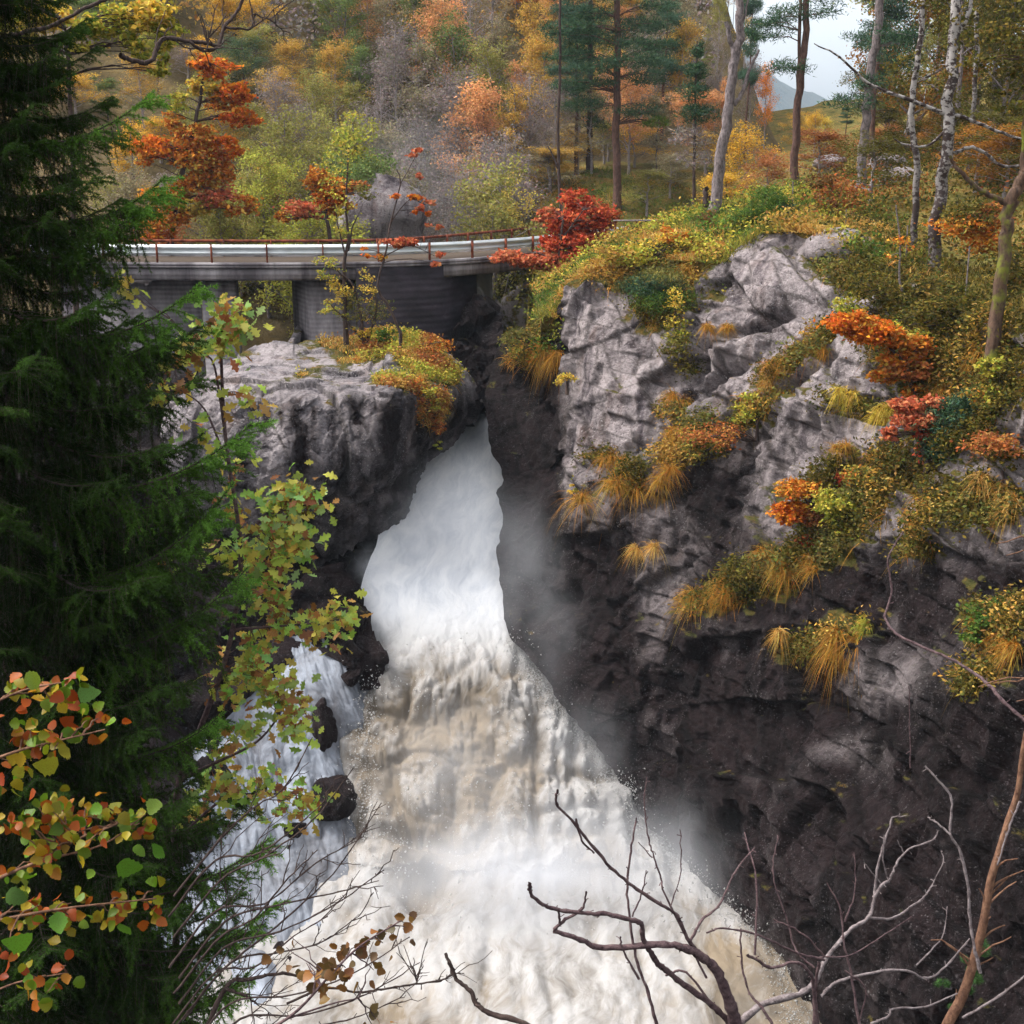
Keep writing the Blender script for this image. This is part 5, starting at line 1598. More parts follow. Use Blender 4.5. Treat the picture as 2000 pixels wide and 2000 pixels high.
# ---- hanging grass tufts on the cliff ---------------------------------------------
def tuft(px, py, w, h, pal, label, name='grass_tuft', n=None, seed=0, where=('cliff', 'forest_ground', 'boulder')):
    r = hit(px, py, where)
    if r is None:
        return
    c, nrm = r
    rng = np.random.default_rng(int(px * 31 + py))
    S = c[1] / F
    n = n or int(200 + w * h / 10)
    root = tag(obj(name, None, None, tuple(float(v) for v in c)), label, 'grass', 'tufts of hanging grass on the cliff')
    along = unit(np.cross(nrm, (0, 0, 1.0)))
    ctr = rng.standard_normal((max(2, int(w / 22)), 2)) * (.42, .16)
    kk = rng.integers(0, len(ctr), n)
    base = along * (ctr[kk, 0] * w * S)[:, None] + np.array([0, 0, 1.0]) * (ctr[kk, 1] * h * S)[:, None] + nrm * .03 + rng.standard_normal((n, 3)) * .045
    d = unit(nrm * .6 + along * rng.standard_normal((n, 1)) * .55 + (0, 0, .5) + rng.standard_normal((n, 3)) * .45)
    L = h * S * rng.uniform(.3, 1.0, n)
    V, Fc, C = blades_mesh(rng, base, d, L, rng.uniform(.5, 1.5, n), .013, pick(rng, pal, n), 4)
    mb = MB(); mb.add(V, Fc, C)
    me = mb.mesh('blades', M['blade'], False, True)
    bpy.data.objects.remove(root)
    tag(obj(name, me, None, tuple(float(v) for v in c)), label, 'grass', 'tufts of hanging grass on the cliff')


for a in [
    (1312, 788, 60, 62, 'goldgrass', 'round orange gold grass tuft alone on the pale grey rock face'),
    (1330, 850, 80, 70, 'goldgrass', 'gold grass tuft just below the round one on the pale face'),
    (1290, 885, 60, 60, 'goldgrass', 'gold grass tuft left of and below the pale face tufts'),
    (1215, 890, 70, 45, 'goldgrass', 'upper left tuft of the ring of grass over the dark cliff'),
    (1290, 940, 60, 70, 'goldgrass', 'right tuft of the ring of grass over the dark cliff'),
    (1225, 965, 90, 95, 'goldgrass', 'largest drooping grass tuft on the dark cliff above the water'),
    (1262, 1072, 55, 48, 'straw', 'small lone straw tuft on the dark cliff below the big ring of grass'),
    (1348, 1165, 40, 75, 'goldgrass', 'lone gold tuft at the left end of the long grassy ledge'),
    (1440, 1150, 90, 55, 'goldgrass', 'long grass at the left part of the lower diagonal ledge'),
    (1520, 1105, 90, 60, 'goldgrass', 'long grass in the middle of the lower diagonal ledge'),
    (1590, 1120, 80, 60, 'goldgrass', 'grass below the red shrub on the diagonal ledge'),
    (1565, 1245, 85, 50, 'straw', 'straw tuft left of the pair under the diagonal ledge'),
    (1650, 1235, 85, 80, 'goldgrass', 'orange tuft right of the pair under the diagonal ledge'),
    (1690, 1215, 60, 45, 'yellowgreen', 'yellowish tuft at the upper end of the pair under the ledge'),
    (1540, 715, 70, 36, 'goldgrass', 'gold grass at the lower end of the upper diagonal ledge'),
    (1590, 675, 80, 36, 'goldgrass', 'gold grass at the upper end of the upper diagonal ledge'),
    (1500, 745, 60, 32, 'straw', 'short straw grass left of the upper diagonal ledge'),
    (1410, 640, 60, 34, 'goldgrass', 'gold tuft in the niche under the grey summit rock'),
    (1735, 805, 70, 55, 'yellow', 'yellow drooping grass left of the salmon red shrub'),
    (1665, 765, 60, 45, 'yellow', 'yellow grass tuft left of the middle of the maple on the rock'),
    (1835, 760, 80, 70, 'goldgrass', 'orange gold grass right of the stem of the maple on the rock'),
    (1665, 885, 80, 45, 'goldgrass', 'gold grass above the red oak shrub on the cliff'),
    (1945, 945, 70, 60, 'straw', 'straw tuft near the right edge above the pale rock'),
    (1975, 1000, 60, 80, 'straw', 'long straw tuft hanging at the right edge'),
    (1930, 1255, 80, 45, 'straw', 'straw tuft left of the lowest one at the right edge'),
    (1985, 1260, 60, 70, 'goldgrass', 'lowest orange tuft at the right edge of the cliff'),
    (1905, 690, 60, 60, 'goldgrass', 'gold grass at the foot of the mossy forked tree'),
    (1080, 680, 60, 60, 'goldgrass', 'orange gold grass on the green hump right under the bridge end'),
    (1340, 530, 80, 50, 'goldgrass', 'gold grass on the cliff edge under the slanting pale rail'),
    (1680, 440, 60, 40, 'yellowgreen', 'bright yellow green grass behind the summit rock'),
]:
    tuft(*a)

# ---- shrubs on and above the cliff ------------------------------------------------------
CG = 'shrubs growing on the right cliff'


def shrub(px, py, Y, clusters, label, name='bush', leaf=.11, bark='bark_dark', mat='leaf', needle=False, seed=None, stems=None, limbs=6, group=CG, cat='bush', depth=.8):
    st = stems or [([(px, py), (clusters[0][0], clusters[0][1])], 3.0, 1.2)]
    return plant(name, label, cat, st, clusters, Y, leaf, bark, mat, group, seed or int(px + py), depth, None, limbs, .6, 5, needle)


shrub(1100, 560, 42, [(985, 500, 28, 12, 550, 'salmon', 0), (1015, 508, 34, 11, 700, 'salmon', 0), (1055, 505, 34, 12, 700, 'salmon', 0), (1105, 438, 38, 22, 1300, 'red', .6), (1150, 420, 44, 24, 1400, 'red', 1.0), (1130, 390, 30, 20, 650, 'red', 1), (1165, 450, 38, 20, 800, 'red', 1),
                      (1120, 475, 48, 24, 1300, 'red', .4), (1085, 520, 34, 14, 800, 'salmon', 0), (1105, 545, 34, 14, 550, 'salmon', 0), (1130, 500, 34, 14, 600, 'red', 0), (1190, 425, 22, 24, 350, 'rust', 1.2), (1088, 562, 20, 10, 250, 'red', 0), (1085, 475, 30, 16, 500, 'red', .5), (1070, 420, 22, 14, 350, 'salmon', .5)],
      'wide red maple with layered leaves at the right end of the bridge', 'maple_tree', .15, stems=[([(1090, 600), (1084, 560), (1092, 500), (1100, 430)], 5, 2.5), ([(1092, 520), (1050, 495), (1000, 500)], 2.5, 1), ([(1096, 470), (1140, 410)], 2.5, 1)], cat='tree')
shrub(1790, 800, 25.6, [(1650, 630, 40, 18, 900, 'hotorange', 0), (1700, 650, 50, 24, 1500, 'hotorange', 0), (1680, 628, 35, 16, 600, 'orange', 0), (1755, 665, 32, 20, 700, 'orange', 0), (1790, 680, 30, 24, 800, 'orange', .2),
                        (1750, 700, 34, 18, 600, 'orange', 0), (1770, 725, 42, 22, 900, 'rust', 0), (1730, 735, 30, 14, 500, 'orange', 0), (1785, 765, 24, 20, 350, 'orange', 0)],
      'bright orange maple leaning out over the upper rock face', 'maple_tree', .11, stems=[([(1792, 790), (1775, 735), (1755, 695), (1700, 650)], 5, 2), ([(1765, 712), (1790, 680)], 2, 1)], cat='tree')
shrub(1810, 930, 24.4, [(1770, 790, 28, 14, 600, 'salmon', 0), (1820, 790, 26, 18, 700, 'salmon', 0), (1790, 820, 45, 18, 1100, 'salmon', 0), (1740, 850, 16, 14, 250, 'salmon', 0), (1810, 850, 26, 20, 500, 'red', 0), (1805, 890, 14, 30, 250, 'red', .2)],
      'small salmon red maple below the orange one, on a dark stem', 'maple_tree', .11, stems=[([(1808, 950), (1810, 900), (1800, 850), (1795, 810)], 8, 3)], cat='tree')
shrub(1590, 1000, 26.3, [(1560, 955, 50, 17, 1300, 'orange', 0), (1545, 1000, 40, 22, 1300, 'hotorange', 0), (1590, 1010, 40, 20, 900, 'rust', 0), (1600, 960, 30, 16, 500, 'rust', 0), (1655, 935, 26, 16, 500, 'red', 0), (1575, 1055, 22, 14, 300, 'red', 0)],
      'orange red oak shrub jutting from the middle of the cliff', 'oak_bush', .10, depth=.6)
shrub(1690, 990, 25.6, [(1640, 985, 50, 30, 1300, 'yellowgreen', 0), (1700, 960, 60, 36, 1500, 'olive', 0), (1680, 1020, 60, 28, 1200, 'yellowgreen', 0), (1740, 980, 40, 40, 800, 'mixed', 0), (1690, 930, 50, 22, 700, 'mixed', 0)],
      'yellow green bush right of the orange red oak shrub', 'bush', .09)
shrub(1495, 1110, 27.4, [(1495, 1080, 24, 20, 500, 'salmon', 0), (1500, 1115, 24, 22, 450, 'red', 0), (1465, 1130, 20, 18, 300, 'olive', 0)], 'small salmon red shrub on the lower diagonal ledge', 'bush', .09)
shrub(1875, 900, 24.2, [(1870, 820, 55, 45, 2600, 'pine', 0), (1910, 860, 40, 36, 1500, 'pine', 0), (1850, 870, 50, 34, 1600, 'pine', 0), (1900, 790, 30, 26, 700, 'pine', 0)], 'low green pine bush right of the salmon red maple', 'pine_bush', .14, needle=True, mat='needle')
shrub(1300, 620, 33.2, [(1270, 560, 60, 20, 1200, 'pine', 0), (1300, 590, 60, 24, 1500, 'green', 0), (1290, 545, 50, 16, 700, 'olive', 0)], 'green juniper hanging over the cliff edge above the yellow flecked bush', 'juniper_bush', .13, needle=True, mat='needle')
shrub(1320, 660, 32.5, [(1318, 600, 16, 40, 350, 'yellow', 0), (1322, 645, 24, 30, 450, 'yellowgreen', 0), (1310, 680, 20, 22, 250, 'olive', 0), (1325, 690, 40, 20, 500, 'dim', 0)], 'yellow flecked bush hanging in the cleft right of the nose rock', 'bush', .08)
shrub(1060, 680, 36.4, [(1080, 655, 26, 22, 500, 'orange', 0), (1055, 690, 24, 24, 500, 'orange', 0), (1030, 680, 40, 20, 600, 'mixed', 0), (1010, 660, 30, 14, 300, 'olive', 0), (1092, 628, 16, 16, 250, 'yellowgreen', 0)], 'orange and green growth on the hump at the gap, under the bridge end', 'fern', .10, cat='fern')
shrub(1108, 735, 34.0, [(1105, 738, 24, 12, 250, 'yellow', -.3)], 'small yellow bush on the shoulder of the dark wall beside the nose rock', 'bush', .09)
shrub(1130, 950, 33.0, [(1128, 945, 10, 20, 130, 'yellowgreen', -.4), (1115, 958, 12, 12, 100, 'yellow', -.4)], 'tiny yellow green plant alone on the black cliff wall', 'fern', .09, cat='fern')
shrub(1480, 820, 29.3, [(1460, 800, 30, 28, 450, 'yellowgreen', 0), (1490, 790, 30, 20, 350, 'ochre', 0), (1400, 850, 60, 24, 900, 'rust', 0), (1370, 870, 40, 20, 500, 'mixed', 0)], 'leafy shrub with green sprig on the middle ledge above the dark wall', 'bush', .09)
shrub(1500, 440, 35, [(1500, 400, 34, 36, 1500, 'green', 0), (1470, 430, 34, 24, 900, 'green', 0), (1530, 420, 26, 26, 700, 'pine', 0)], 'fresh green young spruce just behind the summit rock', 'spruce_bush', .14, needle=True, mat='needle')
shrub(1620, 430, 36, [(1640, 380, 44, 40, 900, 'rust', 0), (1625, 415, 36, 28, 600, 'rust', 0), (1600, 350, 26, 26, 350, 'brown', 0)], 'brown leaved beech bush right of the young spruce', 'bush', .11)
shrub(1930, 440, 29, [(1900, 420, 55, 26, 900, 'dim', 0), (1880, 440, 60, 18, 700, 'orange', 0), (1920, 475, 50, 22, 800, 'orange', 0), (1940, 430, 30, 40, 600, 'rust', 0)], 'orange leaved sapling left of the mossy forked tree', 'bush', .10)
shrub(1960, 760, 23.5, [(1935, 715, 26, 20, 350, 'yellowgreen', 0), (1960, 770, 40, 26, 500, 'yellowgreen', 0), (1925, 780, 40, 26, 500, 'mixed', 0), (1975, 820, 50, 30, 600, 'dim', 0)], 'lime and olive bush below the mossy forked tree at the right edge', 'bush', .09)
shrub(1960, 930, 22.5, [(1950, 870, 60, 22, 700, 'rust', 0), (1980, 900, 50, 30, 600, 'dim', 0)], 'rusty low bush near the right edge, below the lime one', 'bush', .09)
shrub(1860, 1060, 23, [(1870, 1050, 50, 22, 500, 'ochre', 0), (1900, 1085, 40, 18, 350, 'ochre', 0), (1820, 1050, 30, 16, 200, 'dim', 0)], 'sparse ochre leaved twigs over the rock below the pale slab', 'bush', .08)
shrub(1940, 1250, 20.5, [(1930, 1200, 50, 30, 600, 'green', 0), (1900, 1240, 36, 24, 350, 'green', 0), (1960, 1225, 40, 30, 400, 'mixed', 0)], 'low green shrub between the two lowest straw tufts at the right edge', 'bush', .08)
shrub(1620, 1300, 25.3, [(1615, 1285, 24, 26, 350, 'yellowgreen', 0), (1625, 1330, 16, 30, 200, 'ochre', 0)], 'small green sprig hanging under the orange tuft', 'fern', .08, cat='fern')
shrub(1250, 520, 34.3, [(1230, 500, 50, 22, 700, 'yellowgreen', 0), (1290, 480, 50, 26, 900, 'yellow', .5), (1350, 480, 44, 30, 800, 'yellowgreen', .5), (1320, 455, 28, 22, 400, 'orange', .4), (1200, 500, 40, 24, 500, 'ochre', 0)], 'yellow and orange leafy growth on the cliff edge below the pale railing', 'bush', .11)
shrub(1400, 470, 35.5, [(1400, 470, 40, 24, 600, 'green', 0), (1440, 450, 40, 26, 600, 'olive', 0), (1390, 430, 30, 16, 300, 'brown', 1)], 'green bush at the foot of the slanting pale rail', 'bush', .11)
shrub(1740, 580, 27.8, [(1700, 560, 60, 30, 900, 'dim', 0), (1760, 590, 60, 30, 900, 'dim', 0), (1720, 620, 60, 24, 700, 'olive', 0), (1660, 600, 34, 30, 450, 'yellowgreen', 0)], 'dark olive bush on the slope just right of the summit rock', 'bush', .09)
shrub(1850, 640, 26.5, [(1830, 610, 60, 30, 900, 'dim', 0), (1880, 650, 60, 30, 900, 'mixed', 0), (1840, 690, 50, 30, 700, 'ochre', 0), (1770, 640, 40, 24, 450, 'yellowgreen', 0)], 'olive and ochre bush left of the foot of the mossy forked tree', 'bush', .09)
shrub(1990, 560, 26, [(1990, 520, 50, 60, 1200, 'dim', 0), (1970, 600, 40, 40, 700, 'olive', 0)], 'dark bush at the right edge beside the mossy forked tree trunk', 'bush', .10)
# on the boulder and in front of the bridge
shrub(715, 668, 37.9, [(640, 520, 24, 28, 300, 'yellowgreen', 0), (660, 570, 30, 26, 400, 'yellow', 0), (690, 600, 34, 30, 450, 'olive', 0), (720, 560, 16, 40, 250, 'yellow', 0), (740, 605, 26, 30, 350, 'olive', 0), (715, 640, 26, 22, 350, 'yellow', 0), (655, 610, 26, 20, 200, 'yellowgreen', 0)],
      'yellow leaved sapling on the boulder top before the bridge pier', 'birch_bush', .085, stems=[([(712, 670), (705, 620), (690, 560), (650, 520)], 4, 1.2), ([(716, 670), (735, 600), (725, 540)], 4, 1), ([(712, 668), (670, 620), (640, 590)], 3, 1)], depth=.5)
shrub(800, 690, 37.6, [(760, 655, 24, 18, 400, 'green', 0), (800, 670, 30, 18, 500, 'yellowgreen', 0), (850, 680, 34, 18, 500, 'orange', 0), (880, 715, 30, 18, 400, 'ochre', 0)], 'leafy green and orange shrub on the right end of the boulder top', 'bush', .09)
shrub(830, 800, 34.5, [(800, 760, 34, 24, 450, 'orange', -.4), (840, 780, 20, 34, 350, 'yellowgreen', -.4), (790, 800, 34, 18, 300, 'rust', -.4), (860, 830, 14, 24, 160, 'rust', -.4), (858, 868, 10, 10, 60, 'yellowgreen', -.4)], 'orange bramble trailing down the right face of the boulder', 'bramble', .09)
# small maple with salmon leaves in front of the bridge railing
shrub(745, 640, 36.5, [(790, 390, 28, 10, 90, 'hotorange', 0), (825, 400, 26, 9, 70, 'salmon', 0), (825, 415, 16, 7, 40, 'hotorange', 0), (775, 470, 26, 14, 150, 'salmon', 0), (790, 480, 30, 16, 130, 'salmon', 0), (845, 505, 20, 14, 90, 'salmon', 0),
                       (845, 445, 18, 8, 40, 'salmon', 0), (720, 490, 10, 20, 30, 'hotorange', 0), (815, 300, 20, 18, 40, 'salmon', 0), (805, 345, 20, 10, 20, 'salmon', 0), (740, 500, 14, 10, 40, 'orange', 0)],
      'thin maple sapling with scattered salmon leaves before the guardrail', 'maple_tree', .17, stems=[([(782, 650), (760, 600), (738, 560), (752, 500), (765, 430), (782, 360), (775, 330)], 3.2, 1.0), ([(765, 430), (800, 390), (830, 400)], 1.2, .6), ([(752, 500), (800, 480), (850, 500)], 1.2, .6), ([(782, 360), (815, 300)], .9, .5)], cat='tree', limbs=4, depth=.5)
plant('bare_tree', 'slim dark sapling standing against the middle of the guardrail', 'tree', [([(675, 640), (672, 520), (680, 470), (676, 400), (680, 300)], 4.5, 1.2), ([(680, 490), (690, 440), (700, 420)], 2, .8), ([(675, 500), (660, 440), (655, 400)], 2, .8)],
      [(655, 350, 30, 60, 250, 'yellowgreen'), (690, 260, 26, 60, 250, 'yellowgreen'), (700, 380, 24, 40, 150, 'olive'), (660, 440, 26, 30, 150, 'yellowgreen')], 38.0, .11, group=None, seed=66, limbs=8)
# maples and rowan behind the left part of the bridge
plant('maple_tree', 'vivid orange maple with layered leaves behind the left end of the guardrail', 'tree', [([(330, 520), (340, 420), (365, 300), (390, 200), (400, 130)], 7, 2)],
      [(420, 130, 34, 22, 700, 'hotorange'), (390, 120, 20, 16, 300, 'orange'), (400, 170, 30, 16, 450, 'yellow'), (460, 180, 34, 20, 700, 'hotorange'), (430, 200, 30, 14, 400, 'orange'), (470, 230, 36, 16, 550, 'hotorange'), (340, 200, 24, 20, 250, 'yellowgreen'),
       (300, 290, 40, 22, 900, 'hotorange'), (340, 240, 22, 20, 350, 'orange'), (385, 270, 40, 24, 900, 'orange'), (440, 290, 36, 20, 700, 'hotorange'), (390, 310, 50, 24, 1200, 'orange'), (420, 340, 40, 22, 900, 'orange'), (380, 360, 36, 14, 600, 'orange'),
       (330, 380, 40, 22, 800, 'orange'), (320, 430, 44, 22, 1000, 'orange'), (380, 400, 40, 16, 700, 'yellow'), (310, 460, 30, 12, 500, 'hotorange'), (430, 385, 40, 22, 600, 'salmon'), (460, 400, 40, 20, 500, 'orange'), (280, 300, 24, 24, 300, 'orange')],
      46.5, .17, 'bark_dark', group=None, seed=71, limbs=5, depth=.7)
plant('maple_tree', 'smaller orange maple behind the guardrail, right of the broad green bush', 'tree', [([(650, 520), (640, 430), (635, 380)], 5, 2)],
      [(620, 350, 24, 24, 550, 'orange'), (650, 365, 34, 20, 700, 'orange'), (640, 385, 30, 16, 500, 'hotorange'), (690, 365, 24, 16, 250, 'rust'), (590, 410, 34, 18, 500, 'salmon'), (660, 400, 26, 22, 400, 'orange'), (560, 425, 20, 12, 200, 'orange')],
      47, .17, 'bark_dark', group=None, seed=72, limbs=5)

# ---- single trunks on the right bank -----------------------------------------------------
plant('pine_tree', 'tall reddish pine with tiered dark crown, centre right above the bank', 'tree', [([(1205, 404), (1204, 300), (1206, 150), (1206, 0), (1206, -180)], 8.5, 5)],
      [(1110, 55, 50, 14, 1100, 'pine', -.5), (1150, 30, 40, 12, 800, 'pine', 0), (1180, 75, 60, 14, 1000, 'pine', .5), (1260, 50, 55, 14, 1000, 'pine', 0), (1290, 90, 40, 12, 700, 'pine', -.4), (1130, 110, 40, 12, 700, 'pine', .6), (1240, 120, 60, 14, 1000, 'pine', -.8),
       (1170, 130, 40, 12, 600, 'pine', -1), (1120, 165, 34, 12, 600, 'pine', -.2), (1260, 155, 40, 12, 600, 'pine', .4), (1150, 205, 50, 12, 600, 'pine', .6), (1250, 215, 40, 12, 550, 'pine', -.5), (1280, 240, 26, 10, 300, 'green', -.4), (1200, -20, 60, 20, 900, 'pine', 0), (1120, -10, 40, 16, 500, 'pine', 0), (1290, 10, 40, 16, 600, 'pine', 0), (1180, 160, 30, 10, 300, 'pine', -.6), (1230, 85, 30, 12, 400, 'pine', -1)],
      58, .20, 'bark_pine', 'needle', seed=81, limbs=5, needle=True)
plant('pine_tree', 'thin black pine stem left of the tall pine', 'tree', [([(1096, 470), (1094, 380), (1090, 250), (1095, 100), (1093, -60)], 3.6, 2.2), ([(1090, 330), (1078, 300), (1070, 285)], 2, 1)],
      [(1085, 60, 24, 10, 150, 'pine'), (1075, 110, 20, 8, 120, 'pine')], 45.5, .16, 'bark_dark', 'needle', seed=82, limbs=3, needle=True)
plant('pine_tree', 'second pine stem between the thin black stem and the tall pine', 'tree', [([(1153, 310), (1152, 200), (1153, 60), (1150, -60)], 6, 4)],
      [(1100, 75, 40, 14, 500, 'pine'), (1160, 240, 36, 10, 300, 'pine'), (1110, 180, 30, 10, 300, 'pine'), (1150, 40, 50, 20, 600, 'pine')], 62, .22, 'bark_dark', 'needle', seed=83, limbs=4, needle=True)
plant('spruce_tree', 'small slender spruce with a thin stem left of the leaning grey trunk', 'tree', [([(1354, 430), (1356, 330), (1358, 180), (1362, 80)], 4, 1)],
      [(1362, 100, 12, 14, 250, 'pine'), (1360, 140, 22, 16, 450, 'pine'), (1355, 180, 30, 16, 500, 'pine'), (1362, 225, 36, 18, 550, 'pine'), (1350, 270, 40, 18, 450, 'grey'), (1362, 310, 36, 16, 300, 'grey')], 43, .18, 'bark_dark', 'needle', seed=84, limbs=6, needle=True)
plant('dead_tree', 'leaning grey trunk with two broken black limbs', 'tree', [([(1392, 432), (1408, 330), (1424, 200), (1440, 90), (1446, 0), (1460, -120)], 12, 6), ([(1430, 160), (1432, 105), (1425, 72), (1418, 42)], 5, 4), ([(1434, 205), (1450, 180), (1466, 130), (1482, 97)], 4.5, 2), ([(1442, 70), (1455, 30), (1465, -20)], 3, 1.5)],
      [], 38, .12, 'bark_grey', seed=85, sides=9)
plant('tree_stump', 'short dark rotten snag beside the foot of the leaning grey trunk', 'stump', [([(1381, 440), (1380, 410), (1378, 385), (1379, 366)], 7.5, 4), ([(1380, 405), (1386, 390), (1387, 382)], 4, 1.5)], [], 38.4, .1, 'bark_dark', seed=86, sides=8)
plant('pine_tree', 'double stemmed reddish pine left of the white sky gap', 'tree', [([(1552, 378), (1553, 300), (1562, 170), (1572, 60), (1578, -80)], 8.5, 5.5), ([(1556, 240), (1560, 150), (1562, 60), (1565, -80)], 3.5, 3)],
      [(1590, 20, 50, 14, 400, 'pine'), (1545, 130, 50, 12, 450, 'pine'), (1500, 60, 50, 16, 600, 'pine'), (1530, 30, 40, 14, 400, 'pine'), (1610, -10, 40, 14, 300, 'pine')], 45, .18, 'bark_pine', 'needle', seed=87, limbs=4, needle=True)
plant('pine_tree', 'straight dark trunk right of the white sky gap', 'tree', [([(1680, 378), (1686, 290), (1695, 190), (1708, 90), (1718, 0), (1726, -100)], 9.5, 7)],
      [(1670, 200, 50, 14, 450, 'pine'), (1700, 160, 40, 14, 400, 'pine'), (1750, 60, 50, 20, 500, 'pine'), (1760, 110, 40, 20, 400, 'pine')], 42, .18, 'bark_grey', 'needle', seed=88, limbs=4, needle=True)
plant('birch_tree', 'slender birch with white upper trunk, left of the stout birch', 'tree', [([(1783, 505), (1788, 400), (1790, 300), (1780, 220), (1796, 100), (1806, -40)], 7, 5), ([(1790, 285), (1775, 250), (1765, 262)], 1.5, .8)],
      [(1770, 140, 40, 40, 300, 'dim'), (1830, 30, 40, 30, 300, 'dim')], 32, .10, 'birch', seed=89, limbs=4)
plant('birch_tree', 'stout black and white birch with long bare side branches', 'tree',
      [([(1820, 530), (1828, 430), (1845, 330), (1850, 220), (1860, 100), (1872, -60)], 13, 9), ([(1850, 225), (1790, 200), (1700, 165), (1640, 110), (1590, 85)], 4.5, 1), ([(1852, 220), (1910, 240), (1970, 265), (2020, 275)], 4, 2), ([(1848, 255), (1810, 285), (1770, 283), (1745, 270)], 3, 1), ([(1868, 70), (1890, 30), (1900, -20)], 5, 3), ([(1838, 300), (1860, 300), (1900, 288), (1925, 300), (1960, 325), (2020, 320)], 4, 2.5)],
      [(1900, 60, 50, 40, 250, 'dim'), (1840, 150, 30, 30, 120, 'dim')], 30, .10, 'birch', seed=90, limbs=4, sides=9)
plant('oak_tree', 'forked brown tree with a mossy green limb at the right edge', 'tree',
      [([(1940, 690), (1948, 600), (1960, 500), (1970, 420), (1985, 370), (2003, 335), (2040, 240)], 14, 10), ([(1970, 400), (1940, 385), (1900, 360), (1870, 330), (1855, 305)], 6, 3), ([(2000, 340), (2005, 200), (2010, 60), (2015, -60)], 8, 6)],
      [(1990, 180, 50, 50, 350, 'dim'), (1940, 90, 60, 50, 400, 'dim'), (1990, 30, 50, 60, 400, 'dim')], 24.5, .10, 'bark_moss', seed=91, limbs=4, sides=9)
plant('birch_tree', 'pale thin birch trunk in the shade between the stout birch and the right edge', 'tree', [([(1895, 330), (1900, 230), (1905, 140), (1908, 20)], 5, 4)], [(1905, 40, 50, 40, 300, 'dim')], 42, .12, 'birch', seed=92, limbs=4)
plant('bare_tree', 'thin crooked pale sapling on the slope right of the summit rock', 'tree', [([(1765, 605), (1762, 570), (1756, 540), (1758, 480), (1750, 400)], 3, 1.2)], [(1750, 480, 30, 24, 120, 'orange')], 27.8, .09, 'bark_pale', seed=93, limbs=3)

# ---- fence and rails on the bank ----------------------------------------------------------
FE = thing('garden_fence', 'pale pipe railing with thin posts on the bank right of the bridge', 'fence', P(1280, 470, 39))
f0 = np.array(FE.location[:])
for name, pts, r in [('top_rail', [(1198, 431, 40), (1355, 430, 39)], .025), ('slanting_rail', [(1355, 440, 39), (1435, 508, 35.6)], .03)]:
    V, Fc = tube(np.array([P(*q) for q in pts]) - f0, r, 8)
    mb = MB(); mb.add(V, Fc); obj(name, mb.mesh(name, M['bark_pale'], True, False), FE)
for a, b in [((1201, 431, 40), (1206, 512, 40)), ((1243, 431, 39.8), (1243, 500, 39.8)), ((1299, 430, 39.4), (1299, 490, 39.4)), ((1354, 430, 39), (1354, 480, 39))]:
    V, Fc = tube(np.array([P(*a), P(*b)]) - f0, .022, 6)
    mb = MB(); mb.add(V, Fc); obj('post', mb.mesh('post', M['rust'], True, False), FE)
t = NT('green netting')
t_p = t.pos()
M['net'] = t.finish(t.ramp(t.noise(t_p, 4, 3, .6), [(.3, (.05, .16, .14)), (.7, (.09, .25, .21))]), .8, .2)
NET = thing('green_net', 'blue green net sheet hanging below the pale pipe railing', 'net', P(1312, 450, 39.6))
mb = MB()
gx_, gy_ = np.meshgrid(np.linspace(1292, 1330, 16), np.linspace(432, 474, 12))
V = P(gx_, gy_, 39.7 + .12 * np.sin(gx_ * .4) + .05 * np.cos(gy_ * .3)) - np.array(NET.location[:])
mb.add(np.concatenate([V.reshape(-1, 3), V.reshape(-1, 3) + (0, .02, 0)]), [grid_faces(12, 16), grid_faces(12, 16, 192)])
obj('sheet', mb.mesh('sheet', M['net'], True, False), NET)
WF = thing('wire_fence', 'wire fence of thin grey posts along the slope behind the summit rock', 'fence', P(1650, 470, 33))
f0 = np.array(WF.location[:])
tops = []
for x0, y0, x1, y1, Y in [(1441, 416, 1440, 478, 36), (1549, 355, 1547, 440, 37), (1602, 352, 1600, 448, 36.2), (1653, 408, 1651, 455, 34), (1773, 440, 1768, 520, 30.5), (1894, 480, 1885, 575, 27)]:
    a, b = P(x0, y0, Y), P(x1, y1 + 14, Y)
    V, Fc = tube(np.array([a, b]) - f0, .016, 6)
    mb = MB(); mb.add(V, Fc); obj('post', mb.mesh('post', M['bark_grey'], True, False), WF)
    tops.append((a, b))
for f_ in (.06, .35, .62):
    pts = smooth_line(np.array([a + (b - a) * f_ for a, b in tops]), 4)
    V, Fc = tube(pts - f0, .0022, 4)
    mb = MB(); mb.add(V, Fc); obj('wire', mb.mesh('wire', M['bark_dark'], True, False), WF)

tag(boulder_rock('rock', 745, 425, 51.5, 1.7, 1.2, 1.5, 745, .1, .1, 'slab', 4), 'pale grey rock face in the spray right behind the guardrail', 'rock')
# pale stones on the bank
for px, py, Y, r, lab in [(1735, 322, 47, .55, 'pale grey stone on the bank, upper of the two right of the straight trunk'), (1760, 352, 43, .6, 'pale grey stone on the bank, lower of the two right of the straight trunk'), (1398, 455, 36.6, .35, 'small grey stone at the foot of the leaning trunk'),
                          (1622, 318, 56, .5, 'small pale stone on the bank below the blue mountain'), (1640, 492, 31.5, .75, 'grey stone leaning on the right side of the summit rock')]:
    tag(boulder_rock('rock', px, py, Y, r * 1.3, r, r * .75, int(px + py), .05, .1, 'cliff', 3), lab, 'rock')

# ================================================================ FOREGROUND
def frame_quat(ax, nrm):
    """Rotation that turns +X into ax and +Z towards nrm."""
    from mathutils import Matrix
    x = Vector(ax).normalized()
    z = Vector(nrm)
    z = (z - x * z.dot(x)).normalized()
    y = z.cross(x)
    return Matrix((x, y, z)).transposed().to_quaternion()


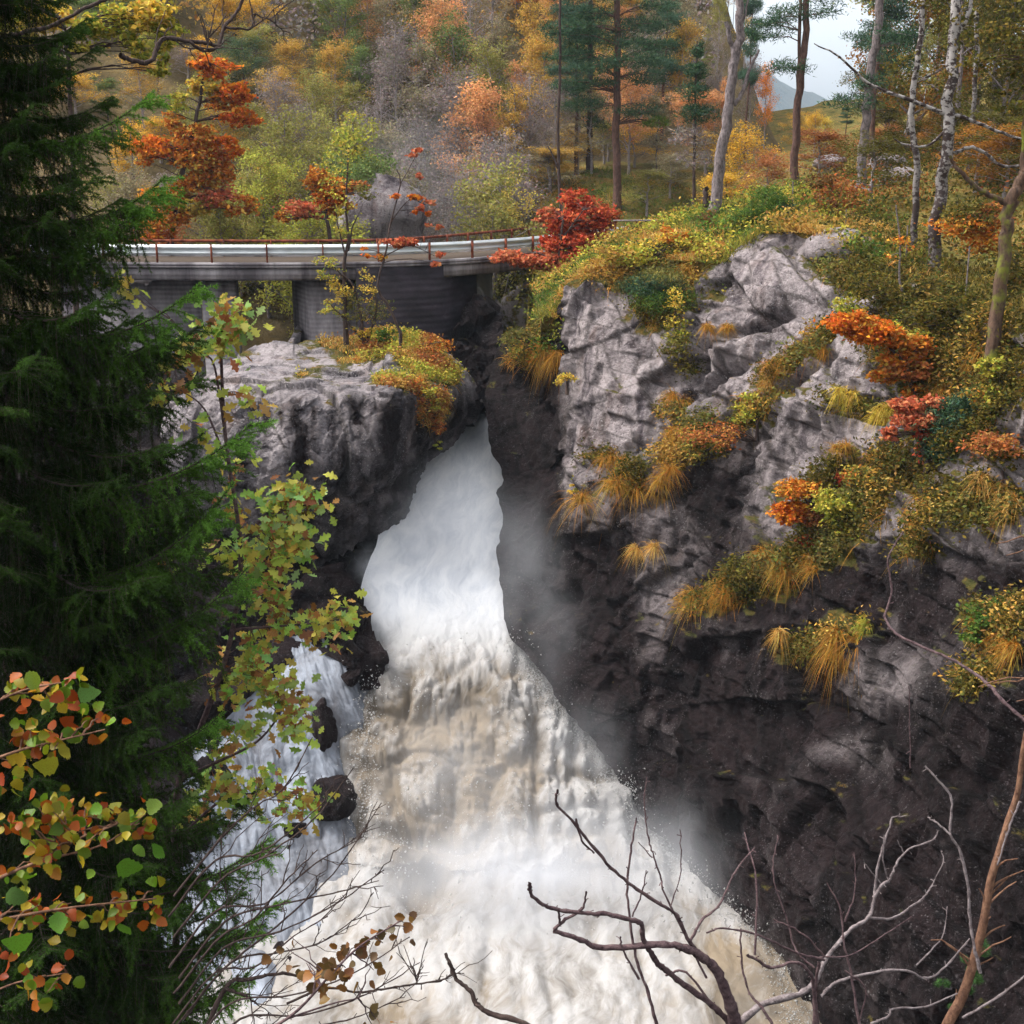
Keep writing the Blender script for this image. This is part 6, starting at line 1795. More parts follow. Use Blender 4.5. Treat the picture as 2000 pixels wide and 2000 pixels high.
# ---- the big spruce on the left ------------------------------------------------
def spruce_branch(seed, L=2.0):
    rng = np.random.default_rng(seed)
    wood, nd = MB(), MB()
    t = np.linspace(0, 1, 14)
    main = np.stack([L * t, .06 * L * np.sin(t * 3 + seed), L * (-.34 * t + .42 * t ** 2.4)], 1)
    V, Fc = tube(main, np.linspace(.018, .004, 14), 5)
    wood.add(V, Fc)
    segs = []

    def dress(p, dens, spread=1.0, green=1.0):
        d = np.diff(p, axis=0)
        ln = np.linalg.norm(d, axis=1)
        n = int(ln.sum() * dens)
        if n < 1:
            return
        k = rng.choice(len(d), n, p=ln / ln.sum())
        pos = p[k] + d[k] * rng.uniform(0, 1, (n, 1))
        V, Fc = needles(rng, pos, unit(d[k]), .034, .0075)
        tipw = rng.uniform(.55, 1.25, (n, 1)) * green  # dark inside to bright tips: shade within the tree painted into needle colour
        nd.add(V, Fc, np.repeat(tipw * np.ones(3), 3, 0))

    dress(main[5:], 330)
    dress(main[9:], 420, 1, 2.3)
    for i in range(46):
        f = rng.uniform(.12, .99)
        p0 = np.array([np.interp(f, t, main[:, c]) for c in range(3)])
        sd = 1 if i % 2 else -1
        ln = L * (.30 * (1 - f) ** .6 + .07) * rng.uniform(.6, 1.15)
        an = sd * math.radians(rng.uniform(28, 62))
        u = np.linspace(0, 1, 6)
        hang = rng.uniform(.15, .9) * (1.05 - f * .75)
        q = p0 + np.stack([math.cos(an) * ln * u, math.sin(an) * ln * u, ln * (-hang * u ** 1.5 + .12 * u)], 1)
        V, Fc = tube(q, np.linspace(.006, .002, 6), 3)
        wood.add(V, Fc)
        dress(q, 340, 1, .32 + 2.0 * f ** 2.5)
        for j in range(3):
            k = rng.integers(1, 5)
            l2 = ln * rng.uniform(.3, .6)
            a2 = an + rng.uniform(-.8, .8)
            q2 = q[k] + np.stack([math.cos(a2) * l2 * u * .8, math.sin(a2) * l2 * u * .8, l2 * (-(hang + .2) * u ** 1.3)], 1)
            dress(q2, 290, 1, .3 + 1.5 * f ** 2.5)
    # long hanging twigs, thin and dark
    for i in range(52):
        f = rng.uniform(.03, .8)
        p0 = np.array([np.interp(f, t, main[:, c]) for c in range(3)]) + np.array([0, rng.uniform(-.2, .2), -.02])
        ln = rng.uniform(.3, .95) * (1.1 - f * .6)
        u = np.linspace(0, 1, 5)
        q = p0 + np.stack([.12 * ln * u * rng.standard_normal(), .12 * ln * u * rng.standard_normal(), -ln * u], 1)
        V, Fc = tube(q, np.linspace(.004, .0015, 5), 3)
        wood.add(V, Fc)
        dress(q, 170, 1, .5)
    return wood.mesh('branch', M['bark_dark'], False, False), nd.mesh('needles', M['needle'], False, True)


SY = 13.2
sp_x = lambda py: P(18, py, SY)
SPRUCE = thing('spruce_tree', 'huge dark green spruce with drooping branches filling the left edge', 'tree', P(18, 2300, SY))
s0 = np.array(SPRUCE.location[:])
tr = np.array([P(18, py, SY) for py in (2420, 2000, 1500, 1000, 500, 0, -400)])
tr[:, 0] = tr[:, 0].mean()
V, Fc = tube(tr - s0, np.linspace(.24, .09, 7), 9)
mb = MB(); mb.add(V, Fc)
obj('trunk', mb.mesh('trunk', M['bark_dark'], True, False), SPRUCE)
SB = [spruce_branch(500 + i) for i in range(7)]
TIPX = [(-300, 230), (60, 270), (180, 300), (350, 325), (540, 390), (700, 430), (830, 490), (1000, 450), (1150, 460), (1400, 430), (1600, 470), (1760, 520), (1900, 490), (2200, 500)]
rng = np.random.default_rng(505)
az = 0.0
cnt = 0
for py in np.arange(-230, 2150, 8.6):
    az += 137.5
    a = (az + rng.uniform(-18, 18)) % 360
    if 62 < a < 205:
        continue
    reach = (np.interp(py, [q[0] for q in TIPX], [q[1] for q in TIPX]) - 18) / F * SY
    Lb = reach * rng.uniform(.72, 1.02)
    if 205 <= a < 325:
        Lb *= .85
    wood, nd = SB[cnt % 7]
    zc = P(18, py, SY)
    b = obj('branch', wood, SPRUCE, (float(tr[0, 0] - s0[0]), float(SY - s0[1]), float(zc[2] - s0[2])))
    b.rotation_euler = (rng.uniform(-.25, .25), math.radians(rng.uniform(-6, 10)), math.radians(a))
    s = Lb / 2.0
    b.scale = (s, max(s, .7), max(s, .7) * rng.uniform(.9, 1.2))
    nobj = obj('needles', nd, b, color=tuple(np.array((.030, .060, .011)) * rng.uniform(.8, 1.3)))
    cnt += 1
for py, tx, ty, Lf, roll in [(640, 400, 553, 1.0, 0), (800, 305, 190, 1, 0), (930, 492, 828, 1, 0), (1140, 455, 950, 1, 0), (1270, 475, 1120, 1, 0), (700, 330, 640, 1, .1), (410, 325, 345, 1, 0), (450, 330, 375, 1, 0), (260, 310, 180, 1, 0), (1850, 525, 1775, 1, 0), (1980, 495, 1895, 1, 0), (1730, 520, 1650, 1, 0), (1480, 430, 1400, 1, 0)]:
    if ty < 200 and py > 600:
        continue
    A = P(18, py, SY)
    A[0] = tr[0, 0]
    B = P(tx, ty, SY - .35)
    d = B - A
    wood, nd = SB[cnt % 7]
    ln = math.hypot(d[0], d[1])
    b = obj('branch', wood, SPRUCE, tuple(float(v) for v in A - s0))
    b.rotation_euler = (roll, -math.atan2(d[2] - .08 * ln, ln), math.atan2(d[1], d[0]))
    s = np.linalg.norm(d) / 2.0
    b.scale = (s, s, s)
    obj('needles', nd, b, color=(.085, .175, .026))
    cnt += 1


# ---- big leaves -------------------------------------------------------------------
def leaf_shape(kind, seed):
    """A leaf blade of unit length along +X: outline, fold along the midrib, curl."""
    rng = np.random.default_rng(seed)
    n = 15 if kind == 'oak' else 12
    t = np.linspace(0, 1, n)
    if kind == 'oak':
        w = .30 * np.sin(math.pi * t ** 1.25) ** .8 * (1 + .42 * np.sin(2 * math.pi * (3.5 * t + .1)))
    else:
        w = .47 * np.sin(math.pi * np.clip(t, 0, 1) ** .72) ** .75 * (1 + .10 * (-1) ** np.arange(n) + .08 * np.sin(7 * t + seed))
    w[0] = .012
    w[-1] = .01
    fold = rng.uniform(.1, .5)
    curl = rng.uniform(-.9, .5)
    twist = rng.uniform(-.5, .5)
    V = []
    for i in range(n):
        zc = curl * t[i] ** 2 * .6
        wob = rng.uniform(.88, 1.1, 2)
        wl, wr = w[i] * wob[0], w[i] * wob[1]
        tw = twist * t[i]
        V += [(t[i], 0, zc), (t[i] - .04 * wl, wl * math.cos(fold + tw), zc + wl * math.sin(fold + tw)), (t[i] - .04 * wr, -wr * math.cos(fold - tw), zc + wr * math.sin(fold - tw))]
    Fq = []
    for i in range(n - 1):
        a, b = 3 * i, 3 * (i + 1)
        Fq += [(a, b, b + 1, a + 1), (a, a + 2, b + 2, b)]
    return np.array(V), np.array(Fq)


LEAF = {k: [leaf_shape(k, 700 + i) for i in range(5)] for k in ('oak', 'hazel')}
LEAFME = {}
for k, l in LEAF.items():
    LEAFME[k] = []
    for V, Fq in l:
        mb = MB(); mb.add(V, Fq)
        LEAFME[k].append(mb.mesh('leaf', M['leaf_oak' if k == 'oak' else 'leaf_big'], True, True))


def leaf_pose(rng, hang=.5, face=.8):
    ax = unit(rng.standard_normal(3) * (1, .7, .6) + (0, 0, -hang))
    nrm = unit(np.array([0.05, -face, .75]) + rng.standard_normal(3) * .55)
    return ax, nrm


def leafy(name, label, cat, kind, stems, spots, Y, pal, size, seed, bark='bark_twig', nparts=290, extra=0, hang=.5, named=(), group=None, dYs=.5, face=.8, limbs=4, mult=1.0):
    """A shrub whose nearer leaves are objects of their own. spots: (cx, cy, rx, ry, n leaves)."""
    rng = np.random.default_rng(seed)
    b = stems[0][0][0]
    root3 = P(b[0], b[1], Y)
    root = thing(name, label, cat, root3, group)
    S = Y / F
    tb = MB()
    allp = []
    for pts, r0, r1 in stems:
        w = np.array([P(q[0], q[1], Y + (q[2] if len(q) > 2 else 0)) for q in pts])
        w = smooth_line(w, 5) if len(w) > 2 else np.linspace(w[0], w[-1], 6)
        V, Fc = tube(w - root3, np.linspace(r0, r1, len(w)) * S, 6)
        tb.add(V, Fc)
        allp.append(w)
    allp = np.concatenate(allp)
    pos = []
    for cx, cy, rx, ry, n in spots:
        n = int(n * mult)
        c = P(cx, cy, Y + rng.uniform(-.2, .2))
        ends = c + unit(rng.standard_normal((max(2, n // 6), 3))) * rng.uniform(.3, 1, (max(2, n // 6), 1)) * np.array([rx * S, dYs * .6, ry * S])
        for e in ends:
            k = int(np.argmin(np.linalg.norm(allp - e, axis=1)))
            p = limb(tb, rng, allp[k] - root3, e - root3, .006, .0025, .05, 6, 4) + root3
        kk = rng.integers(0, len(ends), n)
        pos.append(ends[kk] + rng.standard_normal((n, 3)) * size * .75)
    pos = np.concatenate(pos)
    obj('stem', tb.mesh('stem', M[bark], True, False), root)
    cols = pick(rng, pal, len(pos), .15)
    order = np.argsort(pos[:, 1])
    rest = MB()
    # the leaves nearest the viewpoint first
    for i, k in enumerate(order):
        ax, nrm = leaf_pose(rng, hang, face)
        s = size * rng.uniform(.7, 1.25)
        if i < nparts:
            o = obj('leaf', LEAFME[kind][rng.integers(0, 5)], root, tuple(float(v) for v in pos[k] - root3), tuple(float(v) for v in cols[k]))
            o.rotation_mode = 'QUATERNION'
            o.rotation_quaternion = frame_quat(ax, nrm)
            o.scale = (s, s, s)
        else:
            V, Fq = LEAF[kind][rng.integers(0, 5)]
            R = np.array(frame_quat(ax, nrm).to_matrix())
            rest.add((V * s) @ R.T + pos[k] - root3, Fq, cols[k])
    for px, py, sz, col, dY in named:
        ax, nrm = leaf_pose(rng, .8, 1.2)
        p = P(px, py, Y + dY)
        o = obj('leaf', LEAFME[kind][rng.integers(0, 5)], root, tuple(float(v) for v in p - ax * sz * S * .5 - root3), col)
        o.rotation_mode = 'QUATERNION'
        o.rotation_quaternion = frame_quat(ax, nrm)
        s = sz * S * 1.1
        o.scale = (s, s, s)
    if rest.n:
        o = obj('leaves', rest.mesh('leaves', M['leaf_oak' if kind == 'oak' else 'leaf_big'], True, True), root)
        o['kind'] = 'stuff'
    return root


leafy('oak_tree', 'young oak with lobed yellow green and brown leaves right of the spruce', 'tree', 'oak',
      [([(330, 2150), (345, 1800), (342, 1620), (352, 1520), (400, 1400), (450, 1250), (470, 1080), (440, 850), (430, 650)], 9, 3), ([(352, 1520), (420, 1490), (500, 1450), (545, 1400)], 4, 2), ([(455, 1230), (520, 1225), (640, 1215)], 3.5, 1.5), ([(470, 1060), (520, 1010), (600, 985)], 3.5, 1.5),
       ([(345, 1640), (440, 1560), (540, 1550)], 4, 1.5), ([(440, 850), (420, 720), (400, 690)], 3, 1.2), ([(442, 900), (400, 800), (350, 760)], 2.5, 1)],
      [(450, 620, 44, 26, 46), (410, 660, 50, 30, 44), (360, 690, 34, 34, 28), (455, 645, 30, 22, 20), (330, 760, 26, 30, 14), (480, 770, 30, 14, 14), (420, 840, 44, 30, 10), (455, 910, 40, 22, 10), (570, 965, 56, 30, 64), (600, 985, 34, 22, 20), (540, 1040, 62, 40, 80), (480, 1080, 54, 34, 50), (560, 1090, 34, 26, 34), (440, 1000, 40, 34, 14),
       (520, 1160, 54, 28, 50), (540, 1205, 50, 24, 44), (650, 1205, 38, 26, 42), (625, 1235, 30, 18, 20), (500, 1260, 50, 18, 26), (490, 1310, 70, 26, 52), (540, 1350, 54, 30, 56), (580, 1390, 34, 16, 24), (440, 1340, 50, 24, 26), (560, 1420, 44, 18, 22), (460, 1420, 44, 36, 28), (430, 1480, 44, 26, 20), (440, 1550, 54, 34, 36), (520, 1530, 50, 36, 36), (600, 1560, 44, 26, 26), (560, 1590, 30, 22, 14), (400, 1590, 40, 20, 16),
       (240, 565, 26, 20, 8), (210, 550, 14, 10, 4), (320, 1100, 20, 14, 6)],
      14.0, 'oakleaf', .145, 801, 'bark_twig', 290, 0, .4, mult=1.65)
HZ = (.085, .20, .018)
leafy('hazel_bush', 'hazel branches with round red, orange and green leaves in the lower left corner', 'bush', 'hazel',
      [([(-60, 1760), (0, 1715), (80, 1680), (150, 1640), (240, 1600)], 5, 2), ([(-60, 1810), (60, 1785), (160, 1770), (305, 1755)], 4, 1.5), ([(-60, 1500), (40, 1465), (100, 1450), (205, 1425)], 4, 1.5), ([(-60, 1400), (40, 1350), (140, 1330)], 3, 1.5), ([(-60, 1960), (30, 1920), (130, 1900)], 3, 1.2), ([(80, 1680), (200, 1650), (285, 1590)], 3, 1.2)],
      [(40, 1345, 46, 22, 9), (90, 1370, 40, 26, 9), (140, 1340, 34, 20, 7), (40, 1440, 40, 30, 11), (100, 1440, 46, 26, 12), (170, 1425, 34, 16, 8), (20, 1500, 34, 24, 7), (60, 1600, 66, 34, 20), (130, 1600, 60, 34, 20), (200, 1600, 60, 30, 20), (250, 1620, 44, 24, 12), (100, 1650, 60, 30, 14), (40, 1700, 40, 30, 9), (60, 1790, 60, 24, 14), (140, 1780, 54, 24, 12), (220, 1770, 50, 22, 12), (285, 1755, 26, 16, 7), (30, 1820, 40, 20, 6), (60, 1910, 44, 26, 8), (110, 1900, 30, 26, 5)],
      5.2, 'hazel', .055, 811, 'bark_brown', 300, 0, .7,
      [(250, 1690, 50, HZ, -.2), (40, 1843, 56, HZ, -.2), (95, 1497, 44, (0.180, 0.190, 0.016), -.2), (65, 1328, 42, (0.150, 0.220, 0.024), -.2), (170, 1355, 40, (0.100, 0.210, 0.048), -.1), (128, 1465, 38, (0.200, 0.190, 0.024), -.1), (100, 1925, 36, (0.100, 0.190, 0.020), -.1), (312, 1660, 40, (0.080, 0.200, 0.024), 0), (60, 1595, 36, (0.100, 0.180, 0.032), -.1), (115, 1800, 42, HZ, -.2), (245, 1810, 36, HZ, -.1), (55, 1725, 34, (0.150, 0.200, 0.024), 0), (30, 1750, 40, (0.050, 0.110, 0.016), -.2), (300, 1575, 34, (0.125, 0.200, 0.024), 0)], dYs=.35, face=1.0, mult=1.95)
leafy('hazel_bush', 'hazel twig with dark brown leaves hanging before the white water at the bottom', 'bush', 'hazel',
      [([(420, 2060), (560, 1990), (640, 1910), (700, 1850), (780, 1800)], 4, 1.5), ([(560, 1990), (650, 1960), (700, 1950)], 2.5, 1.2)],
      [(780, 1808, 26, 12, 7), (740, 1835, 22, 16, 8), (700, 1860, 26, 20, 10), (670, 1895, 34, 22, 14), (640, 1915, 30, 26, 12), (610, 1925, 26, 30, 10), (730, 1890, 14, 16, 4), (740, 1995, 30, 12, 7), (600, 1880, 20, 14, 5), (560, 1850, 16, 12, 3)],
      6.5, 'brown', .062, 821, 'bark_twig', 200, 0, .8, dYs=.2, face=.9)
# yellow maple foliage at the top left corner behind the spruce top
plant('maple_tree', 'yellow maple crown behind the spruce tip in the top left corner', 'tree', [([(150, 700), (140, 300), (130, 60)], 7, 3)],
      [(30, 60, 50, 40, 700, 'yellowgreen'), (90, 30, 50, 30, 700, 'yellow'), (200, 40, 60, 30, 700, 'yellowgreen'), (290, 30, 50, 30, 500, 'yellow'), (280, 90, 40, 30, 350, 'yellowgreen'), (330, 60, 30, 30, 250, 'yellowgreen'), (170, 80, 40, 20, 300, 'yellowgreen'), (20, 90, 30, 20, 300, 'yellow'), (310, 130, 24, 24, 150, 'yellowgreen')],
      24, .12, 'bark_dark', seed=831, limbs=5, depth=.5)


# ---- bare branches -------------------------------------------------------------------
def bare(name, label, cat, lines, Y, bark, seed, twigs=0, tw_len=.25, group=None):
    """Bare branches: (pixel points, width px at base, at tip, depth offset at base, at tip)."""
    rng = np.random.default_rng(seed)
    b = lines[0][0][0]
    root3 = P(b[0], b[1], Y)
    root = thing(name, label, cat, root3, group)
    S = Y / F
    for pts, w0, w1, d0, d1 in lines:
        mb = MB()
        n = len(pts)
        w = np.array([P(q[0], q[1], Y + d0 + (d1 - d0) * i / (n - 1)) for i, q in enumerate(pts)])
        w = smooth_line(w, 6)
        w[1:-1] += rng.standard_normal((len(w) - 2, 3)) * S * .7
        rad = np.linspace(w0, w1, len(w)) * S / 2 * (1 + .10 * rng.standard_normal(len(w)))
        V, Fc = tube(w - root3, np.maximum(rad, S * .6), 7)
        mb.add(V, Fc)
        # buds and short spurs
        for k in range(3, len(w) - 1, 4):
            e = w[k] + unit(rng.standard_normal(3) + (0, 0, .5)) * S * rng.uniform(5, 14)
            V, Fc = tube(np.array([w[k], (w[k] + e) / 2 + rng.standard_normal(3) * S, e]) - root3, np.array([1.6, 1.3, 1.5]) * S * .8, 4)
            mb.add(V, Fc)
        for _ in range(twigs):
            k = rng.integers(len(w) // 4, len(w))
            t = w[min(k, len(w) - 1)] - w[max(k - 1, 0)]
            d = unit(unit(t) + rng.standard_normal(3) * .55 + (0, 0, .25))
            ln = tw_len * rng.uniform(.4, 1.3)
            u = np.linspace(0, 1, 6)[:, None]
            q = w[k] + d * ln * u + rng.standard_normal((6, 3)) * ln * .05 * u + np.array([0, 0, .2]) * ln * u ** 2
            V, Fc = tube(q - root3, np.linspace(1.5, .75, 6) * S, 4)
            mb.add(V, Fc)
            for _ in range(2):
                j = rng.integers(1, 5)
                e = q[j] + unit(d + rng.standard_normal(3) * .6) * ln * rng.uniform(.2, .5)
                V, Fc = tube(np.array([q[j], (q[j] + e) / 2 + rng.standard_normal(3) * ln * .03, e]) - root3, np.array([1.1, .9, .65]) * S, 4)
                mb.add(V, Fc)
        obj('branch', mb.mesh('branch', M[bark], True, False), root)
    return root


bare('bare_bush', 'grey bare bush with long crooked branches reaching left over the pool', 'bush', [
    ([(1440, 2040), (1434, 1988), (1420, 1945), (1401, 1898), (1372, 1869), (1336, 1851), (1300, 1845), (1180, 1851), (1136, 1836), (1082, 1818)], 30, 9, 0, -.3),
    ([(1423, 1996), (1391, 1963), (1336, 1923), (1300, 1894), (1285, 1883), (1270, 1858), (1256, 1833), (1252, 1804), (1230, 1796), (1180, 1785), (1143, 1784), (1089, 1776), (1060, 1767), (1037, 1746), (1035, 1726)], 15, 7, 0, -.5),
    ([(1372, 1869), (1347, 1840), (1322, 1789), (1300, 1771), (1252, 1742), (1201, 1702), (1154, 1648), (1122, 1608), (1087, 1570), (1089, 1543)], 9, 5, -.1, -.4),
    ([(1082, 1815), (1104, 1796), (1136, 1775), (1145, 1742)], 8, 4, -.3, -.4), ([(1091, 1775), (1093, 1807)], 5, 4, -.4, -.3), ([(1125, 1600), (1136, 1640), (1160, 1666)], 5, 4, -.4, -.3),
    ([(1347, 1840), (1372, 1796), (1405, 1767), (1438, 1699), (1474, 1655)], 7, 3, 0, .3), ([(1300, 1905), (1340, 1900), (1401, 1975)], 5, 6, .1, 0)], 6.2, 'bark_twig', 841)
bare('bare_sapling', 'thin upright bare shoots crossing the bent branches at the bottom', 'bush', [
    ([(1290, 2040), (1270, 1952), (1245, 1880), (1232, 1807), (1225, 1735), (1232, 1662), (1243, 1597)], 9, 4, 0, .2), ([(1248, 1912), (1216, 1854), (1212, 1830)], 6, 4, 0, 0), ([(1235, 1790), (1255, 1740), (1262, 1700)], 4, 2.5, 0, 0)], 5.9, 'bark_twig', 842)
bare('bare_sapling', 'fine bare shoot with a few buds in front of the dark wall above the pool', 'bush', [
    ([(1380, 1910), (1300, 1750), (1292, 1717), (1274, 1666), (1267, 1637), (1258, 1568), (1263, 1517)], 5, 2.5, 0, .2), ([(1274, 1675), (1247, 1645)], 3, 2, 0, 0), ([(1310, 1770), (1330, 1700), (1328, 1620)], 3, 2, 0, 0)], 7.0, 'bark_twig', 843)
bare('bare_tree', 'pale bare tree with forked limbs spreading right before the dark cliff', 'tree', [
    ([(1430, 2010), (1488, 1963), (1561, 1941), (1593, 1916), (1608, 1880), (1633, 1847), (1662, 1814), (1695, 1793), (1706, 1760), (1713, 1699), (1727, 1648), (1742, 1597)], 16, 4, 0, .6),
    ([(1706, 1753), (1724, 1727), (1738, 1717), (1753, 1684), (1778, 1657), (1822, 1641), (1833, 1622)], 8, 3, .4, .5), ([(1691, 1793), (1742, 1793), (1785, 1767), (1807, 1749), (1822, 1727)], 7, 3, .4, .6),
    ([(1604, 1945), (1626, 1923), (1680, 1905), (1760, 1894), (1807, 1910), (1840, 1894), (1894, 1833)], 8, 4, .1, .4), ([(1741, 1597), (1772, 1592)], 3, 2, .6, .6), ([(1765, 1665), (1752, 1640)], 3, 2, .5, .5),
    ([(1735, 1715), (1725, 1680), (1727, 1630)], 4, 2.5, .5, .5), ([(1720, 1725), (1700, 1700), (1688, 1685)], 3, 2, .5, .5), ([(1800, 1760), (1840, 1690), (1838, 1660)], 3, 2, .6, .7), ([(1790, 1885), (1840, 1830), (1850, 1770)], 4, 2, .3, .6)], 7.2, 'bark_pale', 844)
bare('bare_bush', 'tangle of thin bare stems in the lower right before the cliff foot', 'bush', [
    ([(1600, 2030), (1590, 1934), (1583, 1901), (1554, 1880), (1507, 1890), (1480, 1875), (1459, 1866)], 9, 6, 0, -.2), ([(1590, 1890), (1561, 1865), (1550, 1843), (1535, 1789), (1514, 1728), (1510, 1680), (1521, 1633)], 5, 2.5, 0, .3),
    ([(1474, 1865), (1478, 1728), (1463, 1662), (1454, 1626)], 5, 2.5, -.2, .2), ([(1610, 1875), (1561, 1863), (1517, 1843), (1474, 1824), (1412, 1813), (1380, 1822)], 6, 4, .1, -.2), ([(1514, 2010), (1488, 1967), (1463, 1938), (1449, 1880), (1447, 1814)], 7, 4, -.1, .1),
    ([(1680, 2010), (1670, 1952), (1662, 1898), (1648, 1843), (1641, 1775), (1615, 1724)], 7, 3, .1, .3), ([(1590, 2000), (1592, 1930), (1600, 1880)], 9, 7, 0, 0), ([(1610, 1868), (1570, 1825), (1510, 1795)], 5, 3, 0, 0), ([(1650, 1800), (1670, 1740), (1668, 1665)], 4, 2, .2, .3),
    ([(1600, 1870), (1660, 1865), (1720, 1830), (1780, 1790)], 4, 2, .1, .4), ([(1650, 1895), (1690, 1930), (1680, 1990)], 4, 3, .1, .1)], 6.6, 'bark_twig', 845)
bare('bare_branch', 'dark knobbly twig alone at the bottom edge over the white pool', 'branch', [([(1110, 2050), (1024, 1999), (962, 1981), (933, 1963), (918, 1935), (891, 1912), (880, 1885), (870, 1862)], 14, 8, 0, .1), ([(890, 1912), (884, 1890), (876, 1880)], 6, 4, 0, 0), ([(935, 1965), (926, 1962)], 6, 4, 0, 0)], 5.0, 'bark_dark', 846)
bare('bare_branch', 'bare branch arching down from the cliff ledge at the right', 'branch', [([(2040, 1440), (1970, 1380), (1938, 1345), (1916, 1325), (1865, 1291), (1807, 1266), (1749, 1237), (1727, 1204)], 8, 5, -1.2, .2), ([(1764, 1038), (1735, 1092), (1742, 1153), (1727, 1204)], 3, 5, .4, .2), ([(1778, 1500), (1777, 1430), (1775, 1340)], 3, 2, 0, 0)], 12.0, 'bark_twig', 847)
bare('bare_branch', 'crooked black branch with a kinked elbow at the top left behind the spruce tip', 'branch', [([(235, 108), (254, 116), (283, 123), (301, 112), (308, 87), (326, 74), (362, 80), (400, 84), (427, 87), (438, 54), (464, 22), (480, -20)], 10, 6, 0, 1), ([(370, 82), (400, 100), (425, 92)], 6, 5, .4, .5), ([(440, 52), (490, 56), (500, 30), (540, 45)], 5, 2.5, .6, .8), ([(405, 84), (410, 65)], 4, 3, .5, .5)], 17.0, 'bark_dark', 848, 4, .5)
bare('bare_branch', 'dark bare branch across the yellow crown in the top left corner', 'branch', [([(-40, 80), (0, 72), (60, 60), (109, 47), (160, 20), (203, 0), (240, -20)], 9, 6, 0, .5), ([(30, -10), (72, 14), (116, 36)], 10, 7, .2, .2)], 16.0, 'bark_dark', 849)
lines = [([(380, 2060), (442, 1927), (489, 1912), (554, 1901), (601, 1909), (650, 1880)], 12, 4, 0, .2), ([(440, 1930), (480, 1945), (500, 1960)], 8, 5, 0, 0), ([(560, 1960), (636, 1930), (701, 1938), (745, 1932), (788, 1925), (854, 1916), (875, 1909)], 6, 4, 0, .2), ([(813, 1923), (821, 1893)], 3, 2, 0, 0)]
for x, y, x1, y1 in [(430, 1900, 745, 1568), (440, 1850, 750, 1699), (420, 1780, 700, 1640), (430, 1720, 690, 1500), (440, 1800, 740, 1720), (420, 1680, 640, 1560), (450, 1880, 700, 1790), (430, 1640, 610, 1440), (420, 1900, 640, 1790), (450, 1960, 800, 1830), (470, 1990, 820, 1880), (430, 1830, 620, 1660), (480, 2010, 760, 1960)]:
    r_ = random.Random(x1 * y1)
    lines.append(([(x - 90, y + 110), (x, y), (x + (x1 - x) * .35, y + (y1 - y) * .25 + r_.uniform(-16, 26)), (x + (x1 - x) * .7, y + (y1 - y) * .62 + r_.uniform(-10, 26)), (x1, y1)], 6, 2.2, 0, r_.uniform(-.5, .6)))
bare('bare_bush', 'dense fan of fine bare twigs in front of the side stream at lower left', 'bush', lines, 11.0, 'bark_dark', 850, 5, .42)

# ---- thin pine with brown stem, bottom right ---------------------------------------------
PY = 7.6
root3 = P(1851, 2000, PY)
PINE = thing('pine_tree', 'young pine with thin brown stem and sparse green tufts in the lower right corner', 'tree', root3)
tb, nb_ = MB(), MB()
rng = np.random.default_rng(860)
stem = smooth_line(np.array([P(a, b, PY) for a, b in [(1835, 2050), (1851, 2000), (1880, 1945), (1901, 1880), (1920, 1807), (1934, 1724), (1952, 1662), (1970, 1601), (1988, 1546), (1997, 1474), (2010, 1400)]]), 5)
V, Fc = tube(stem - root3, np.linspace(13, 5, len(stem)) * PY / F, 8)
tb.add(V, Fc)
for px, py, r_, dY in [(1912, 1735, 18, 0), (1970, 1712, 20, 0), (1985, 1722, 18, .1), (1818, 1836, 13, 0), (1847, 1843, 13, 0), (1923, 1850, 20, 0), (1963, 1807, 26, 0), (1935, 1790, 18, .1), (1988, 1677, 22, -.1), (1975, 1830, 22, .1), (1868, 1932, 12, 0), (1940, 1870, 16, 0), (2000, 1700, 24, 0)]:
    c = P(px, py, PY + dY)
    k = int(np.argmin(np.linalg.norm(stem - (c - np.array([0, 0, .15])), axis=1)))
    limb(tb, rng, stem[k] - root3, c - root3, .009, .004, .1, 5, 5)
    for j in range(3):
        cc = c + rng.standard_normal(3) * r_ * PY / F * .35
        ax = unit(rng.standard_normal(3) * .5 + unit(c - stem[k]) + (0, 0, .3))
        n = 110
        pos = cc - ax * rng.uniform(0, .05, (n, 1))
        V, Fc = needles(rng, pos, np.broadcast_to(ax, (n, 3)) * rng.uniform(.3, 1.4, (n, 1)), .075, .0065)
        nb_.add(V, Fc, np.repeat(pick(rng, [(.05, .11, .03), (.07, .14, .04), (.04, .085, .035)], n), 3, 0))
obj('trunk', tb.mesh('trunk', M['bark_brown'], True, False), PINE)
obj('needles', nb_.mesh('needles', M['needle'], False, True), PINE)
bare('bare_sapling', 'slender pale forked sapling left of the young pine stem', 'bush', [([(1915, 1900), (1901, 1840), (1894, 1789), (1891, 1735), (1876, 1666), (1856, 1626), (1858, 1561), (1829, 1521), (1807, 1496)], 8, 4.5, 0, .3), ([(1856, 1630), (1830, 1608), (1812, 1596)], 5, 3, .1, .2), ([(1992, 1565), (1970, 1620), (1948, 1690)], 5, 4, .2, .2), ([(1880, 1988), (1952, 1945), (2010, 1900)], 6, 5, 0, 0), ([(1700, 2000), (1735, 1985), (1745, 1970), (1807, 1966), (1870, 1940)], 6, 4, 0, .2)], 7.3, 'bark_pale', 861)
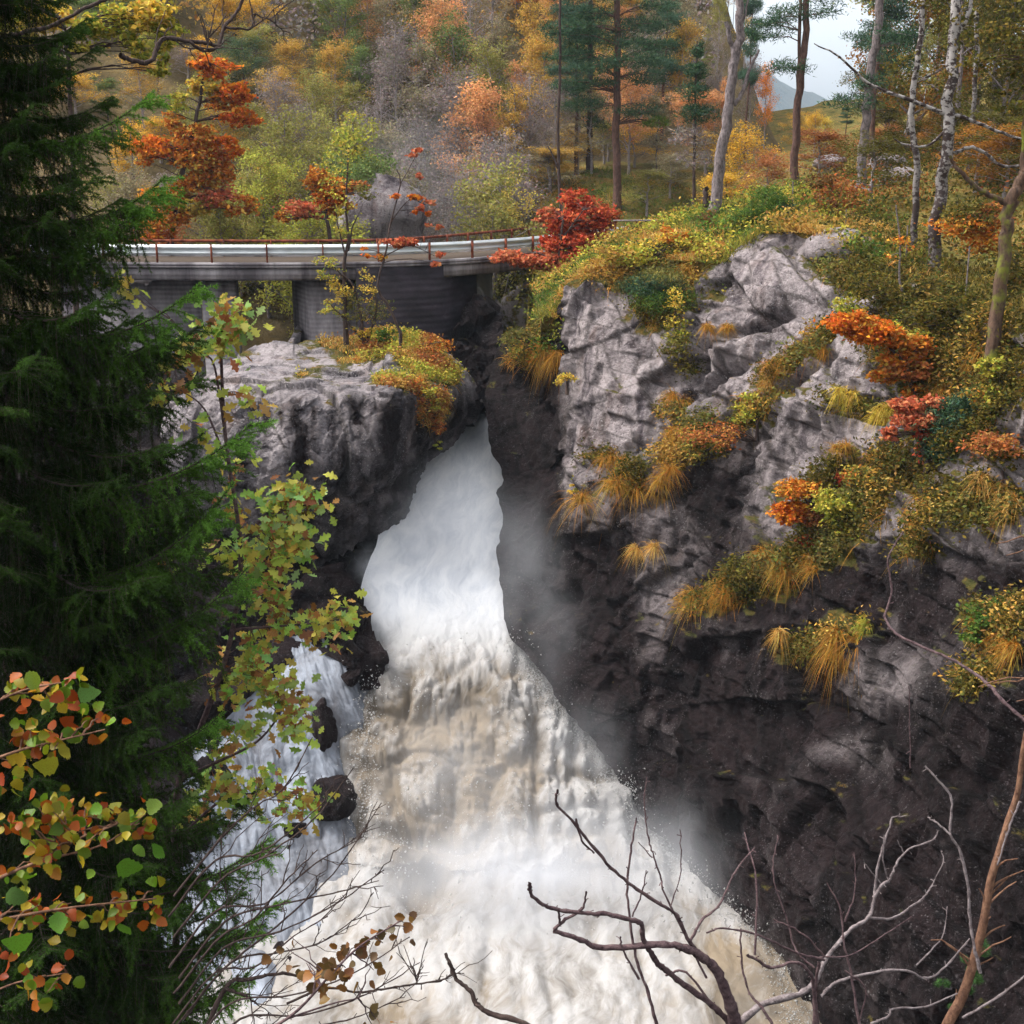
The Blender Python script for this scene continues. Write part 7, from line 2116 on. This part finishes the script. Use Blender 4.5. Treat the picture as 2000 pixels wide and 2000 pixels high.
# pine sprays that reach in from the right
SPR = thing('pine_branch', 'blue green pine sprays reaching in at the right edge over the cliff', 'branch', P(2030, 1330, 11))
root3 = np.array(SPR.location[:])
tb, nb_ = MB(), MB()
for px, py, r_ in [(1945, 1062, 34), (1965, 1085, 24), (1910, 1342, 26), (1940, 1335, 22), (1985, 1370, 26), (1990, 1400, 22)]:
    c = P(px, py, 11)
    b = P(2060, py + (px - 1945) * .2 - 10, 11.3)
    limb(tb, rng, b - root3, c - root3, .012, .005, .03, 6, 5)
    for j in range(5):
        cc = c + rng.standard_normal(3) * r_ * 11 / F * .4
        ax = unit(rng.standard_normal(3) * .6 + unit(c - b))
        n = 150
        pos = cc - ax * rng.uniform(0, .07, (n, 1))
        V, Fc = needles(rng, pos, np.broadcast_to(ax, (n, 3)) * rng.uniform(.3, 1.4, (n, 1)), .12, .011)
        nb_.add(V, Fc, np.repeat(pick(rng, [(.07, .15, .07), (.11, .20, .10), (.055, .11, .06)], n), 3, 0))
obj('twig', tb.mesh('twig', M['bark_brown'], True, False), SPR)
obj('needles', nb_.mesh('needles', M['needle'], False, True), SPR)

# ================================================================ SPRAY AND HAZE
def mist(name, c, r, dens, label, rot=(0, 0, 0), scale=1.6, seed=0.0):
    import bmesh
    bm = bmesh.new()
    bmesh.ops.create_icosphere(bm, subdivisions=3, radius=1.0)
    me = bpy.data.meshes.new(name)
    bm.to_mesh(me)
    bm.free()
    t = NT('spray')
    oc = t.n('TexCoord').outputs['Object']
    ln = t.n('VectorMath', {0: oc}, operation='LENGTH').outputs['Value']
    fall = t.n('MapRange', {'Value': ln, 'From Min': 1.0, 'From Max': 0.1, 'To Min': 0.0, 'To Max': 1.0}, interpolation_type='SMOOTHSTEP').outputs['Result']
    nz = t.noise(t.n('VectorMath', {0: oc, 1: (seed, seed, seed)}, operation='ADD').outputs[0], scale, 3, .55)
    d = t.math('MULTIPLY', t.math('MULTIPLY', fall, t.mapr(nz, .38, .68, .12, 1.0)), dens)
    v = t.n('VolumePrincipled', {'Color': (.93, .95, 1.0, 1), 'Density': d, 'Anisotropy': 0.0})
    t.t.links.new(v.outputs[0], t.out.inputs['Volume'])
    me.materials.append(t.m)
    o = obj(name, me, None, tuple(float(x) for x in c))
    o.scale = r
    o.rotation_euler = rot
    return tag(o, label, kind='stuff')


mist('spray_mist', P(880, 1060, 33.4), (2.4, 2.0, 3.0), 0.40, 'white spray that fills the chute under the boulder', seed=3)
mist('spray_mist', P(1010, 1160, 31.4), (1.8, 1.6, 3.6), 0.2, 'spray drifting up along the dark right wall', seed=7)
mist('spray_mist', P(1020, 1720, 25.4), (5.2, 2.4, 2.2), 0.62, 'spray rising over the foot of the fall', seed=11)
mist('spray_mist', P(1150, 1470, 28.2), (1.7, 1.4, 2.0), 0.16, 'thin spray against the right wall half way down the fall', seed=17)
mist('spray_mist', P(1075, 1300, 30.0), (1.7, 1.5, 2.6), 0.18, 'thin spray drifting along the right wall below the chute', seed=37)
mist('spray_mist', P(1330, 1690, 25.8), (2.8, 1.8, 2.3), 0.24, 'thin spray against the cliff foot beside the pool', seed=19)
mist('spray_mist', P(728, 1115, 33.0), (0.9, 0.8, 1.0), 0.6, 'spray at the left foot of the chute under the boulder', seed=31)
mist('spray_mist', P(900, 1540, 28.0), (3.0, 1.5, 2.8), 0.42, 'fine spray over the middle of the fall', seed=29)
mist('spray_mist', P(820, 390, 56), (6.5, 5.0, 5.0), 0.028, 'pale spray cloud rising behind the bridge', seed=23)
mist('spray_mist', P(1210, 330, 64), (9.0, 6.0, 3.5), 0.014, 'thin mist over the grassy bank behind the tall pine', seed=29)

# the air between here and the far mountain
me = bpy.data.meshes.new('haze')
mb = MB(); box(mb, (-2600, -30, -180), (2900, 2800, 520))
t = NT('haze')
v = t.n('VolumePrincipled', {'Color': (.72, .84, 1.0, 1), 'Density': 0.00022})
t.t.links.new(v.outputs[0], t.out.inputs['Volume'])
tag(obj('haze', mb.mesh('haze', t.m, False, False)), kind='stuff')
